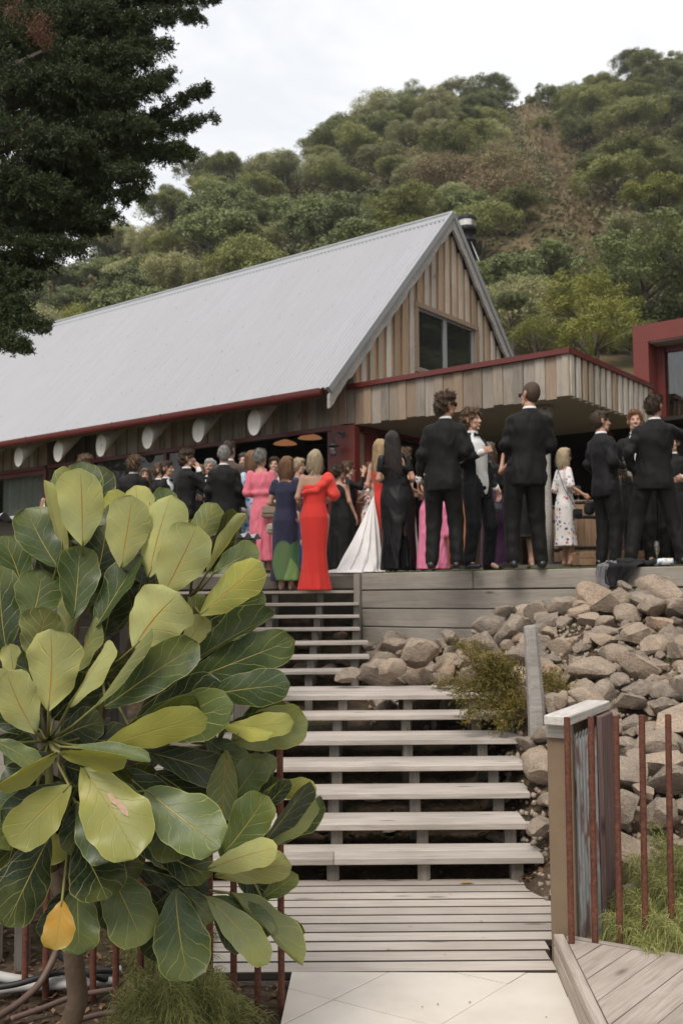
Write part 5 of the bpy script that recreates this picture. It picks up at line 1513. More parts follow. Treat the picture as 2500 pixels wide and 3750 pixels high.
# ------------------------------------------------------------------ forest on the hillside
def crown_mesh(seed, mat, nclump, per, leaf, flat=0.75, elong=1.7, lo=-0.35, cr=(0.22, 0.40), shell=0.62, domes=0):
    g = np.random.default_rng(seed)
    c = g.normal(size=(nclump * 3, 3))
    c /= np.linalg.norm(c, axis=1)[:, None]
    c = c[c[:, 2] > lo][:nclump]
    nclump = len(c)
    lob = 1 + 0.22 * np.sin(c[:, 0] * 3.1 + seed) + 0.16 * np.sin(c[:, 1] * 4.3 + seed * 2)
    c = c * (g.uniform(shell, 1.0, nclump) * lob)[:, None] * (1, 1, flat)
    if domes:                                       # several rounded heads side by side, as bush crowns grow
        pa = np.arange(domes) * 2.4 + g.uniform(0, 6)
        pr_ = 0.62 * np.sqrt((np.arange(domes) + 0.3) / domes)
        dc = np.stack([pr_ * np.cos(pa), pr_ * np.sin(pa), 0.50 * (1 - 1.25 * pr_ ** 2) - 0.12 + g.uniform(-0.12, 0.12, domes)], 1)
        dr = g.uniform(0.28, 0.46, domes)
        kd = g.integers(0, domes, nclump)
        u_ = g.normal(size=(nclump, 3))
        u_ /= np.linalg.norm(u_, axis=1)[:, None]
        u_[:, 2] = np.where(u_[:, 2] < -0.35, -u_[:, 2], u_[:, 2])
        c = dc[kd] + u_ * (dr[kd] * g.uniform(0.8, 1.05, nclump))[:, None] * (1, 1, flat + 0.1)
    r = g.uniform(cr[0], cr[1], nclump)
    k = np.repeat(np.arange(nclump), per)
    n = len(k)
    d = g.normal(size=(n, 3))
    d[:, 2] += 0.35
    d /= np.linalg.norm(d, axis=1)[:, None]
    rr = r[k] * g.uniform(0.55, 1.08, n)
    P = c[k] + d * rr[:, None] * (1, 1, 0.72)
    nrm = d * 0.9 + np.array([0, 0, 0.40]) + g.normal(scale=0.30, size=(n, 3))
    nrm /= np.linalg.norm(nrm, axis=1)[:, None]
    a = np.cross(nrm, g.normal(size=(n, 3)))
    a /= np.linalg.norm(a, axis=1)[:, None]
    b = np.cross(nrm, a)
    s = leaf * g.uniform(0.6, 1.3, n)[:, None]
    Q = np.stack([P - a * s * elong * 0.5, P - b * s * 0.5 + nrm * s * 0.1, P + a * s * elong * 0.5, P + b * s * 0.5 + nrm * s * 0.1], 1)
    me = mesh_from('crown', Q.reshape(-1, 3), np.arange(n * 4).reshape(-1, 4))
    me.materials.append(M[mat])
    return me
def trunk_mesh(seed, mat, limbs=7):
    g = random.Random(seed)
    b = MB().tube([(0, 0, -5), (0.03, 0, -1.2), (-0.02, 0.03, -0.35), (0, 0, 0.1)], [0.075, 0.055, 0.042, 0.03], 7)
    for k in range(limbs):
        a = k * 2.4 + g.random()
        z = g.uniform(-0.8, -0.2)
        e = Vector((math.cos(a) * g.uniform(.45, .8), math.sin(a) * g.uniform(.45, .8), g.uniform(-0.15, 0.12)))
        b.tube([(0, 0, z), Vector((e.x * 0.4, e.y * 0.4, (z + e.z) * 0.5)), e], [0.03, 0.02, 0.006], 5)
    me = b.mesh('trunk', True)
    me.materials.append(M[mat])
    return me
KINDS = {
 'olive': [crown_mesh(s, 'f_olive', 170, 95, 0.026, 0.75, 1.6, -0.35, (0.10, 0.19), domes=7) for s in (1, 2, 3)],
 'green': [crown_mesh(s, 'f_green', 150, 85, 0.036, 0.72, 1.5, -0.35, (0.11, 0.20), domes=6) for s in (4, 5, 6)],
 'grey': [crown_mesh(s, 'f_grey', 160, 110, 0.022, 0.85, 2.0, -0.35, (0.12, 0.22), domes=5) for s in (7, 8)],
 'dark': [crown_mesh(s, 'f_dark', 170, 95, 0.026, 0.8, 1.7, -0.35, (0.10, 0.19), domes=7) for s in (9, 10)],
 'yellow': [crown_mesh(s, 'f_yellow', 90, 130, 0.030, 0.55, 1.6, -0.1, (0.15, 0.27)) for s in (11, 12)],
 'brown': [crown_mesh(s, 'f_brown', 120, 150, 0.028, 0.8, 1.8) for s in (13,)],
}
NAMES = {'olive': ('olive_tree_crowned_bush', 'olive green bushy tree'), 'green': ('broadleaf_tree', 'bright green broad-leaved tree'), 'grey': ('grey_green_tree', 'soft grey green tree'), 'dark': ('dark_tree', 'dark green dense tree'), 'yellow': ('layered_tree', 'layered yellow green tree'), 'brown': ('brown_tree', 'brownish twiggy tree')}
TR = [trunk_mesh(k, 'bark_far') for k in range(3)]
TRP = [trunk_mesh(k + 9, 'bark_grey', 12) for k in range(2)]
def far_tree(kind, x, y, zg, r, hgt, label, group, sparse=None, pale=False, crown=None):
    t = thing({'olive': 'olive_green_tree'}.get(kind, NAMES[kind][0]), label, 'tree', (x, y, zg), rnd.uniform(0, 6.28), group)
    put('trunk', rnd.choice(TRP if pale else TR), None, t, (0, 0, hgt), (0, 0, 0), (r, r, r))
    s = r * rnd.uniform(0.92, 1.1)
    put('crown', crown or rnd.choice(KINDS[kind]), None, t, (0, 0, hgt), (rnd.uniform(-.12, .12), rnd.uniform(-.12, .12), rnd.uniform(0, 6.28)), (s, s * rnd.uniform(.9, 1.1), s * rnd.uniform(0.85, 1.1)))
    return t
SLIP = [(1185, 212), (1225, 262), (1262, 330), (1288, 400), (1320, 470), (1350, 540)]
def slip_dist(px, py):
    best = 1e9
    for (ax, ay), (bx, by) in zip(SLIP, SLIP[1:]):
        t = max(0, min(1, ((px - ax) * (bx - ax) + (py - ay) * (by - ay)) / ((bx - ax) ** 2 + (by - ay) ** 2)))
        best = min(best, math.hypot(px - ax - t * (bx - ax), py - ay - t * (by - ay)))
    return best
def zone(px, py):
    if py < 300 and px > 900: return 'high on the ridge'
    if px > 1180: return 'on the right-hand slope' if py < 520 else 'low on the right-hand slope'
    if px < 420: return 'beside the dark conifer'
    if px < 800: return 'just above the long grey roof'
    return 'on the slope above the gable'
pts = []
fr = random.Random(31)
count = {}
for _ in range(30000):
    if len(pts) >= 300: break
    y = math.sqrt(fr.uniform(46 ** 2, 142 ** 2))
    a = fr.uniform(-0.40, 0.40)
    x = a * y
    z = float(hill_z(x, y))
    yr = float(np.interp(a, [-0.5, -0.2, 0.05, 0.35, 0.6], [80, 88, 118, 136, 150]))
    if y > yr + 1: continue
    r = fr.uniform(2.1, 3.7) * (0.82 + 0.0025 * y)
    px, py = project((x, y, z + 0.7 * r))
    if py > 790 or px < 20 or px > 1640: continue
    if 60 < px < 1030 and py > 760 - 0.26 * (px - 60) + 40: continue      # behind the roof
    if px < 480 and py < 620 and px < 520 - 0.55 * py: continue          # behind the conifer
    ds = min(slip_dist(*project((x, y, z + 1.0))), slip_dist(*project((x, y, z + 1.5 * r))))
    if ds < 20 + 0.7 * r / y * 2290: continue
    if ds < 70: r *= 0.6
    sp = 0.74 * r
    if any((x - b[0]) ** 2 + (y - b[1]) ** 2 < (sp + 0.74 * b[2]) ** 2 * 0.88 for b in pts): continue
    # which kind grows where
    v = fr.random()
    if py < 330 and px > 1000: kind = 'olive' if v < .55 else 'dark' if v < .8 else 'grey'
    elif px > 1330 and py < 480: kind = 'dark' if v < .55 else 'olive'
    elif py > 430 and px < 980: kind = 'green' if v < .62 else 'yellow' if v < .72 else 'olive' if v < .9 else 'grey'
    elif 900 < px < 1330: kind = 'grey' if v < .42 else 'green' if v < .62 else 'olive' if v < .95 else 'brown'
    else: kind = 'olive' if v < .52 else 'grey' if v < .70 else 'green' if v < .82 else 'dark'
    hgt = r * fr.uniform(0.42, 0.62)
    pts.append((x, y, r))
    tt = far_tree(kind, x, y, z - 0.3, r, hgt, f'{NAMES[kind][1]} {zone(px, py)}', f'{NAMES[kind][1]}s {zone(px, py)}')
    count.setdefault(tt['label'], []).append((px, tt))
ORD2 = ORD + [a for a in 'thirteenth fourteenth fifteenth sixteenth seventeenth eighteenth nineteenth twentieth'.split()] + ['twenty-' + a for a in ORD[:9]] + ['thirtieth'] + ['thirty-' + a for a in ORD[:9]]
for lab, lst in count.items():
    for i, (_, tt) in enumerate(sorted(lst, key=lambda a: a[0])):
        if len(lst) > 1: tt['label'] = f'{lab}, {ORD2[min(i, 37)]} from the left'
# trees that can be told apart
def tree_at(kind, px, py, dist, rpx, label, pale=False, crown=None, zs=1.0):
    p = at(px, py, dist)
    zg = float(hill_z(p.x, p.y)) if p.y > HB else float(terr(p.x, p.y))
    r = rpx * dist / 2290
    t = far_tree(kind, p.x, p.y, zg - 0.2, r, max(p.z - zg + 0.2, 0.5), label, None, pale=pale, crown=crown)
    t.children[1].scale.z *= zs
umb = crown_mesh(51, 'f_yellow', 46, 190, 0.034, 0.32, 1.6, 0.15, (0.15, 0.26), 0.45)
lay = crown_mesh(52, 'f_yellow', 120, 130, 0.028, 0.8, 1.6, -0.3, (0.12, 0.22), 0.55)
lay2 = crown_mesh(53, 'f_green', 110, 130, 0.030, 0.75, 1.6, -0.3, (0.12, 0.24), 0.55)
spa = crown_mesh(54, 'f_yellow', 90, 85, 0.030, 0.7, 1.7, -0.2, (0.14, 0.26), 0.75)
tree_at('yellow', 1512, 452, 62, 92, 'flat-topped umbrella tree against the right-hand slope', False, umb)
tree_at('yellow', 1478, 640, 46, 140, 'large layered yellow green tree above the red building', False, lay2)
tree_at('yellow', 1340, 705, 42, 120, 'wide yellow green tree between the flue and the red building', False, lay)
tree_at('yellow', 1590, 590, 44, 120, 'big layered tree cut by the right edge of the picture', False, lay2)
tree_at('yellow', 1365, 775, 36, 118, 'sparse tree behind the canopy edge', False, spa)
tree_at('yellow', 1230, 770, 37, 78, 'thin leafy shrubby tree right of the gable', False, spa)
tree_at('green', 1175, 715, 44, 66, 'bright broad-leaved tree beside the gable edge')
tree_at('olive', 1470, 800, 34, 70, 'dusty olive shrubby tree next to the red frame')
pine = crown_mesh(61, 'f_dark', 60, 95, 0.075, 1.25, 1.8, -0.95, (0.22, 0.38), 0.25)
tree_at('dark', 1136, 226, 119, 26, 'lone dark pine standing on the skyline of the ridge', False, pine, 2.0)
tree_at('dark', 1160, 236, 119, 26, 'small dark bush at the foot of the skyline pine', zs=1.9)
tree_at('dark', 1258, 226, 122, 40, 'round dark tree on the skyline right of the bare slip', zs=1.6)
tree_at('dark', 1222, 236, 122, 22, 'small dark bush on the skyline at the head of the bare slip', zs=1.8)
tree_at('dark', 1243, 315, 108, 36, 'dark wind-bent tree on the bare slip', False, umb)
tree_at('olive', 515, 395, 92, 52, 'rounded grey tree breaking the left skyline')
tree_at('olive', 470, 430, 92, 46, 'rounded grey tree left of the one breaking the skyline')
# low bush that covers the ground between the trees
g = np.random.default_rng(18)
n = 10500
yy = np.sqrt(g.uniform(48 ** 2, 140 ** 2, n))
xx = g.uniform(-0.38, 0.40, n) * yy
zz = hill_z(xx, yy)
keep = []
for i in range(n):
    px, py = project((xx[i], yy[i], zz[i] + 0.3))
    keep.append(slip_dist(px, py) > 26 + 14 * g.random() and py < 800 and -20 < px < 1600)
keep = np.array(keep)
C3 = np.stack([xx, yy, zz], 1)[keep]
per = 26
k = np.repeat(np.arange(len(C3)), per)
d = g.normal(size=(len(k), 3))
d[:, 2] = np.abs(d[:, 2])
d /= np.linalg.norm(d, axis=1)[:, None]
sz = g.uniform(0.5, 1.3, len(C3))
P = C3[k] + d * (sz[k] * g.uniform(0.6, 1.05, len(k)))[:, None] * (1, 1, 0.9)
nrm = d + np.array([0, 0, 0.3]) + g.normal(scale=0.3, size=d.shape)
nrm /= np.linalg.norm(nrm, axis=1)[:, None]
a = np.cross(nrm, g.normal(size=d.shape))
a /= np.linalg.norm(a, axis=1)[:, None]
b = np.cross(nrm, a)
s_ = g.uniform(0.11, 0.22, len(k))[:, None]
Q = np.stack([P - a * s_, P - b * s_ * 0.6, P + a * s_, P + b * s_ * 0.6], 1)
o = put('hillside_undergrowth', mesh_from('hillside_undergrowth', Q.reshape(-1, 3), np.arange(len(k) * 4).reshape(-1, 4)), M['f_under'])
o['kind'] = 'stuff'
tag(o, 'low olive undergrowth between the trees of the hillside', 'undergrowth')
# scrub on the slip: uncountable tufts
V = []
g = np.random.default_rng(8)
for _ in range(420):
    k = g.integers(0, len(SLIP) - 1)
    s = g.random()
    px = SLIP[k][0] + (SLIP[k + 1][0] - SLIP[k][0]) * s + g.normal(scale=34)
    py = SLIP[k][1] + (SLIP[k + 1][1] - SLIP[k][1]) * s + g.normal(scale=16)
    d = ray(px, py)
    Y = np.linspace(45, 150, 300)
    zz = hill_z(d[0] * Y, Y)
    i = np.argmax(zz > CAMZ + d[2] * Y)
    if i == 0: continue
    c = np.array([d[0] * Y[i], Y[i], zz[i]])
    for _ in range(16):
        p = c + g.normal(scale=0.32, size=3) * (1, 1, 0.6)
        dd = g.normal(scale=0.4, size=3) + (0, 0, 0.8)
        sx = g.normal(size=3) * 0.09
        V.append([p - sx, p + sx, p + dd * g.uniform(0.2, 0.5)])
V = np.array(V).reshape(-1, 3)
o = put('slip_scrub', mesh_from('slip_scrub', V, np.arange(len(V)).reshape(-1, 3)), M['f_brown'])
o['kind'] = 'stuff'
tag(o, 'dry brown scrub on the bare slip of the hillside', 'scrub')
# slope and trees to the sides, which the windows mirror
def side_hill(name, pts_, faces_): return struct(put(name, mesh_from(name, pts_, faces_), M['hill']))
side_hill('side_slope', [(26, -30, -0.2), (31, 60, 1.5), (95, 110, 70), (95, -40, 68)], [(0, 1, 2, 3)])
sd = random.Random(5)
for i in range(44):
    x, y = sd.uniform(32, 62), sd.uniform(-12, 58)
    z = max(0, (x - 29) * 1.0)
    far_tree(sd.choice(['olive', 'dark', 'green']), x, y, z - 0.5, sd.uniform(4, 5.5), sd.uniform(3.5, 5), 'forest tree on the slope beyond the right edge of the picture', 'trees beyond the right edge')
for i in range(9):
    far_tree(sd.choice(['olive', 'dark']), -17 - sd.uniform(0, 9), 4 + i * 2.4 + sd.uniform(-1, 1), 0.3, sd.uniform(3, 4.2), sd.uniform(3.0, 5.0), 'garden tree beyond the left edge of the picture', 'trees beyond the left edge')
# ------------------------------------------------------------------ smooth solids for figures and cloth (signed distances meshed with surface nets)
def _eval(pr, X, Y, Z):
    ty = pr[0]
    if ty == 'c':
        a, b, ra, rb = np.array(pr[1]), np.array(pr[2]), pr[3], pr[4]
        d = b - a
        t = np.clip(((X - a[0]) * d[0] + (Y - a[1]) * d[1] + (Z - a[2]) * d[2]) / max(d @ d, 1e-9), 0, 1)
        return np.sqrt((X - a[0] - t * d[0]) ** 2 + (Y - a[1] - t * d[1]) ** 2 + (Z - a[2] - t * d[2]) ** 2) - (ra + (rb - ra) * t)
    if ty == 'e':
        c, r = pr[1], pr[2]
        k0 = np.sqrt(((X - c[0]) / r[0]) ** 2 + ((Y - c[1]) / r[1]) ** 2 + ((Z - c[2]) / r[2]) ** 2)
        k1 = np.sqrt(((X - c[0]) / r[0] ** 2) ** 2 + ((Y - c[1]) / r[1] ** 2) ** 2 + ((Z - c[2]) / r[2] ** 2) ** 2)
        return k0 * (k0 - 1) / np.maximum(k1, 1e-6)
    pf = np.array(pr[1], float)                       # rows z, cx, cy, a, b
    pf = pf[np.argsort(pf[:, 0])]
    cx, cy, A, B = [np.interp(Z, pf[:, 0], pf[:, i]) for i in (1, 2, 3, 4)]
    dx, dy = X - cx, Y - cy
    if len(pr) > 2 and pr[2]:
        n, amp, ph, zt, zb = pr[2]                    # folds: count, depth, phase, where they start and are full
        f = np.clip((zt - Z) / max(zt - zb, 1e-3), 0, 1)
        th = np.arctan2(dy, dx)
        s = 1 + amp * f * (np.sin(n * th + ph + 1.2 * np.sin(Z * 5 + ph)) + 0.5 * np.sin((n * 1.7) * th + 2 * ph))
        A, B = A * s, B * s
    d = (np.sqrt((dx / A) ** 2 + (dy / B) ** 2) - 1) * np.minimum(A, B)
    return np.maximum(d, np.maximum(pf[0, 0] - Z, Z - pf[-1, 0]))
def _bounds(pr):
    if pr[0] == 'c':
        a, b, r = np.array(pr[1]), np.array(pr[2]), max(pr[3], pr[4])
        return np.minimum(a, b) - r, np.maximum(a, b) + r
    if pr[0] == 'e': return np.array(pr[1]) - pr[2], np.array(pr[1]) + pr[2]
    p = np.array(pr[1], float)
    e = 1.25
    return np.array([(p[:, 1] - p[:, 3] * e).min(), (p[:, 2] - p[:, 4] * e).min(), p[:, 0].min()]), np.array([(p[:, 1] + p[:, 3] * e).max(), (p[:, 2] + p[:, 4] * e).max(), p[:, 0].max()])
def sdf_mesh(prims, h, k=0.03, carve=None):
    bb = [_bounds(p) for p in prims]
    lo = np.min([b[0] for b in bb], 0) - 2.5 * h
    hi = np.max([b[1] for b in bb], 0) + 2.5 * h
    n = np.ceil((hi - lo) / h).astype(int) + 1
    ax = [lo[i] + h * np.arange(n[i]) for i in range(3)]
    D = np.full(n, 0.2, np.float32)
    for p, (a, b) in zip(prims, bb):
        i0 = np.maximum(0, ((a - k - 0.02 - lo) / h).astype(int))
        i1 = np.minimum(n, ((b + k + 0.02 - lo) / h).astype(int) + 2)
        sl = tuple(slice(i0[i], i1[i]) for i in range(3))
        X, Y, Z = np.meshgrid(*[ax[i][sl[i]].astype(np.float32) for i in range(3)], indexing='ij')
        d = _eval(p, X, Y, Z).astype(np.float32)
        o = D[sl]
        hh = np.maximum(k - np.abs(o - d), 0) / k
        D[sl] = np.minimum(o, d) - hh * hh * k * 0.25
    if carve:
        X, Y, Z = np.meshgrid(*ax, indexing='ij')
        D = np.maximum(D, carve(X, Y, Z))
    s = D < 0
    C = tuple(m - 1 for m in n)
    acc = np.zeros(C + (3,), np.float32)
    cnt = np.zeros(C, np.float32)
    for axis in range(3):
        oth = [i for i in range(3) if i != axis]
        for o1 in (0, 1):
            for o2 in (0, 1):
                st = [0, 0, 0]
                st[oth[0]], st[oth[1]] = o1, o2
                en = list(st)
                en[axis] = 1
                a = D[tuple(slice(st[i], st[i] + C[i]) for i in range(3))]
                b = D[tuple(slice(en[i], en[i] + C[i]) for i in range(3))]
                cr_ = (a < 0) != (b < 0)
                t = np.where(cr_, a / np.where(cr_, a - b, 1), 0)
                acc[..., axis] += t
                for i in oth: acc[..., i] += cr_ * st[i]
                cnt += cr_
    act = cnt > 0
    idx = np.full(C, -1, np.int64)
    idx[act] = np.arange(act.sum())
    ijk = np.argwhere(act)
    V = lo + h * (ijk + acc[act] / cnt[act][:, None])
    F = []
    for axis in range(3):
        o1, o2 = [(1, 2), (2, 0), (0, 1)][axis]
        sl0 = [slice(1, C[i]) for i in range(3)]
        sl0[axis] = slice(0, C[axis])
        sl1 = list(sl0)
        sl1[axis] = slice(1, C[axis] + 1)
        a, b = s[tuple(sl0)], s[tuple(sl1)]
        for flip, msk in ((0, a & ~b), (1, ~a & b)):
            e = np.argwhere(msk)
            if not len(e): continue
            base = e + 1
            base[:, axis] -= 1
            def g(d1, d2):
                q_ = base.copy()
                q_[:, o1] -= d1
                q_[:, o2] -= d2
                return idx[q_[:, 0], q_[:, 1], q_[:, 2]]
            qd = np.stack([g(1, 1), g(0, 1), g(0, 0), g(1, 0)], 1)
            F.append(qd[:, ::-1] if flip else qd)
    F = np.concatenate(F)
    F = F[(F >= 0).all(1)]
    return V, F
def relax(V, F, it=2, lam=0.5):
    e = np.concatenate([F[:, [0, 1]], F[:, [1, 2]], F[:, [2, 3]], F[:, [3, 0]]])
    for _ in range(it):
        S_ = np.zeros_like(V)
        c = np.zeros(len(V))
        np.add.at(S_, e[:, 0], V[e[:, 1]])
        np.add.at(c, e[:, 0], 1)
        V = V + lam * (S_ / np.maximum(c, 1)[:, None] - V)
    return V

# ------------------------------------------------------------------ figure materials
def skin(name, c):
    m, t, b = new_mat(name)
    co = t('TexCoord').outputs['Object']
    n = t.noise(co, 9, 4)
    link(t, t.mix(n, [c[0] * 0.88, c[1] * 0.82, c[2] * 0.80], [min(1, c[0] * 1.1), c[1] * 1.1, c[2] * 1.1]), b, 'Base Color')
    b.inputs['Roughness'].default_value = 0.5
    b.inputs['Subsurface Weight'].default_value = 0.12
    b.inputs['Subsurface Radius'].default_value = (0.02, 0.008, 0.005)
    return m
SKIN = [skin('fair_skin', (0.50, 0.30, 0.215)), skin('warm_skin', (0.44, 0.25, 0.17)), skin('tanned_skin', (0.37, 0.20, 0.13))]
M['lip'] = plain('lips', (0.36, 0.13, 0.11), 0.45)
M['brow'] = plain('brow_hair', (0.07, 0.045, 0.03), 0.8)
M['eye'] = plain('eye', (0.10, 0.08, 0.07), 0.2)
M['teeth'] = plain('teeth', (0.75, 0.72, 0.66), 0.35)
def hairmat(name, c):
    m, t, b = new_mat(name)
    co = t('TexCoord').outputs['Object']
    n = t.noise(t('Mapping', {0: co, 'Scale': (38, 38, 5)}).outputs[0], 2.0, 5, 0.65, 1.0)
    rp = t('NewGeometry').outputs['Random Per Island']
    cc = t.ramp(n, [(0.3, [k * 0.45 for k in c]), (0.55, c), (0.75, [min(1, k * 1.7) for k in c])])
    cc = t.mix(t.math('MULTIPLY', rp, 0.4), cc, [min(1, k * 1.35) for k in c])
    link(t, cc, b, 'Base Color')
    b.inputs['Roughness'].default_value = 0.5
    b.inputs['Specular IOR Level'].default_value = 0.35
    link(t, t.bump(n, 0.7, 0.02), b, 'Normal')
    return m
HAIR = {k: hairmat(k + '_hair', c) for k, c in dict(dark=(0.022, 0.015, 0.011), brown=(0.060, 0.035, 0.020), lightbrown=(0.13, 0.078, 0.043), auburn=(0.19, 0.095, 0.042), blond=(0.36, 0.25, 0.13), paleblond=(0.42, 0.33, 0.21), grey=(0.27, 0.26, 0.245), white=(0.46, 0.45, 0.43), saltpepper=(0.085, 0.072, 0.062), ginger=(0.20, 0.088, 0.035)).items()}
def cloth(name, c, var=0.15, rough=0.85, fold=0.5, fscale=7.0, sheen=0.1, pattern=None):
    m, t, b = new_mat(name)
    co = t('TexCoord').outputs['Object']
    n = t.noise(t('Mapping', {0: co, 'Scale': (1, 1, 0.45)}).outputs[0], fscale, 1.6, 0.45, 1.2)
    cc = t.mix(n, [k * (1 - var) for k in c], [min(1, k * (1 + var)) for k in c])
    if pattern: cc = pattern(t, co, cc)
    link(t, cc, b, 'Base Color')
    b.inputs['Roughness'].default_value = rough
    b.inputs['Specular IOR Level'].default_value = 0.25
    b.inputs['Sheen Weight'].default_value = sheen
    link(t, t.bump(n, fold, 0.06), b, 'Normal')
    return m
def blobs(cols, scale=9.0, cover=0.30, rand=0.8):
    def f(t, co, base):
        v = t('TexVoronoi', {'Vector': co, 'Scale': scale, 'Randomness': rand})
        m_ = t.ramp(t.math('ADD', v.outputs['Distance'], t.math('MULTIPLY', t.math('SUBTRACT', t.noise(co, 34, 3), 0.5), 0.75)), [(cover, (1, 1, 1)), (cover + 0.06, (0, 0, 0))])
        s = t('SeparateColor', {0: v.outputs['Color']}).outputs[0]
        st = [(i / len(cols), c) for i, c in enumerate(cols)]
        n_ = t.ramp(s, st)
        n_.node.color_ramp.interpolation = 'CONSTANT'
        return t.mix(m_, base, n_)
    return f
def hem_flowers(t, co, base):
    z = t('SeparateXYZ', {0: co}).outputs[2]
    v = t('TexVoronoi', {'Vector': t('Mapping', {0: co, 'Scale': (1, 1, 0.62), 'Location': (0.05, 0.1, 0.12)}).outputs[0], 'Scale': 3.3})
    lo_ = t.ramp(z, [(0.55, (1, 1, 1)), (0.66, (0, 0, 0))])
    m_ = t.ramp(v.outputs['Distance'], [(0.50, (1, 1, 1)), (0.53, (0, 0, 0))])
    s = t('SeparateColor', {0: v.outputs['Color']}).outputs[1]
    c = t.ramp(s, [(0.0, (0.26, 0.42, 0.13)), (0.35, (0.05, 0.17, 0.07)), (0.6, (0.34, 0.48, 0.17)), (0.85, (0.02, 0.06, 0.03))])
    return t.mix(t.math('MULTIPLY', lo_, m_), base, c)
C_ = dict(
    black=cloth('black_wool', (0.0045, 0.0043, 0.0043), 0.3, 0.7, 0.6, 6, 0.02), charcoal=cloth('charcoal_wool', (0.0075, 0.0073, 0.0078), 0.3, 0.7, 0.6, 6, 0.02), navy=cloth('midnight_wool', (0.0045, 0.005, 0.007), 0.3, 0.7, 0.6, 6, 0.02),
    brown=cloth('brown_tweed', (0.085, 0.062, 0.047), 0.3), white=cloth('white_cotton', (0.74, 0.73, 0.73), 0.06, 0.8, 0.3), blacksatin=cloth('black_satin', (0.005, 0.0048, 0.005), 0.3, 0.42, 0.9, 5, 0.0),
    red=cloth('red_crepe', (0.66, 0.040, 0.030), 0.15, 0.75, 0.35, 4), redchif=cloth('red_chiffon', (0.74, 0.065, 0.048), 0.2, 0.8, 0.6, 9), pink=cloth('pink_cotton', (0.66, 0.165, 0.22), 0.12, 0.8, 0.6, 8),
    pink2=cloth('bright_pink_satin', (0.70, 0.20, 0.33), 0.12, 0.6, 0.6, 8), orange=cloth('orange_satin', (0.62, 0.22, 0.10), 0.15, 0.6, 0.5), purple=cloth('purple_velvet', (0.040, 0.010, 0.045), 0.3, 0.7, 0.5),
    ivory=cloth('ivory_gown', (0.80, 0.775, 0.765), 0.05, 0.6, 0.5, 3.5), beige=cloth('beige_jacket_cloth', (0.36, 0.30, 0.235), 0.15, 0.85, 0.6),
    floral=cloth('white_floral_print', (0.74, 0.70, 0.68), 0.06, 0.8, 0.35, 7, 0.1, blobs([(0.10, 0.06, 0.22), (0.55, 0.08, 0.14), (0.62, 0.42, 0.06), (0.16, 0.32, 0.40), (0.50, 0.14, 0.26), (0.05, 0.04, 0.10)], 15, 0.26)),
    redfloral=cloth('red_floral_print', (0.72, 0.68, 0.66), 0.06, 0.8, 0.35, 7, 0.1, blobs([(0.42, 0.02, 0.03), (0.30, 0.01, 0.02), (0.5, 0.05, 0.06)], 15, 0.36)),
    bluefloral=cloth('blue_floral_print', (0.50, 0.60, 0.72), 0.1, 0.8, 0.35, 7, 0.1, blobs([(0.08, 0.18, 0.48), (0.70, 0.74, 0.78), (0.14, 0.30, 0.55)], 14, 0.40)),
    navygreen=cloth('navy_floral_satin', (0.020, 0.021, 0.052), 0.25, 0.6, 0.5, 5, 0.1, hem_flowers), blue=cloth('blue_satin', (0.028, 0.062, 0.17), 0.25, 0.6, 0.5),
    brownspot=cloth('brown_spotted', (0.075, 0.045, 0.034), 0.2, 0.8, 0.4, 7, 0.1, blobs([(0.22, 0.14, 0.11)], 38, 0.25)))
M['shoe'] = plain('black_shoe_leather', (0.012, 0.012, 0.012), 0.32, var=0.3)
M['nude_shoe'] = plain('beige_shoe', (0.42, 0.29, 0.21), 0.5)
M['shades'] = plain('dark_sunglasses', (0.008, 0.008, 0.008), 0.15)

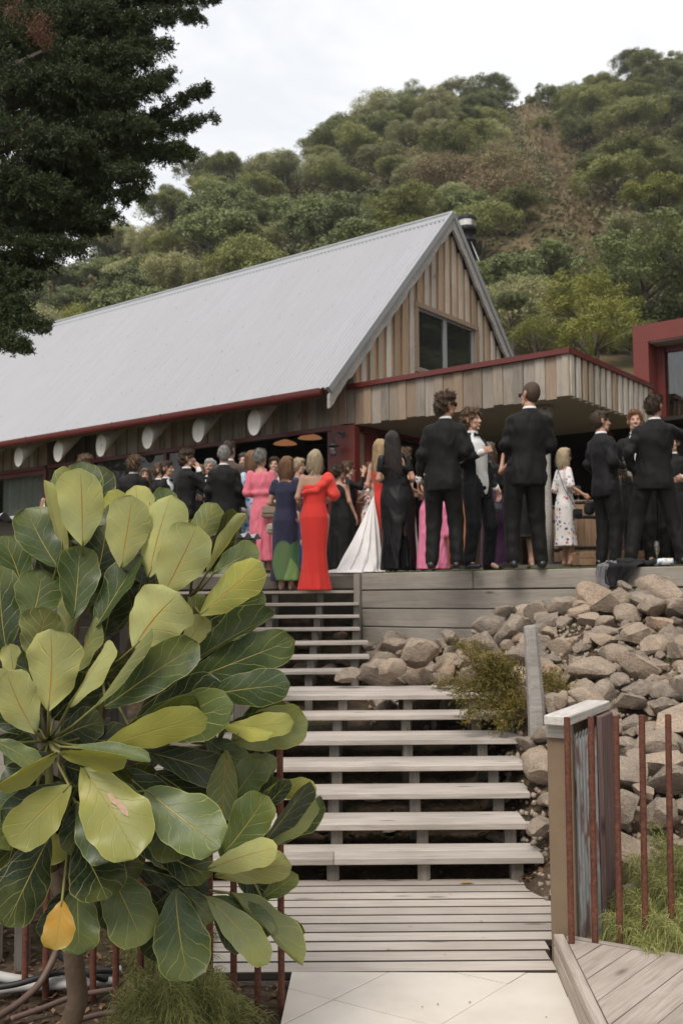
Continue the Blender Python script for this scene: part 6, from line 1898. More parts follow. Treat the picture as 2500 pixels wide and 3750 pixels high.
# ------------------------------------------------------------------ templates: head and hands
def make_head(f):
    w = 0.94 if f else 1.0
    pr = [('e', (0, -0.014, 0.030), (0.074 * w, 0.092, 0.090)), ('e', (0, 0.022, -0.028), (0.060 * w, 0.070, 0.085)), ('c', (-0.030 * w, 0.036, -0.078), (0.030 * w, 0.036, -0.078), 0.030, 0.030), ('e', (0, 0.066, -0.098), (0.022, 0.019, 0.017)),
          ('e', (-0.034 * w, 0.062, -0.022), (0.021, 0.020, 0.022)), ('e', (0.034 * w, 0.062, -0.022), (0.021, 0.020, 0.022)), ('c', (-0.026, 0.078, 0.026), (0.026, 0.078, 0.026), 0.0085, 0.0085),
          ('c', (0, 0.086, 0.014), (0, 0.107, -0.022), 0.0075, 0.0115), ('e', (-0.0105, 0.094, -0.026), (0.008, 0.010, 0.007)), ('e', (0.0105, 0.094, -0.026), (0.008, 0.010, 0.007)),
          ('c', (-0.017, 0.083, -0.0575), (0.017, 0.083, -0.0575), 0.0065, 0.0065), ('c', (-0.013, 0.082, -0.0690), (0.013, 0.082, -0.0690), 0.0070, 0.0070)]
    for s in (-1, 1): pr += [('e', (s * 0.077 * w, -0.014, -0.006), (0.009, 0.020, 0.031)), ('e', (s * 0.082 * w, -0.020, 0.008), (0.006, 0.015, 0.019))]
    def carve(X, Y, Z):
        return np.maximum(0.0125 - np.sqrt((np.abs(X) - 0.029) ** 2 + ((Y - 0.092) * 0.9) ** 2 + ((Z - 0.006) * 1.3) ** 2), -0.02)
    V, F = sdf_mesh(pr, 0.0048, 0.012, carve)
    V = relax(V, F, 1, 0.4)
    c = V[F].mean(1)
    mi = np.zeros(len(F), int)
    ax = np.abs(c[:, 0])
    smile = 0.10 * ax
    zm = c[:, 2] - smile
    mi[(c[:, 1] > 0.07) & (ax < 0.022) & (zm < -0.0545) & (zm > -0.0755)] = 1
    mi[(c[:, 1] > 0.07) & (ax < 0.019) & (zm < -0.0600) & (zm > -0.0668)] = 4
    mi[(c[:, 1] > 0.062) & (ax < 0.043) & (ax > 0.012) & (np.abs(c[:, 2] - 0.0265 + 0.1 * (ax - .026)) < 0.0046)] = 2
    mi[(c[:, 1] > 0.060) & (np.abs(ax - 0.029) < 0.0125) & (np.abs(c[:, 2] - 0.0055) < 0.0048)] = 3
    return V, F, mi
HEADS = {'m': make_head(False), 'f': make_head(True)}
def make_hand(grip):
    pr = [('e', (0, 0.045, 0), (0.041, 0.052, 0.0155)), ('c', (0, -0.03, 0), (0, 0.02, 0), 0.026, 0.027)]
    for x, L in zip((-0.029, -0.0095, 0.010, 0.028), (0.072, 0.082, 0.077, 0.060)):
        if grip: P = [(x, 0.082, 0.0), (x, 0.108, -0.026), (x, 0.088, -0.054), (x, 0.066, -0.050)]
        else: P = [(x, 0.082, 0.0), (x * 1.12, 0.082 + 0.45 * L, -0.008), (x * 1.15, 0.082 + 0.80 * L, -0.026), (x * 1.15, 0.082 + 1.0 * L, -0.044)]
        for a, b, r in zip(P, P[1:], (0.0090, 0.0083, 0.0076)): pr.append(('c', a, b, r, r * 0.95))
    T = [(-0.028, 0.012, -0.004), (-0.050, 0.045, -0.018), (-0.036, 0.070, -0.044)] if grip else [(-0.028, 0.012, -0.004), (-0.054, 0.046, -0.012), (-0.060, 0.078, -0.022)]
    for a, b in zip(T, T[1:]): pr.append(('c', a, b, 0.0115, 0.0095))
    return sdf_mesh(pr, 0.0052, 0.006)
HANDS = {False: make_hand(False), True: make_hand(True)}
# hair volumes about the head centre
def make_hair(style):
    cap = [('e', (0, -0.020, 0.036), (0.083, 0.098, 0.092)), ('e', (0, -0.055, -0.005), (0.074, 0.058, 0.085))]
    face = lambda X, Y, Z: 1 - np.sqrt((X / 0.072) ** 2 + ((Y - 0.105) / 0.092) ** 2 + ((Z + 0.040) / 0.125) ** 2)
    def carve(X, Y, Z): return np.maximum(face(X, Y, Z) * 0.06, np.where((np.abs(X) > 0.066) & (Y > -0.034) & (Z < 0.005) & (Z > -0.05), 0.02, -0.02) if style in ('short', 'buzz', 'curly', 'neat') else -0.02)
    n = 0.0
    if style == 'buzz': cap = [('e', (0, -0.016, 0.032), (0.0765, 0.0945, 0.0925)), ('e', (0, -0.050, -0.010), (0.066, 0.053, 0.075))]
    if style == 'neat': cap = [('e', (0, -0.018, 0.040), (0.081, 0.098, 0.095)), ('e', (0, -0.052, -0.010), (0.071, 0.057, 0.082)), ('e', (0.015, 0.045, 0.098), (0.055, 0.040, 0.028))]
    if style == 'short': cap += [('e', (0.0, 0.035, 0.100), (0.062, 0.045, 0.030))]; n = 0.006
    if style == 'curly': cap = [('e', (0, -0.020, 0.045), (0.089, 0.104, 0.096)), ('e', (0, -0.058, -0.015), (0.080, 0.062, 0.090)), ('e', (0, 0.048, 0.088), (0.070, 0.042, 0.040))]; n = 0.014
    if style == 'bob':
        cap += [('e', (0, -0.055, -0.07), (0.088, 0.060, 0.105)), ('e', (-0.074, -0.008, -0.055), (0.028, 0.055, 0.105)), ('e', (0.074, -0.008, -0.055), (0.028, 0.055, 0.105)), ('e', (0, 0.030, 0.098), (0.068, 0.050, 0.032))]; n = 0.005
    if style == 'long':
        cap += [('e', (0, -0.070, -0.10), (0.104, 0.055, 0.14)), ('e', (0, -0.085, -0.24), (0.122, 0.050, 0.17)), ('e', (0.01, -0.09, -0.36), (0.105, 0.042, 0.12)), ('e', (-0.074, -0.010, -0.08), (0.030, 0.048, 0.15)), ('e', (0.074, -0.010, -0.08), (0.030, 0.048, 0.15)), ('e', (0, 0.030, 0.096), (0.066, 0.048, 0.030))]; n = 0.006
    if style == 'updo':
        cap += [('e', (0, -0.105, 0.005), (0.058, 0.050, 0.055)), ('e', (0.02, -0.09, -0.05), (0.05, 0.045, 0.04)), ('e', (0, 0.030, 0.096), (0.066, 0.048, 0.030))]; n = 0.010
    V, F = sdf_mesh(cap, 0.0065, 0.03, carve)
    if n:
        fq = 75 if style in ('curly', 'updo') else 48
        zs = 1.0 if style in ('curly', 'updo') else 0.25
        c = V - V.mean(0)
        nr = c / (np.linalg.norm(c, axis=1)[:, None] + 1e-6)
        V = V + nr * (n * (np.sin(V[:, 0] * fq + V[:, 1] * 31) * np.sin(V[:, 1] * fq + 1 + V[:, 2] * 17 * zs) + 0.6 * np.sin(V[:, 2] * fq * zs + V[:, 0] * fq * 1.3)))[:, None]
    # loose strands for an uneven outline
    g = np.random.default_rng(len(style) * 7)
    ns = {'buzz': 0, 'neat': 350}.get(style, 900)
    if ns:
        k = g.integers(0, len(V), ns)
        p = V[k]
        cen = np.array([0, -0.02, 0.02])
        out = p - cen
        out[:, 2] = np.maximum(out[:, 2], -0.05)
        out /= np.linalg.norm(out, axis=1)[:, None]
        if style in ('long', 'bob'): d = out * 0.25 + np.array([0, 0, -1.0]) + g.normal(scale=0.16, size=(ns, 3)); L = g.uniform(0.03, 0.09, ns)
        elif style == 'curly': d = out * 0.8 + g.normal(scale=0.7, size=(ns, 3)); L = g.uniform(0.016, 0.042, ns)
        else: d = out * 0.55 + np.array([0, -0.3, 0.05]) + g.normal(scale=0.4, size=(ns, 3)); L = g.uniform(0.012, 0.032, ns)
        d /= np.linalg.norm(d, axis=1)[:, None]
        sd = np.cross(d, out)
        sd /= np.linalg.norm(sd, axis=1)[:, None] + 1e-6
        w = 0.0035
        b2 = p + d * (L * 0.55)[:, None] + out * 0.006
        Q = np.stack([p - sd * w, p + sd * w, b2 + sd * w * 0.8, b2 - sd * w * 0.8, p + d * L[:, None], p + d * L[:, None] + sd * 0.0008], 1)
        m0 = len(V)
        ib = m0 + np.arange(ns) * 6
        V = np.concatenate([V, Q.reshape(-1, 3)])
        F = np.concatenate([F, np.stack([ib, ib + 1, ib + 2, ib + 3], 1), np.stack([ib + 3, ib + 2, ib + 5, ib + 4], 1)])
    return V, F
HAIRS = {s: make_hair(s) for s in ('short', 'buzz', 'neat', 'curly', 'bob', 'long', 'updo')}

ARM = {'down': ((.255, -.03, 1.17), (.262, .055, .93), False), 'bent': ((.265, -.05, 1.18), (.125, .20, 1.14), True), 'glass': ((.25, .0, 1.19), (.15, .25, 1.28), True), 'pocket': ((.30, -.09, 1.18), (.225, .03, .99), False),
       'out': ((.42, .12, 1.33), (.60, .33, 1.30), False), 'up': ((.27, .17, 1.36), (.15, .24, 1.60), False), 'face': ((.24, .16, 1.24), (.10, .14, 1.52), False), 'front': ((.25, -.02, 1.18), (.06, .19, 1.06), False), 'side': ((.30, -.02, 1.20), (.33, .16, 1.06), True), 'clap': ((.24, .03, 1.19), (.05, .27, 1.24), False)}
SUIT = [(.79, 0, -.005, .186, .140), (.86, 0, -.005, .192, .146), (.96, 0, 0, .187, .142), (1.10, 0, 0, .166, .122), (1.22, 0, 0, .176, .130), (1.34, 0, -.004, .188, .134), (1.42, 0, -.012, .176, .116), (1.475, 0, -.018, .128, .092), (1.515, 0, -.012, .085, .078), (1.54, 0, -.008, .070, .070)]
def stk(rows, s=1.0): return [(z, x * s, y * s, a * s, b * s) for z, x, y, a, b in rows]
def person(label, px, py, H, yaw, sex='m', head=(0, 0), hair=('short', 'brown'), skin_i=0, arms=('down', 'down'), stance=0.11, z0=None, wear=(), group='wedding guests', dist=None, glasses=None, lean=0.0, build=1.0, step=0.0):
    d = ray(px, py)
    zf = 2.02 if z0 is None else z0
    for _ in range(4):
        Dd = dist or (zf + H - CAMZ) / d[2]
        if z0 is None: zf = float(terr(d[0] * Dd, Dd))
        else: break
    loc = Vector((d[0] * Dd, Dd, zf))
    if dist:
        H = CAMZ + d[2] * Dd - zf
    s = H / 1.80
    f = sex == 'f'
    sw = 0.155 if f else 0.168
    ar = (0.043, 0.034, 0.024) if f else (0.050, 0.042, 0.030)
    Mt = Matrix.Translation(loc) @ Matrix.Rotation(R(yaw), 4, 'Z') @ Matrix.Scale(s, 4)
    bq = random.Random(int(px * 5 + py * 3))
    lx, ly = bq.uniform(-0.075, 0.075), bq.uniform(-0.05, 0.05)
    def bend(P_):                                    # weight shift: the upper body leans a little
        P_ = np.array(P_, float)
        dz_ = np.maximum(P_[:, 2] - 0.92, 0)
        P_[:, 0] += lx * dz_
        P_[:, 1] += ly * dz_
        return P_
    # skeleton
    pq = random.Random(int(px * 3 + py))
    hs = pq.uniform(-0.028, 0.028)
    kb = (pq.uniform(0, 0.05), pq.uniform(0, 0.05))
    fo_ = (pq.uniform(0.0, 0.05), pq.uniform(0.0, 0.05))
    hip = [(sg * 0.092 + hs, 0, 0.92) for sg in (1, -1)]
    ank = [(sg * stance, pq.uniform(-0.03, 0.05) - sg * step, 0.085) for sg in (1, -1)]
    kne = [(sg * (stance + 0.10) / 2 + hs * 0.6, 0.03 + kb[i] - sg * step * 0.5, 0.50) for i, sg in enumerate((1, -1))]
    jo = []
    for i, sg in enumerate((1, -1)):
        e, w, g = ARM[arms[i]] if isinstance(arms[i], str) else arms[i]
        sh = np.array([sg * sw, -0.012, 1.445])
        e, w = np.array([sg * e[0] * (sw + 0.01) / 0.2, e[1], e[2]]), np.array([sg * w[0], w[1], w[2]])
        jo.append((sh, e, w, g))
    bare = [w[0] for w in wear]
    covered = 'jacket' in bare
    t = 0.80 if covered else 1.0
    tor = [('s', stk([(.84, 0, 0, .150, .115), (.95, 0, 0, .165, .120), (1.08, 0, 0, .128, .098), (1.20, 0, 0, .137, .105), (1.33, 0, 0, .160 if f else .178, .112), (1.43, 0, -.01, .150 if f else .175, .088), (1.475, 0, -.014, .085, .065), (1.50, 0, -.01, .052, .052)], t))] if False else []
    pf = [(.84, 0, 0, .150 * t, .112 * t), (.95, 0, 0, .165 * t, .120 * t), (1.08, 0, 0, .128 * t, .098 * t), (1.20, 0, 0, .137 * t, .105 * t), (1.33, 0, 0, (.150 if f else .175) * t, .110 * t), (1.43, 0, -.01, (.140 if f else .172) * t, .085 * t), (1.478, 0, -.014, .080, .060), (1.50, 0, -.01, .050, .050)]
    pr = [('s', pf), ('c', (0, -.014, 1.46), (0, .006, 1.58), 0.052 if f else 0.058, 0.050 if f else 0.055)]
    for i in range(2):
        pr += [('c', hip[i], kne[i], 0.080 * t, 0.054 * t), ('c', kne[i], ank[i], 0.053 * t, 0.036), ('c', ank[i], (ank[i][0] * 1.08, ank[i][1] + 0.12, 0.03), 0.036, 0.026)]
        sh, e, w, g = jo[i]
        pr += [('c', sh, e, ar[0] * (t if covered else 1), ar[1] * (t if covered else 1)), ('c', e, w, ar[1] * (t if covered else 1), ar[2])]
    V, F = sdf_mesh(pr, 0.017, 0.035)
    V = relax(V, F, 1, 0.4)
    mats = np.zeros(len(F), int)
    # head
    hv, hf, hm = HEADS[sex]
    hc = np.array([0, 0.012, 1.682])
    hr = np.array((Matrix.Rotation(R(head[0]), 3, 'Z') @ Matrix.Rotation(R(head[1]), 3, 'X')))
    F = np.concatenate([F, hf + len(V)])
    V = np.concatenate([V, hv @ hr.T + hc])
    mats = np.concatenate([mats, hm])
    grips = []
    for i, sg in enumerate((1, -1)):
        sh, e, w, g = jo[i]
        hd, hq = HANDS[g]
        fw = (w - e) / np.linalg.norm(w - e)
        out = np.array([sg * 1.0, 0.15, 0.0])
        out = out - fw * (out @ fw)
        out /= np.linalg.norm(out)
        if sg > 0:
            B3 = np.stack([np.cross(fw, out), fw, out], 1)
            hv2, hf2 = hd @ B3.T + w, hq
        else:
            B3 = np.stack([-np.cross(fw, out), fw, out], 1)
            hv2, hf2 = hd @ B3.T + w, hq[:, ::-1]
            B3 = B3
        sc_ = 0.92 if f else 1.0
        hv2 = w + (hv2 - w) * sc_
        F = np.concatenate([F, hf2 + len(V)])
        V = np.concatenate([V, hv2])
        mats = np.concatenate([mats, np.zeros(len(hf2), int)])
        gp_ = w + B3 @ np.array([0, 0.072, -0.030])
        grips.append(Mt @ Vector(bend([gp_])[0]))
    me = mesh_from('person', bend(V) * s, F, True)
    for m_ in (SKIN[skin_i], M['lip'], HAIR[hair[1]] if hair[1] not in ('blond', 'paleblond', 'white', 'grey') else M['brow'], M['eye'], M['teeth']): me.materials.append(m_)
    me.polygons.foreach_set('material_index', mats.astype(np.int32))
    root = put('person', me, None, None, loc, (0, 0, R(yaw)))
    tag(root, label, 'person', group)
    def part(name, V, F, mat): return put(name, mesh_from(name, bend(V) * s, F, True), mat, root)
    # hair
    hv, hf = HAIRS[hair[0]]
    part('hair', hv @ hr.T + hc, hf, HAIR[hair[1]])
    if glasses:
        up = 0.075 if glasses == 'top' else 0.004
        fy = 0.060 if glasses == 'top' else 0.093
        gb = MB()
        for sg in (-1, 1):
            gb.box((sg * 0.031, fy, up), (0.048, 0.010, 0.036))
            gb.box((sg * 0.070, fy - 0.055, up + 0.008), (0.006, 0.105, 0.008))
        gb.box((0, fy + 0.002, up + 0.010), (0.02, 0.008, 0.006))
        part('sunglasses', np.array(gb.v) @ hr.T + hc, np.array(gb.f), M['shades'])
    for wd in wear:
        kind, mat = wd[0], wd[1]
        o_ = wd[2] if len(wd) > 2 else {}
        rr = np.random.default_rng(abs(hash(label)) % 1000 if False else int(px * 7 + py))
        if kind == 'jacket':
            P = [('s', [(z, x, y - (0.0), a * build, b * build) for z, x, y, a, b in SUIT], (5, 0.040, rr.uniform(0, 6), 1.2, 0.78))]
            if f: P = [('s', [(z, x, y, a * 0.86, b * 0.88) for z, x, y, a, b in SUIT if z > 0.84 or True])]
            for i in range(2):
                sh, e, w, g = jo[i]
                k_ = 0.84 if f else 1.0
                sh2 = np.array([sh[0] * 0.93, sh[1], sh[2] - 0.022])
                P += [('c', sh2, e, 0.066 * k_, 0.053 * k_), ('c', e, e + (w - e) * 0.93, 0.053 * k_, 0.039 * k_)]
            cv = None
            if o_.get('open'):
                wd_ = o_['open']
                cv = lambda X, Y, Z: np.minimum(np.minimum(Y - 0.01, wd_ * np.clip((Z - 0.72) / 0.35, 0, 1) * np.clip((1.62 - Z) / 0.2, 0.55, 1) - np.abs(X + 0.015)), 1.56 - Z)
            V_, F_ = sdf_mesh(P, 0.0145, 0.045, cv)
            V_ = relax(V_, F_, 1, 0.4)
            # creases: sleeves, waist, skirt of the jacket
            am = 0.0055
            V_ = V_ + am * np.stack([np.sin(V_[:, 2] * 47 + V_[:, 0] * 25 + V_[:, 1] * 14), np.sin(V_[:, 2] * 41 + V_[:, 0] * 33 + 1.3), 0 * V_[:, 0]], 1) * (np.abs(V_[:, 0]) > 0.17)[:, None]
            V_ = V_ + 0.0048 * np.stack([0 * V_[:, 0], np.sin(V_[:, 0] * 22 + V_[:, 2] * 13) * np.sin(V_[:, 2] * 21 - V_[:, 0] * 9), 0 * V_[:, 0]], 1)
            jk = part('jacket', V_, F_, mat)
            # shirt collar
            V_, F_ = sdf_mesh([('s', [(1.505, 0, -.008, .066, .066), (1.535, 0, -.004, .066, .068), (1.562, 0, .000, .063, .064)])], 0.008, 0.01)
            part('collar', V_, F_, C_['white'])
            for i in range(2):
                sh, e, w, g = jo[i]
                c0, c1_ = e + (w - e) * 0.90, e + (w - e) * 1.02
                V_, F_ = sdf_mesh([('c', c0, c1_, 0.036 if f else 0.041, 0.036 if f else 0.040)], 0.010, 0.01)
                if not f: part('cuff', V_, F_, C_['white'])
        elif kind == 'shirt':
            V_, F_ = sdf_mesh([('s', [(.84, 0, 0, .165, .120), (.95, 0, 0, .172, .128), (1.10, 0, 0, .155, .113), (1.30, 0, 0.002, .178, .122), (1.42, 0, -.006, .165, .106), (1.478, 0, -.01, .110, .085), (1.53, 0, 0, .066, .068)], (7, 0.012, 1, 1.3, 0.9))], 0.014, 0.02)
            part('shirt', V_, F_, mat)
            if o_.get('sleeves'):
                for i in range(2):
                    sh, e, w, g = jo[i]
                    V_, F_ = sdf_mesh([('c', sh, e, 0.062, 0.052), ('c', e, e + (w - e) * 0.95, 0.052, 0.04)], 0.014, 0.02)
                    part('sleeve', V_, F_, mat)
        elif kind == 'bow':
            b_ = MB().box((0, 0.078, 1.512), (0.018, 0.018, 0.022))
            for sg in (-1, 1): b_.add([(sg * 0.006, 0.078, 1.520), (sg * 0.006, 0.078, 1.504), (sg * 0.058, 0.072, 1.536), (sg * 0.058, 0.072, 1.488), (sg * 0.006, 0.088, 1.512), (sg * 0.056, 0.086, 1.512)], [(0, 2, 5, 4), (4, 5, 3, 1), (0, 1, 3, 2)])
            put('bow_tie', mesh_from('bow_tie', bend(b_.v) * s, b_.f), mat, root)
        elif kind == 'trousers':
            P = [('s', [(.84, 0, 0, .165, .120), (.93, 0, 0, .168, .126), (1.06, 0, 0, .148, .112)])]
            for i in range(2):
                hp = np.array(hip[i])
                P += [('c', hp, kne[i], 0.106, 0.083), ('c', kne[i], (ank[i][0], ank[i][1] + .005, 0.085), 0.081, 0.068)]
            V_, F_ = sdf_mesh(P, 0.0145, 0.03)
            V_ = relax(V_, F_, 1, 0.4)
            lowf = np.clip((0.62 - V_[:, 2]) / 0.5, 0.15, 1)
            V_ = V_ + 0.006 * (lowf * np.sin(V_[:, 0] * 13 + V_[:, 1] * 17 + V_[:, 2] * 3) * np.sin(V_[:, 2] * 44 + V_[:, 0] * 21 + 2 * np.sin(V_[:, 1] * 20)))[:, None] * np.array([0.5, 1, 0])
            V_[:, 2] = np.maximum(V_[:, 2], 0.022)
            part('trousers', V_, F_, mat)
        elif kind in ('dress', 'skirt'):
            P = [('s', o_['prof'], o_.get('fold'))]
            if kind == 'dress' and o_.get('sleeve'):
                for i in range(2):
                    sh, e, w, g = jo[i]
                    L_ = o_['sleeve']
                    if i == 0 and o_.get('one'): continue
                    a_ = min(L_, 1.0)
                    P.append(('c', sh, sh + (e - sh) * a_, ar[0] + 0.016, ar[1] + 0.016 + o_.get('puff', 0)))
                    if L_ > 1: P.append(('c', e, e + (w - e) * (L_ - 1), ar[1] + 0.016 + o_.get('puff', 0), ar[2] + 0.018))
            P += o_.get('extra', [])
            V_, F_ = sdf_mesh(P, 0.0145, o_.get('k', 0.025), o_.get('carve'))
            V_ = relax(V_, F_, 1, 0.3)
            part(kind, V_, F_, mat)
        elif kind == 'wrap':
            V_, F_ = sdf_mesh(o_['prims'], 0.0145, 0.03)
            V_ = V_ + 0.006 * np.sin(V_[:, 2:3] * 40 + V_[:, 0:1] * 30) * np.array([1, 1, 0])
            part(o_.get('name', 'shawl'), V_, F_, mat)
        elif kind == 'shoes':
            for i, sg in enumerate((1, -1)):
                a = np.array(ank[i])
                if f: P = [('c', (a[0], a[1] - 0.02, 0.055), (a[0] * 1.05, a[1] + 0.14, 0.022), 0.030, 0.026), ('c', (a[0], a[1] - 0.03, 0.02), (a[0], a[1] - 0.03, 0.05), 0.016, 0.022)]
                else: P = [('c', (a[0], a[1] - 0.035, 0.04), (a[0] + sg * (0.02 + fo_[i]), a[1] + 0.17, 0.034), 0.042, 0.030), ('c', (a[0], a[1], 0.05), (a[0], a[1] - 0.01, 0.10), 0.042, 0.04)]
                V_, F_ = sdf_mesh(P, 0.010, 0.02)
                V_[:, 2] = np.maximum(V_[:, 2], 0.002)
                part('shoe', V_, F_, mat)
    return dict(root=root, M=Mt, grips=grips, loc=loc, s=s)
# ------------------------------------------------------------------ the guests
def suit(c='black', **k): return (('trousers', C_[c]), ('jacket', C_[c], k), ('shoes', M['shoe']))
def suit_front(c='black', op=0.075): return (('trousers', C_[c]), ('shirt', C_['white']), ('jacket', C_[c], {'open': op}), ('bow', C_['black']), ('shoes', M['shoe']))
def gown(c, hem=0.03, waist=.128, hipw=.170, hemw=.20, top=1.36, topw=.150, fold=(6, .05, 0, .85, .2), sleeve=0, **k):
    pr = [(hem, 0, 0, hemw, hemw * .86), (.45, 0, 0, (hemw + hipw) / 2 * 0.98, (hemw + hipw) / 2 * .82), (.93, 0, 0, hipw + .012, .142), (1.09, 0, 0, waist + .012, .108), (1.22, 0, .004, .146, .118), (top - .04, 0, 0, topw + .012, .122), (top, 0, -.004, topw + .010, .108)]
    if k.pop('neck', 0): pr += [(1.43, 0, -.01, .138, .088), (1.475, 0, -.014, .075, .065)]
    o = dict(prof=pr, fold=fold, sleeve=sleeve)
    o.update(k)
    return ('dress', C_[c], o)
NS = ('shoes', M['nude_shoe'])
BS = ('shoes', M['shoe'])
G = {}
# --- front row on the lawn, right half
G['M1'] = person('man in black suit, back turned, dark curly hair and sunglasses, left of the smiling man', 1014, 905, 1.84, -18, head=(-48, 0), hair=('curly', 'brown'), skin_i=1, arms=('bent', 'down'), wear=suit('black'), glasses='on', stance=.125)
G['M2'] = person('smiling curly haired man with open black jacket, white shirt and bow tie', 1091, 943, 1.80, -140, head=(12, 0), hair=('curly', 'lightbrown'), arms=('glass', 'down'), wear=suit_front('navy', .105), stance=.19, dist=10.95, skin_i=0)
G['M3'] = person('tall man in black suit, back turned, cropped hair and glasses, tallest of the guests', 1203, 879, 1.94, 4, head=(28, 0), hair=('buzz', 'brown'), arms=('front', 'front'), wear=suit('black'), stance=.14, skin_i=1, glasses='on', build=1.05)
G['F4'] = person('woman in white floral dress with blonde bob and sunglasses beside the barrels', 1293, 1031, 1.60, -78, 'f', (0, -4), ('bob', 'paleblond'), 1, ('side', 'bent'), .07, None, (gown('floral', hem=.30, hemw=.19, hipw=.175, waist=.140, topw=.155, sleeve=.95, puff=.02, neck=1, fold=(7, .05, 1, .9, .3)), NS), glasses='on', dist=13.1)
G['M5'] = person('man in black suit facing right with sunglasses pushed up on his head, holding a beer', 1385, 944, 1.78, -68, head=(-12, 0), hair=('neat', 'brown'), arms=('bent', 'side'), wear=suit('charcoal'), glasses='top', skin_i=1)
G['M6'] = person('man with short fair hair half hidden behind the broad back at the right', 1459, 947, 1.78, 168, hair=('short', 'ginger'), arms=('side', 'down'), wear=suit_front('black', .07), dist=11.9, skin_i=0)
G['M7'] = person('broad man in black suit, back turned, legs apart, arm held out to the right', 1494, 910, 1.84, -12, head=(-28, 0), hair=('short', 'brown'), arms=('out', 'pocket'), wear=suit('black'), stance=.26, build=1.08, skin_i=1)
G['M8'] = person('guest in white shirt cut off by the right edge', 1598, 985, 1.80, 80, hair=('short', 'brown'), arms=('bent', 'bent'), wear=(('trousers', C_['black']), ('shirt', C_['white'], {'sleeves': 1}), BS), dist=11.3)
G['F9'] = person('woman in black off-shoulder gown with long dark hair and a slit skirt', 911, 992, 1.71, -6, 'f', (-15, 0), ('long', 'dark'), 1, ('bent', 'bent'), .10, None, (gown('blacksatin', hem=.02, hemw=.235, hipw=.215, waist=.180, topw=.175, top=1.35, sleeve=.55, one=0, fold=(5, .035, 2, .8, .3), carve=lambda X, Y, Z: np.minimum(np.minimum(-Y - 0.02, .66 - Z), np.minimum(.13 * (.66 - Z), .06) - np.abs(X - .085))), NS), build=1.1)
G['F10'] = person('woman with long blonde hair and beige jacket over her arm, beside the black gown', 882, 1010, 1.70, -30, 'f', (-20, 0), ('long', 'blond'), 0, ('bent', 'bent'), .08, None, (gown('red', hem=.03, hemw=.12, hipw=.14, fold=(6, .05, 1, .8, .2)), ('wrap', C_['beige'], {'name': 'held_jacket', 'prims': [('s', [(.70, -.15, .02, .075, .06), (.9, -.15, .03, .09, .07), (1.15, -.14, .05, .10, .09), (1.25, -.13, .06, .07, .07)]), ('c', (-.20, .05, 1.2), (-.17, .12, .66), .05, .045)]}), NS), dist=12.6)
# --- bride behind the black gown, her train sweeping left
G['F11'] = person('bride in a white gown, mostly hidden behind the woman in the black gown', 925, 1030, 1.66, -60, 'f', (10, 0), ('updo', 'lightbrown'), 0, ('bent', 'bent'), .08, None, (gown('ivory', hem=.02, hemw=.27, hipw=.18), NS), dist=13.1)
# --- stairhead
G['F12'] = person('woman in red one-shoulder gown with blonde bob, at the top of the stairs', 721, 1033, 1.665, 4, 'f', (-8, 0), ('bob', 'paleblond'), 1, ('front', 'bent'), .07, 1.795, (('dress', C_['red'], dict(prof=[(.004, 0, -.01, .205, .175), (.22, 0, 0, .168, .145), (.5, 0, 0, .156, .132), (.75, 0, 0, .176, .145), (.93, 0, 0, .186, .150), (1.10, 0, 0, .146, .112), (1.22, 0, .004, .152, .12), (1.30, 0, 0, .162, .124), (1.34, 0, -.004, .160, .110)], fold=(6, .085, 4.2, .62, .05))), ('wrap', C_['redchif'], {'name': 'shoulder_ruffle', 'prims': [('c', (-.15, -.10, 1.24), (.02, -.115, 1.27), .028, .034), ('c', (.02, -.115, 1.27), (.17, -.08, 1.40), .036, .05), ('c', (.17, -.02, 1.43), (.24, -.02, 1.22), .07, .085), ('c', (.05, -.10, 1.33), (.16, -.04, 1.46), .035, .05), ('c', (-.14, .10, 1.26), (.16, .08, 1.44), .03, .04), ('c', (-.16, -.02, 1.26), (-.15, .08, 1.26), .03, .03)]}), NS), step=.02)
G['F13'] = person('woman with auburn bob in a navy dress with green flowers at the hem', 655, 1050, 1.665, -22, 'f', (-14, 0), ('bob', 'auburn'), 1, ('bent', 'bent'), .06, 1.798, (gown('navygreen', hem=.13, hemw=.205, hipw=.172, waist=.140, sleeve=.42, neck=1, fold=(5, .05, 2, .7, .15), puff=.01), NS), dist=11.98)
G['F14'] = person('woman in pink shirt dress with short grey hair, back turned', 606, 1033, 1.68, -8, 'f', (-18, 0), ('short', 'grey'), 1, ('front', 'bent'), .07, 2.0, (gown('pink', hem=.20, hemw=.255, hipw=.185, waist=.132, neck=1, sleeve=1.5, puff=.012, fold=(11, .085, 0, 1.02, .35), extra=[('e', (0, -.045, 1.17), (.15, .085, .06)), ('c', (-.05, .0, 1.5), (.05, .0, 1.5), .035, .035)]), BS))
G['F15'] = person('woman in black dress with dark pinned-up hair and a radio, behind the red gown', 782, 1068, 1.66, -35, 'f', (-20, 0), ('updo', 'brown'), 1, ('down', 'face'), .08, None, (gown('black', hem=.06, hemw=.25, hipw=.20, waist=.165, neck=1, topw=.165), BS), dist=13.6)
G['F16'] = person('woman with sunglasses and fair hair in profile by the red post', 803, 1062, 1.68, -85, 'f', (0, 0), ('short', 'lightbrown'), 0, ('up', 'bent'), .08, None, (gown('black', hem=.1, hemw=.22, neck=1, sleeve=1.6), BS), dist=14.3, glasses='on')
G['F17'] = person('woman in red and white floral dress facing us by the red post', 853, 1064, 1.66, 165, 'f', (0, 0), ('updo', 'lightbrown'), 0, ('clap', 'bent'), .08, None, (gown('redfloral', hem=.12, hemw=.22, neck=1, sleeve=.6), NS), dist=14.2)
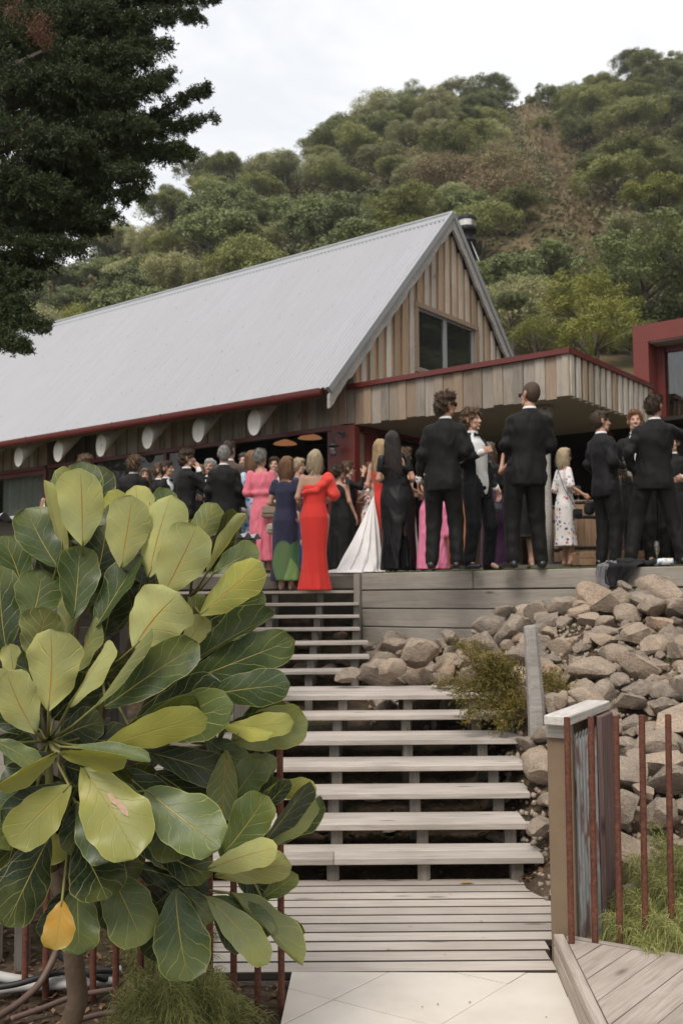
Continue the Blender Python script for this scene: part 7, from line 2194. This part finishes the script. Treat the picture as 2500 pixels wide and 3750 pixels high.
G['F18'] = person('woman with pale blonde hair looking right, between navy dress and red gown', 682, 1055, 1.68, -95, 'f', (0, -6), ('neat', 'paleblond'), 0, ('bent', 'down'), .08, 2.0, (gown('blue', hem=.08, hemw=.19, neck=1, sleeve=.5), NS), dist=13.4)
G['F19'] = person('woman in blue and white floral dress behind the pink dress', 580, 1035, 1.69, -40, 'f', (-10, 0), ('bob', 'auburn'), 1, ('bent', 'bent'), .08, None, (gown('bluefloral', hem=.1, hemw=.20, neck=1, sleeve=.7, puff=.02), NS), dist=14.1)
G['M20'] = person('brown haired man facing us between pink dress and navy dress', 627, 1052, 1.78, 175, hair=('short', 'brown'), wear=suit_front('black'), dist=15.3)
# --- left group in front of the long wall
G['M21'] = person('grey haired man in black suit, back turned, nearest of the left group', 517, 1026, 1.80, -4, head=(8, 0), hair=('neat', 'grey'), arms=('down', 'down'), wear=suit('black'), skin_i=1, build=1.06)
G['M22'] = person('brown haired man in brown jacket behind the grey haired man', 531, 1014, 1.86, -14, hair=('neat', 'brown'), wear=suit('brown'), dist=14.6, head=(-10, 0))
G['M23'] = person('dark curly haired man in black suit with glasses on his head, in profile', 428, 1034, 1.83, -52, head=(-30, 0), hair=('curly', 'brown'), arms=('face', 'bent'), wear=suit('black'), dist=14.2, glasses='top')
G['M24'] = person('white haired man in dark jacket facing us behind the grey haired man', 477, 1057, 1.76, 172, hair=('short', 'white'), skin_i=1, wear=suit_front('charcoal', .05), dist=14.9)
G['F25'] = person('woman with long fair hair facing us beside the white haired man', 457, 1070, 1.68, 178, 'f', (0, 0), ('long', 'lightbrown'), 0, ('down', 'down'), .08, None, (gown('black', neck=1, sleeve=1.0), BS), dist=15.3)
G['M26'] = person('dark haired man with bow tie turned to the right', 384, 1061, 1.80, -108, head=(0, 0), hair=('short', 'brown'), skin_i=1, wear=suit_front('black', .08), dist=14.9)
G['M27'] = person('bearded man with light brown hair behind the man with the bow tie', 367, 1064, 1.80, -100, hair=('short', 'lightbrown'), skin_i=1, wear=suit('black'), dist=15.5)
G['F28'] = person('woman with long brown hair facing us left of the bow tie man', 338, 1078, 1.68, 190, 'f', (0, 0), ('long', 'lightbrown'), 0, ('down', 'down'), .08, None, (gown('black', neck=1, sleeve=1), BS), dist=15.6)
G['M29'] = person('man with tousled brown hair in black suit, back turned, second back from the left', 302, 1049, 1.82, 2, hair=('curly', 'lightbrown'), arms=('bent', 'bent'), wear=suit('black'), skin_i=1, build=1.12)
G['F30'] = person('smiling woman with dark tied-back hair facing us at the left', 231, 1072, 1.70, 196, 'f', (10, 0), ('neat', 'brown'), 0, ('down', 'face'), .08, None, (gown('redfloral', neck=1, sleeve=.5), NS), dist=15.4)
G['M31'] = person('man whose curly fair hair rises above the big leaves', 194, 1047, 1.84, 10, hair=('curly', 'lightbrown'), wear=suit('black'), dist=15.2, head=(-40, 0))
G['F32'] = person('dark haired woman partly hidden behind a leaf at the far left', 123, 1104, 1.62, 200, 'f', (0, 0), ('long', 'dark'), 2, ('down', 'down'), .08, None, (gown('redfloral', neck=1), NS), dist=16.0)
G['M33'] = person('grey haired man just behind the brown jacket', 558, 1043, 1.80, 160, hair=('neat', 'saltpepper'), wear=suit('charcoal'), dist=15.6)
# --- guests deeper under the canopy
G['F34'] = person('woman with long brown hair in black jacket and purple skirt, holding white wine', 1129, 1018, 1.70, -40, 'f', (-20, 0), ('long', 'brown'), 1, ('glass', 'down'), .08, None, (gown('purple', hem=.03, hemw=.21), ('jacket', C_['black']), BS), dist=12.3)
G['F35'] = person('woman in bright pink gown with a bow, behind the man with curly dark hair', 990, 1040, 1.66, 20, 'f', (0, 0), ('updo', 'blond'), 0, ('bent', 'bent'), .08, None, (gown('pink2', hem=.02, hemw=.27, hipw=.19, extra=[('e', (.1, -.13, 1.0), (.10, .05, .05)), ('c', (.14, -.15, .95), (.17, -.16, .55), .06, .075)]), NS), dist=12.0)
G['F36'] = person('woman in orange gown glimpsed between the men', 1046, 1045, 1.64, 10, 'f', (0, 0), ('bob', 'brown'), 0, ('bent', 'bent'), .08, None, (gown('orange', hem=.03, hemw=.26), NS), dist=12.6)
G['F37'] = person('woman in black dress with a bare leg, behind the tallest man', 1196, 1010, 1.70, 10, 'f', (0, 0), ('long', 'brown'), 1, ('bent', 'up'), .10, None, (gown('black', hem=.42, hemw=.24, hipw=.19), NS), dist=11.6)
G['F38'] = person('woman in brown spotted dress behind the man with the beer', 1420, 1050, 1.64, 30, 'f', (0, 0), ('bob', 'brown'), 1, ('bent', 'bent'), .08, None, (gown('brownspot', hem=.05, hemw=.24, neck=1), BS), dist=12.5)
G['M39'] = person('man in dark suit behind the broad man at the right', 1535, 1000, 1.78, 150, hair=('short', 'brown'), wear=suit('black'), dist=12.6)

# --- the bride's train
tr0 = at(858, 1138, 12.55)
foot = [at(x, 1316, dd) for x, dd in ((884, 12.30), (868, 12.16), (845, 12.12), (820, 12.14), (792, 12.16), (768, 12.25), (758, 12.5), (780, 13.0), (850, 13.2))]
V, Fc = [], []
nu, nv = 48, 26
for j in range(nv + 1):
    v = j / nv
    for i in range(nu + 1):
        u = i / nu * (len(foot) - 1)
        k = min(int(u), len(foot) - 2)
        g_ = foot[k].lerp(foot[k + 1], u - k)
        zg = 2.015
        p_ = Vector((tr0.x, tr0.y, 0)).lerp(Vector((g_.x, g_.y, 0)), v ** 0.92)
        z = zg + (tr0.z - zg) * (1 - v) ** 1.55
        fo = math.sin(i * 0.75 + 2.2 * math.sin(v * 3)) * 0.028 * v * (1.15 - v) * 2 + 0.012 * math.sin(i * 1.9 + v * 9) * v
        V.append((p_.x + fo, p_.y - fo * 0.6, max(z + abs(fo) * 0.5, zg)))
for j in range(nv):
    for i in range(nu): Fc.append((j * (nu + 1) + i, j * (nu + 1) + i + 1, (j + 1) * (nu + 1) + i + 1, (j + 1) * (nu + 1) + i))
tm = mesh_from('train', V, np.array(Fc), True)
b_root = G['F11']['root']
tro = put('train', tm, C_['ivory'], b_root)
tro.matrix_parent_inverse = (Matrix.Translation(b_root.location) @ Matrix.Rotation(b_root.rotation_euler.z, 4, 'Z')).inverted()
V, Fc = [], []
pool = [(735, 1318, 12.15), (760, 1320, 12.1), (800, 1322, 12.05), (835, 1320, 12.1), (860, 1314, 12.3), (800, 1312, 12.6), (750, 1312, 12.6)]
ring = [at(x, y, d_) for x, y, d_ in pool]
cx_ = sum((p for p in ring), Vector()) / len(ring)
for j in range(8):
    for i in range(57):
        u = i / 56 * len(ring)
        k = int(u) % len(ring)
        e_ = ring[k].lerp(ring[(k + 1) % len(ring)], u - int(u))
        p_ = cx_.lerp(e_, j / 7)
        V.append((p_.x, p_.y, 2.006 + (0.030 + 0.022 * math.sin(i * 0.9 + j)) * (1 - (j / 7) ** 3) + 0.003))
for j in range(7):
    for i in range(56): Fc.append((j * 57 + i, j * 57 + i + 1, (j + 1) * 57 + i + 1, (j + 1) * 57 + i))
tro = put('train_hem', mesh_from('train_hem', V, np.array(Fc), True), C_['ivory'], b_root)
tro.matrix_parent_inverse = (Matrix.Translation(b_root.location) @ Matrix.Rotation(b_root.rotation_euler.z, 4, 'Z')).inverted()

# ------------------------------------------------------------------ things in hands, on the lawn and on the wall
def flute(loc, label, tilt=(0, 0, 0), wine=False):
    t = thing('wine_glass' if wine else 'champagne_flute', label, 'glass', loc)
    t.rotation_euler = tilt
    if wine:
        MB().lathe([(0.034, 0.0), (0.033, 0.004), (0.005, 0.010), (0.004, 0.085), (0.02, 0.10), (0.038, 0.14), (0.036, 0.20)], 14).put('bowl', M['clear'], t, True)
        MB().lathe([(0.0, 0.098), (0.019, 0.102), (0.036, 0.14), (0.0, 0.1405)], 14).put('wine', M['wine'], t, True)
    else:
        MB().lathe([(0.032, 0.0), (0.03, 0.004), (0.005, 0.010), (0.004, 0.085), (0.016, 0.11), (0.025, 0.16), (0.022, 0.225)], 14).put('bowl', M['clear'], t, True)
        MB().lathe([(0.0, 0.10), (0.015, 0.112), (0.0235, 0.155), (0.0, 0.1555)], 14).put('wine', M['wine'], t, True)
    return t
def held(g, side, dz): return G[g]['grips'][side] + Vector((0, 0, dz))
flute(held('M2', 0, -0.13), 'champagne flute held by the smiling man with the bow tie')
flute(held('F34', 0, -0.05), 'glass of white wine held by the woman in the purple skirt', wine=True)
flute(held('F4', 1, -0.10), 'wine glass held by the woman in the floral dress', wine=True)
flute(held('M1', 0, -0.13), 'champagne flute held by the man in sunglasses')
wp = at(1508, 1287, 9.35)
flute(Vector((wp.x, wp.y, 2.0)), 'champagne flute standing on the lawn edge by the crumpled jacket')
bt = thing('beer_bottle', 'clear glass beer bottle held by the man with sunglasses on his head', 'bottle', held('M5', 0, -0.10))
bt.rotation_euler = (0, -0.12, 0)
MB().lathe([(0.0, 0.0), (0.029, 0.0), (0.030, 0.02), (0.030, 0.13), (0.014, 0.18), (0.0125, 0.23), (0.014, 0.232), (0.014, 0.24), (0.0, 0.24)], 14).put('glass', M['clear'], bt, True)
MB().lathe([(0.0, 0.004), (0.028, 0.004), (0.028, 0.115), (0.0, 0.116)], 14).put('beer', M['beer'], bt, True)
cn = thing('drink_can', 'pale printed drink can lying on its side by the champagne flute', 'can', at(1527, 1291, 9.3))
cn.location.z = 2.032
cn.rotation_euler = (R(90), 0, R(62))
MB().lathe([(0.0, -0.07), (0.026, -0.07), (0.031, -0.06), (0.031, 0.06), (0.026, 0.07), (0.0, 0.068)], 16).put('body', cloth('printed_can', (0.62, 0.66, 0.70), 0.1, 0.35, 0.0, 7, 0.0, blobs([(0.45, 0.42, 0.10), (0.12, 0.24, 0.45)], 24, 0.35)), cn, True)
# jacket thrown over the edge of the wall
jp = W0 + HX * 3.12
jk = thing('draped_jacket', 'crumpled dark jacket hanging over the edge of the timber wall', 'jacket', (jp.x, jp.y, 2.0), HTH)
def cloth_sheet(x0, x1, back, drop, seed, amp, taper=0.25, nu=46, nv=40):
    q_ = random.Random(seed)
    ph = [q_.uniform(0, 6.28) for _ in range(6)]
    V, Fc = [], []
    tot = back + 0.10 + drop
    for j in range(nv + 1):
        s_ = tot * j / nv
        if s_ < back: y, z, k = back - s_, 0.012 + 0.04 * math.sin(s_ / back * 3.1), 0.7
        elif s_ < back + 0.10: a = (s_ - back) / 0.10; y, z, k = -0.105 * a, 0.03 - 0.02 * a, 0.8
        else: y, z, k = -0.108, 0.01 - (s_ - back - 0.10), 1.0
        w_ = 1 - taper * (s_ / tot) ** 1.5
        for i in range(nu + 1):
            u = i / nu
            x = (x0 + x1) / 2 + (x1 - x0) * (u - 0.5) * w_ + 0.03 * math.sin(s_ * 14 + ph[0]) + 0.02 * (s_ / tot) * math.sin(u * 9 + ph[1])
            f = abs(math.sin(u * 8 + ph[2] + 2.5 * math.sin(s_ * 6 + ph[3]))) * 0.7 + 0.5 * math.sin(u * 17 + s_ * 11 + ph[4]) + 0.35 * math.sin(u * 5 - s_ * 23 + ph[5])
            f = (f + 0.6) * amp * k
            V.append((x, y - (f if k > 0.75 else 0), max(z, -9) + (f if k <= 0.8 else 0) - (0.05 * math.sin(u * 3.1) if j == nv else 0)))
    n = nu + 1
    for j in range(nv):
        for i in range(nu): Fc.append((j * n + i, j * n + i + 1, (j + 1) * n + i + 1, (j + 1) * n + i))
    return mesh_from('cloth', V, np.array(Fc), True)
put('body', cloth_sheet(-0.15, 0.27, 0.20, 0.17, 5, 0.017, 0.55), C_['charcoal'], jk)
lin = put('lining', cloth_sheet(-0.15, -0.03, 0.04, 0.20, 8, 0.010, 0.2, 16), cloth('grey_lining', (0.15, 0.145, 0.155), 0.2, 0.5, 0.5), jk, (0, -0.012, 0.004))
V_, F_ = sdf_mesh([('c', (.14, .08, .035), (.34, .06, .028), .040, .030), ('c', (.34, .06, .028), (.50, .10, .02), .030, .018), ('e', (.05, .08, .045), (.13, .09, .045))], 0.010, 0.03)
V_ = V_ + 0.007 * np.stack([np.sin(V_[:, 2] * 60 + V_[:, 0] * 50), np.sin(V_[:, 0] * 65), 0.6 * np.sin(V_[:, 0] * 52 + V_[:, 1] * 40)], 1)
V_[:, 2] = np.maximum(V_[:, 2], 0.001)
put('sleeve', mesh_from('sleeve', V_, F_, True), C_['charcoal'], jk)
# hand bags
def bag(name, loc, size, mat, label, strap=None, rz=0, soft=0.02):
    t = thing(name, label, 'bag', loc, rz)
    sx, sy, sz = size
    V_, F_ = sdf_mesh([('c', (-sx / 2 + sy / 2, 0, -sz / 4), (sx / 2 - sy / 2, 0, -sz / 4), sy / 2, sy / 2), ('c', (-sx / 2 + sy / 2, 0, sz / 4), (sx / 2 - sy / 2, 0, sz / 4), sy / 2.3, sy / 2.3), ('e', (0, 0, 0), (sx * .5, sy * .5, sz * .5))], 0.008, 0.03)
    put('body', mesh_from('body', V_, F_, True), mat, t)
    put('flap', mesh_from('flap', *[lambda b: b][0]((lambda b: (np.array(b.v), b.f))(MB().box((0, -sy / 2 - .012, sz * .18), (sx * .96, .012, sz * .5))))), mat, t)
    if strap:
        a, b_, c_ = [Vector(p) - Vector(loc) for p in strap]
        q_ = Matrix.Rotation(-rz, 3, 'Z')
        MB().tube([q_ @ a, q_ @ ((a + b_) / 2), q_ @ b_, q_ @ ((b_ + c_) / 2), q_ @ c_], 0.005, 5).put('strap', mat, t)
    return t
leather_tan = plain('taupe_leather', (0.28, 0.21, 0.15), 0.5)
leather_blk = plain('black_bag_leather', (0.014, 0.014, 0.014), 0.4)
leather_gry = plain('grey_metallic_leather', (0.10, 0.10, 0.11), 0.4, 0.3)
fluffy = plain('cream_woven_bag', (0.42, 0.38, 0.31), 0.9, var=0.35, scale=60, bump=0.6)
pL = G['F14']['loc']
p0 = at(618, 1176, pL.y - 0.22)
bag('shoulder_bag', p0, (.20, .06, .17), leather_tan, 'taupe shoulder bag hanging at the side of the pink dress', (p0 + Vector((.04, 0, .08)), Vector((p0.x + .04, p0.y, p0.z + .3)), Vector((p0.x + .05, p0.y + .12, p0.z + .62))))
p0 = at(622, 1215, pL.y - 0.3)
bag('woven_bag', p0, (.10, .07, .13), fluffy, 'small cream woven bag below the taupe shoulder bag', (p0 + Vector((.03, 0, .06)), p0 + Vector((.05, 0, .2)), p0 + Vector((.06, .05, .33))))
p0 = at(1325, 1180, G['F4']['loc'].y - 0.2)
pf_ = G['F4']['loc']
bag('crossbody_bag', p0, (.12, .05, .13), leather_blk, 'small black crossbody bag on the floral dress', (p0 + Vector((-.02, 0, .08)), at(1296, 1125, pf_.y - .2), at(1277, 1070, pf_.y - .12)))
p0 = at(1130, 1168, G['F34']['loc'].y - 0.28)
bag('clutch_bag', p0, (.22, .05, .13), leather_gry, 'grey box clutch bag at the hip of the purple skirt')
p0 = at(1352, 1168, 11.6)
bag('round_bag', p0, (.11, .08, .14), leather_blk, 'soft black bag left of the man with the beer', (p0 + Vector((-.03, 0, .06)), p0 + Vector((0, 0, .13)), p0 + Vector((.03, 0, .06))))
# radio on the woman in black
rd = G['F15']['loc']
rp_ = at(797, 1104, rd.y - 0.16)
rt = thing('radio', 'small black two-way radio clipped to the back of the black dress', 'radio', rp_)
MB().box((0, 0, 0), (.055, .03, .10)).put('body', leather_blk, rt)
MB().tube([(-.015, 0, .05), (-.02, 0, .15)], .006, 6).put('antenna', leather_blk, rt)
# barrels, table, crates under the canopy
def barrel(loc, label, h=.9, r=.30):
    t = thing('wine_barrel', label, 'barrel', loc, 0, 'barrels under the canopy')
    n = 20
    for k in range(n):
        a0, a1 = k * 2 * math.pi / n, (k + 1) * 2 * math.pi / n - 0.012
        V, Fc = [], []
        for i in range(7):
            z = h * i / 6
            rr = r * (1 - 0.16 * (2 * i / 6 - 1) ** 2)
            V += [(rr * math.cos(a0), rr * math.sin(a0), z), (rr * math.cos(a1), rr * math.sin(a1), z)]
        for i in range(6): Fc.append((2 * i, 2 * i + 1, 2 * i + 3, 2 * i + 2))
        put('stave', mesh_from('stave', V, Fc, True), M['barrel'], t)
    for zc in (.05, .24, .66, .86):
        q_ = r * (1 - 0.16 * (2 * zc / h - 1) ** 2) + 0.005
        MB().lathe([(q_ - .004, zc - .022), (q_, zc - .02), (q_, zc + .02), (q_ - .004, zc + .022)], 24).put('hoop', M['black_metal'], t, True)
    MB().lathe([(0, h - .03), (r * .84, h - .03)], 20).put('lid', M['barrel'], t)
bp = at(1332, 1290, 13.9)
barrel((bp.x, bp.y, 2.12), 'oak wine barrel right of the woman in the floral dress')
bp = at(1290, 1290, 14.8)
barrel((bp.x, bp.y, 2.13), 'oak wine barrel half hidden behind the floral dress')
for x, y, dd, lab in ((1372, 1288, 12.6, 'low wooden crate on the lawn behind the crumpled jacket'), (1440, 1290, 12.3, 'low wooden crate behind the legs of the broad man')):
    cp = at(x, y, dd)
    t = thing('wooden_crate', lab, 'crate', (cp.x, cp.y, float(terr(cp.x, cp.y))), 0.1)
    for k in range(2):
        plank('slat', t, (0, -.15, .04 + k * .09), (.55, .082, .015), M['barrel'], (R(90), 0, 0))
        plank('slat', t, (0, .15, .04 + k * .09), (.55, .082, .015), M['barrel'], (R(90), 0, 0))
    for sx in (-.27, .27): plank('end_board', t, (sx, 0, .085), (.28, .16, .018), M['barrel'], (R(90), 0, R(90)))
    plank('base', t, (0, 0, .012), (.53, .28, .014), M['barrel'])

# ------------------------------------------------------------------ the humid air of the valley
hz = put('haze', MB().box((0, 60, 59.5), (420, 400, 122)).mesh('haze'))
hm, t, b = new_mat('valley_haze')
t.n.remove(b)
pv = t('VolumePrincipled', {'Color': (0.90, 0.93, 0.96, 1), 'Density': 0.00042, 'Anisotropy': 0.2})
t.l.new(pv.outputs[0], t.n['Material Output'].inputs['Volume'])
hz.data.materials.append(hm)
hz['kind'] = 'stuff'
tag(hz, 'thin pale haze hanging in the air in front of the hillside', 'haze')
SC.cycles.volume_bounces = 0
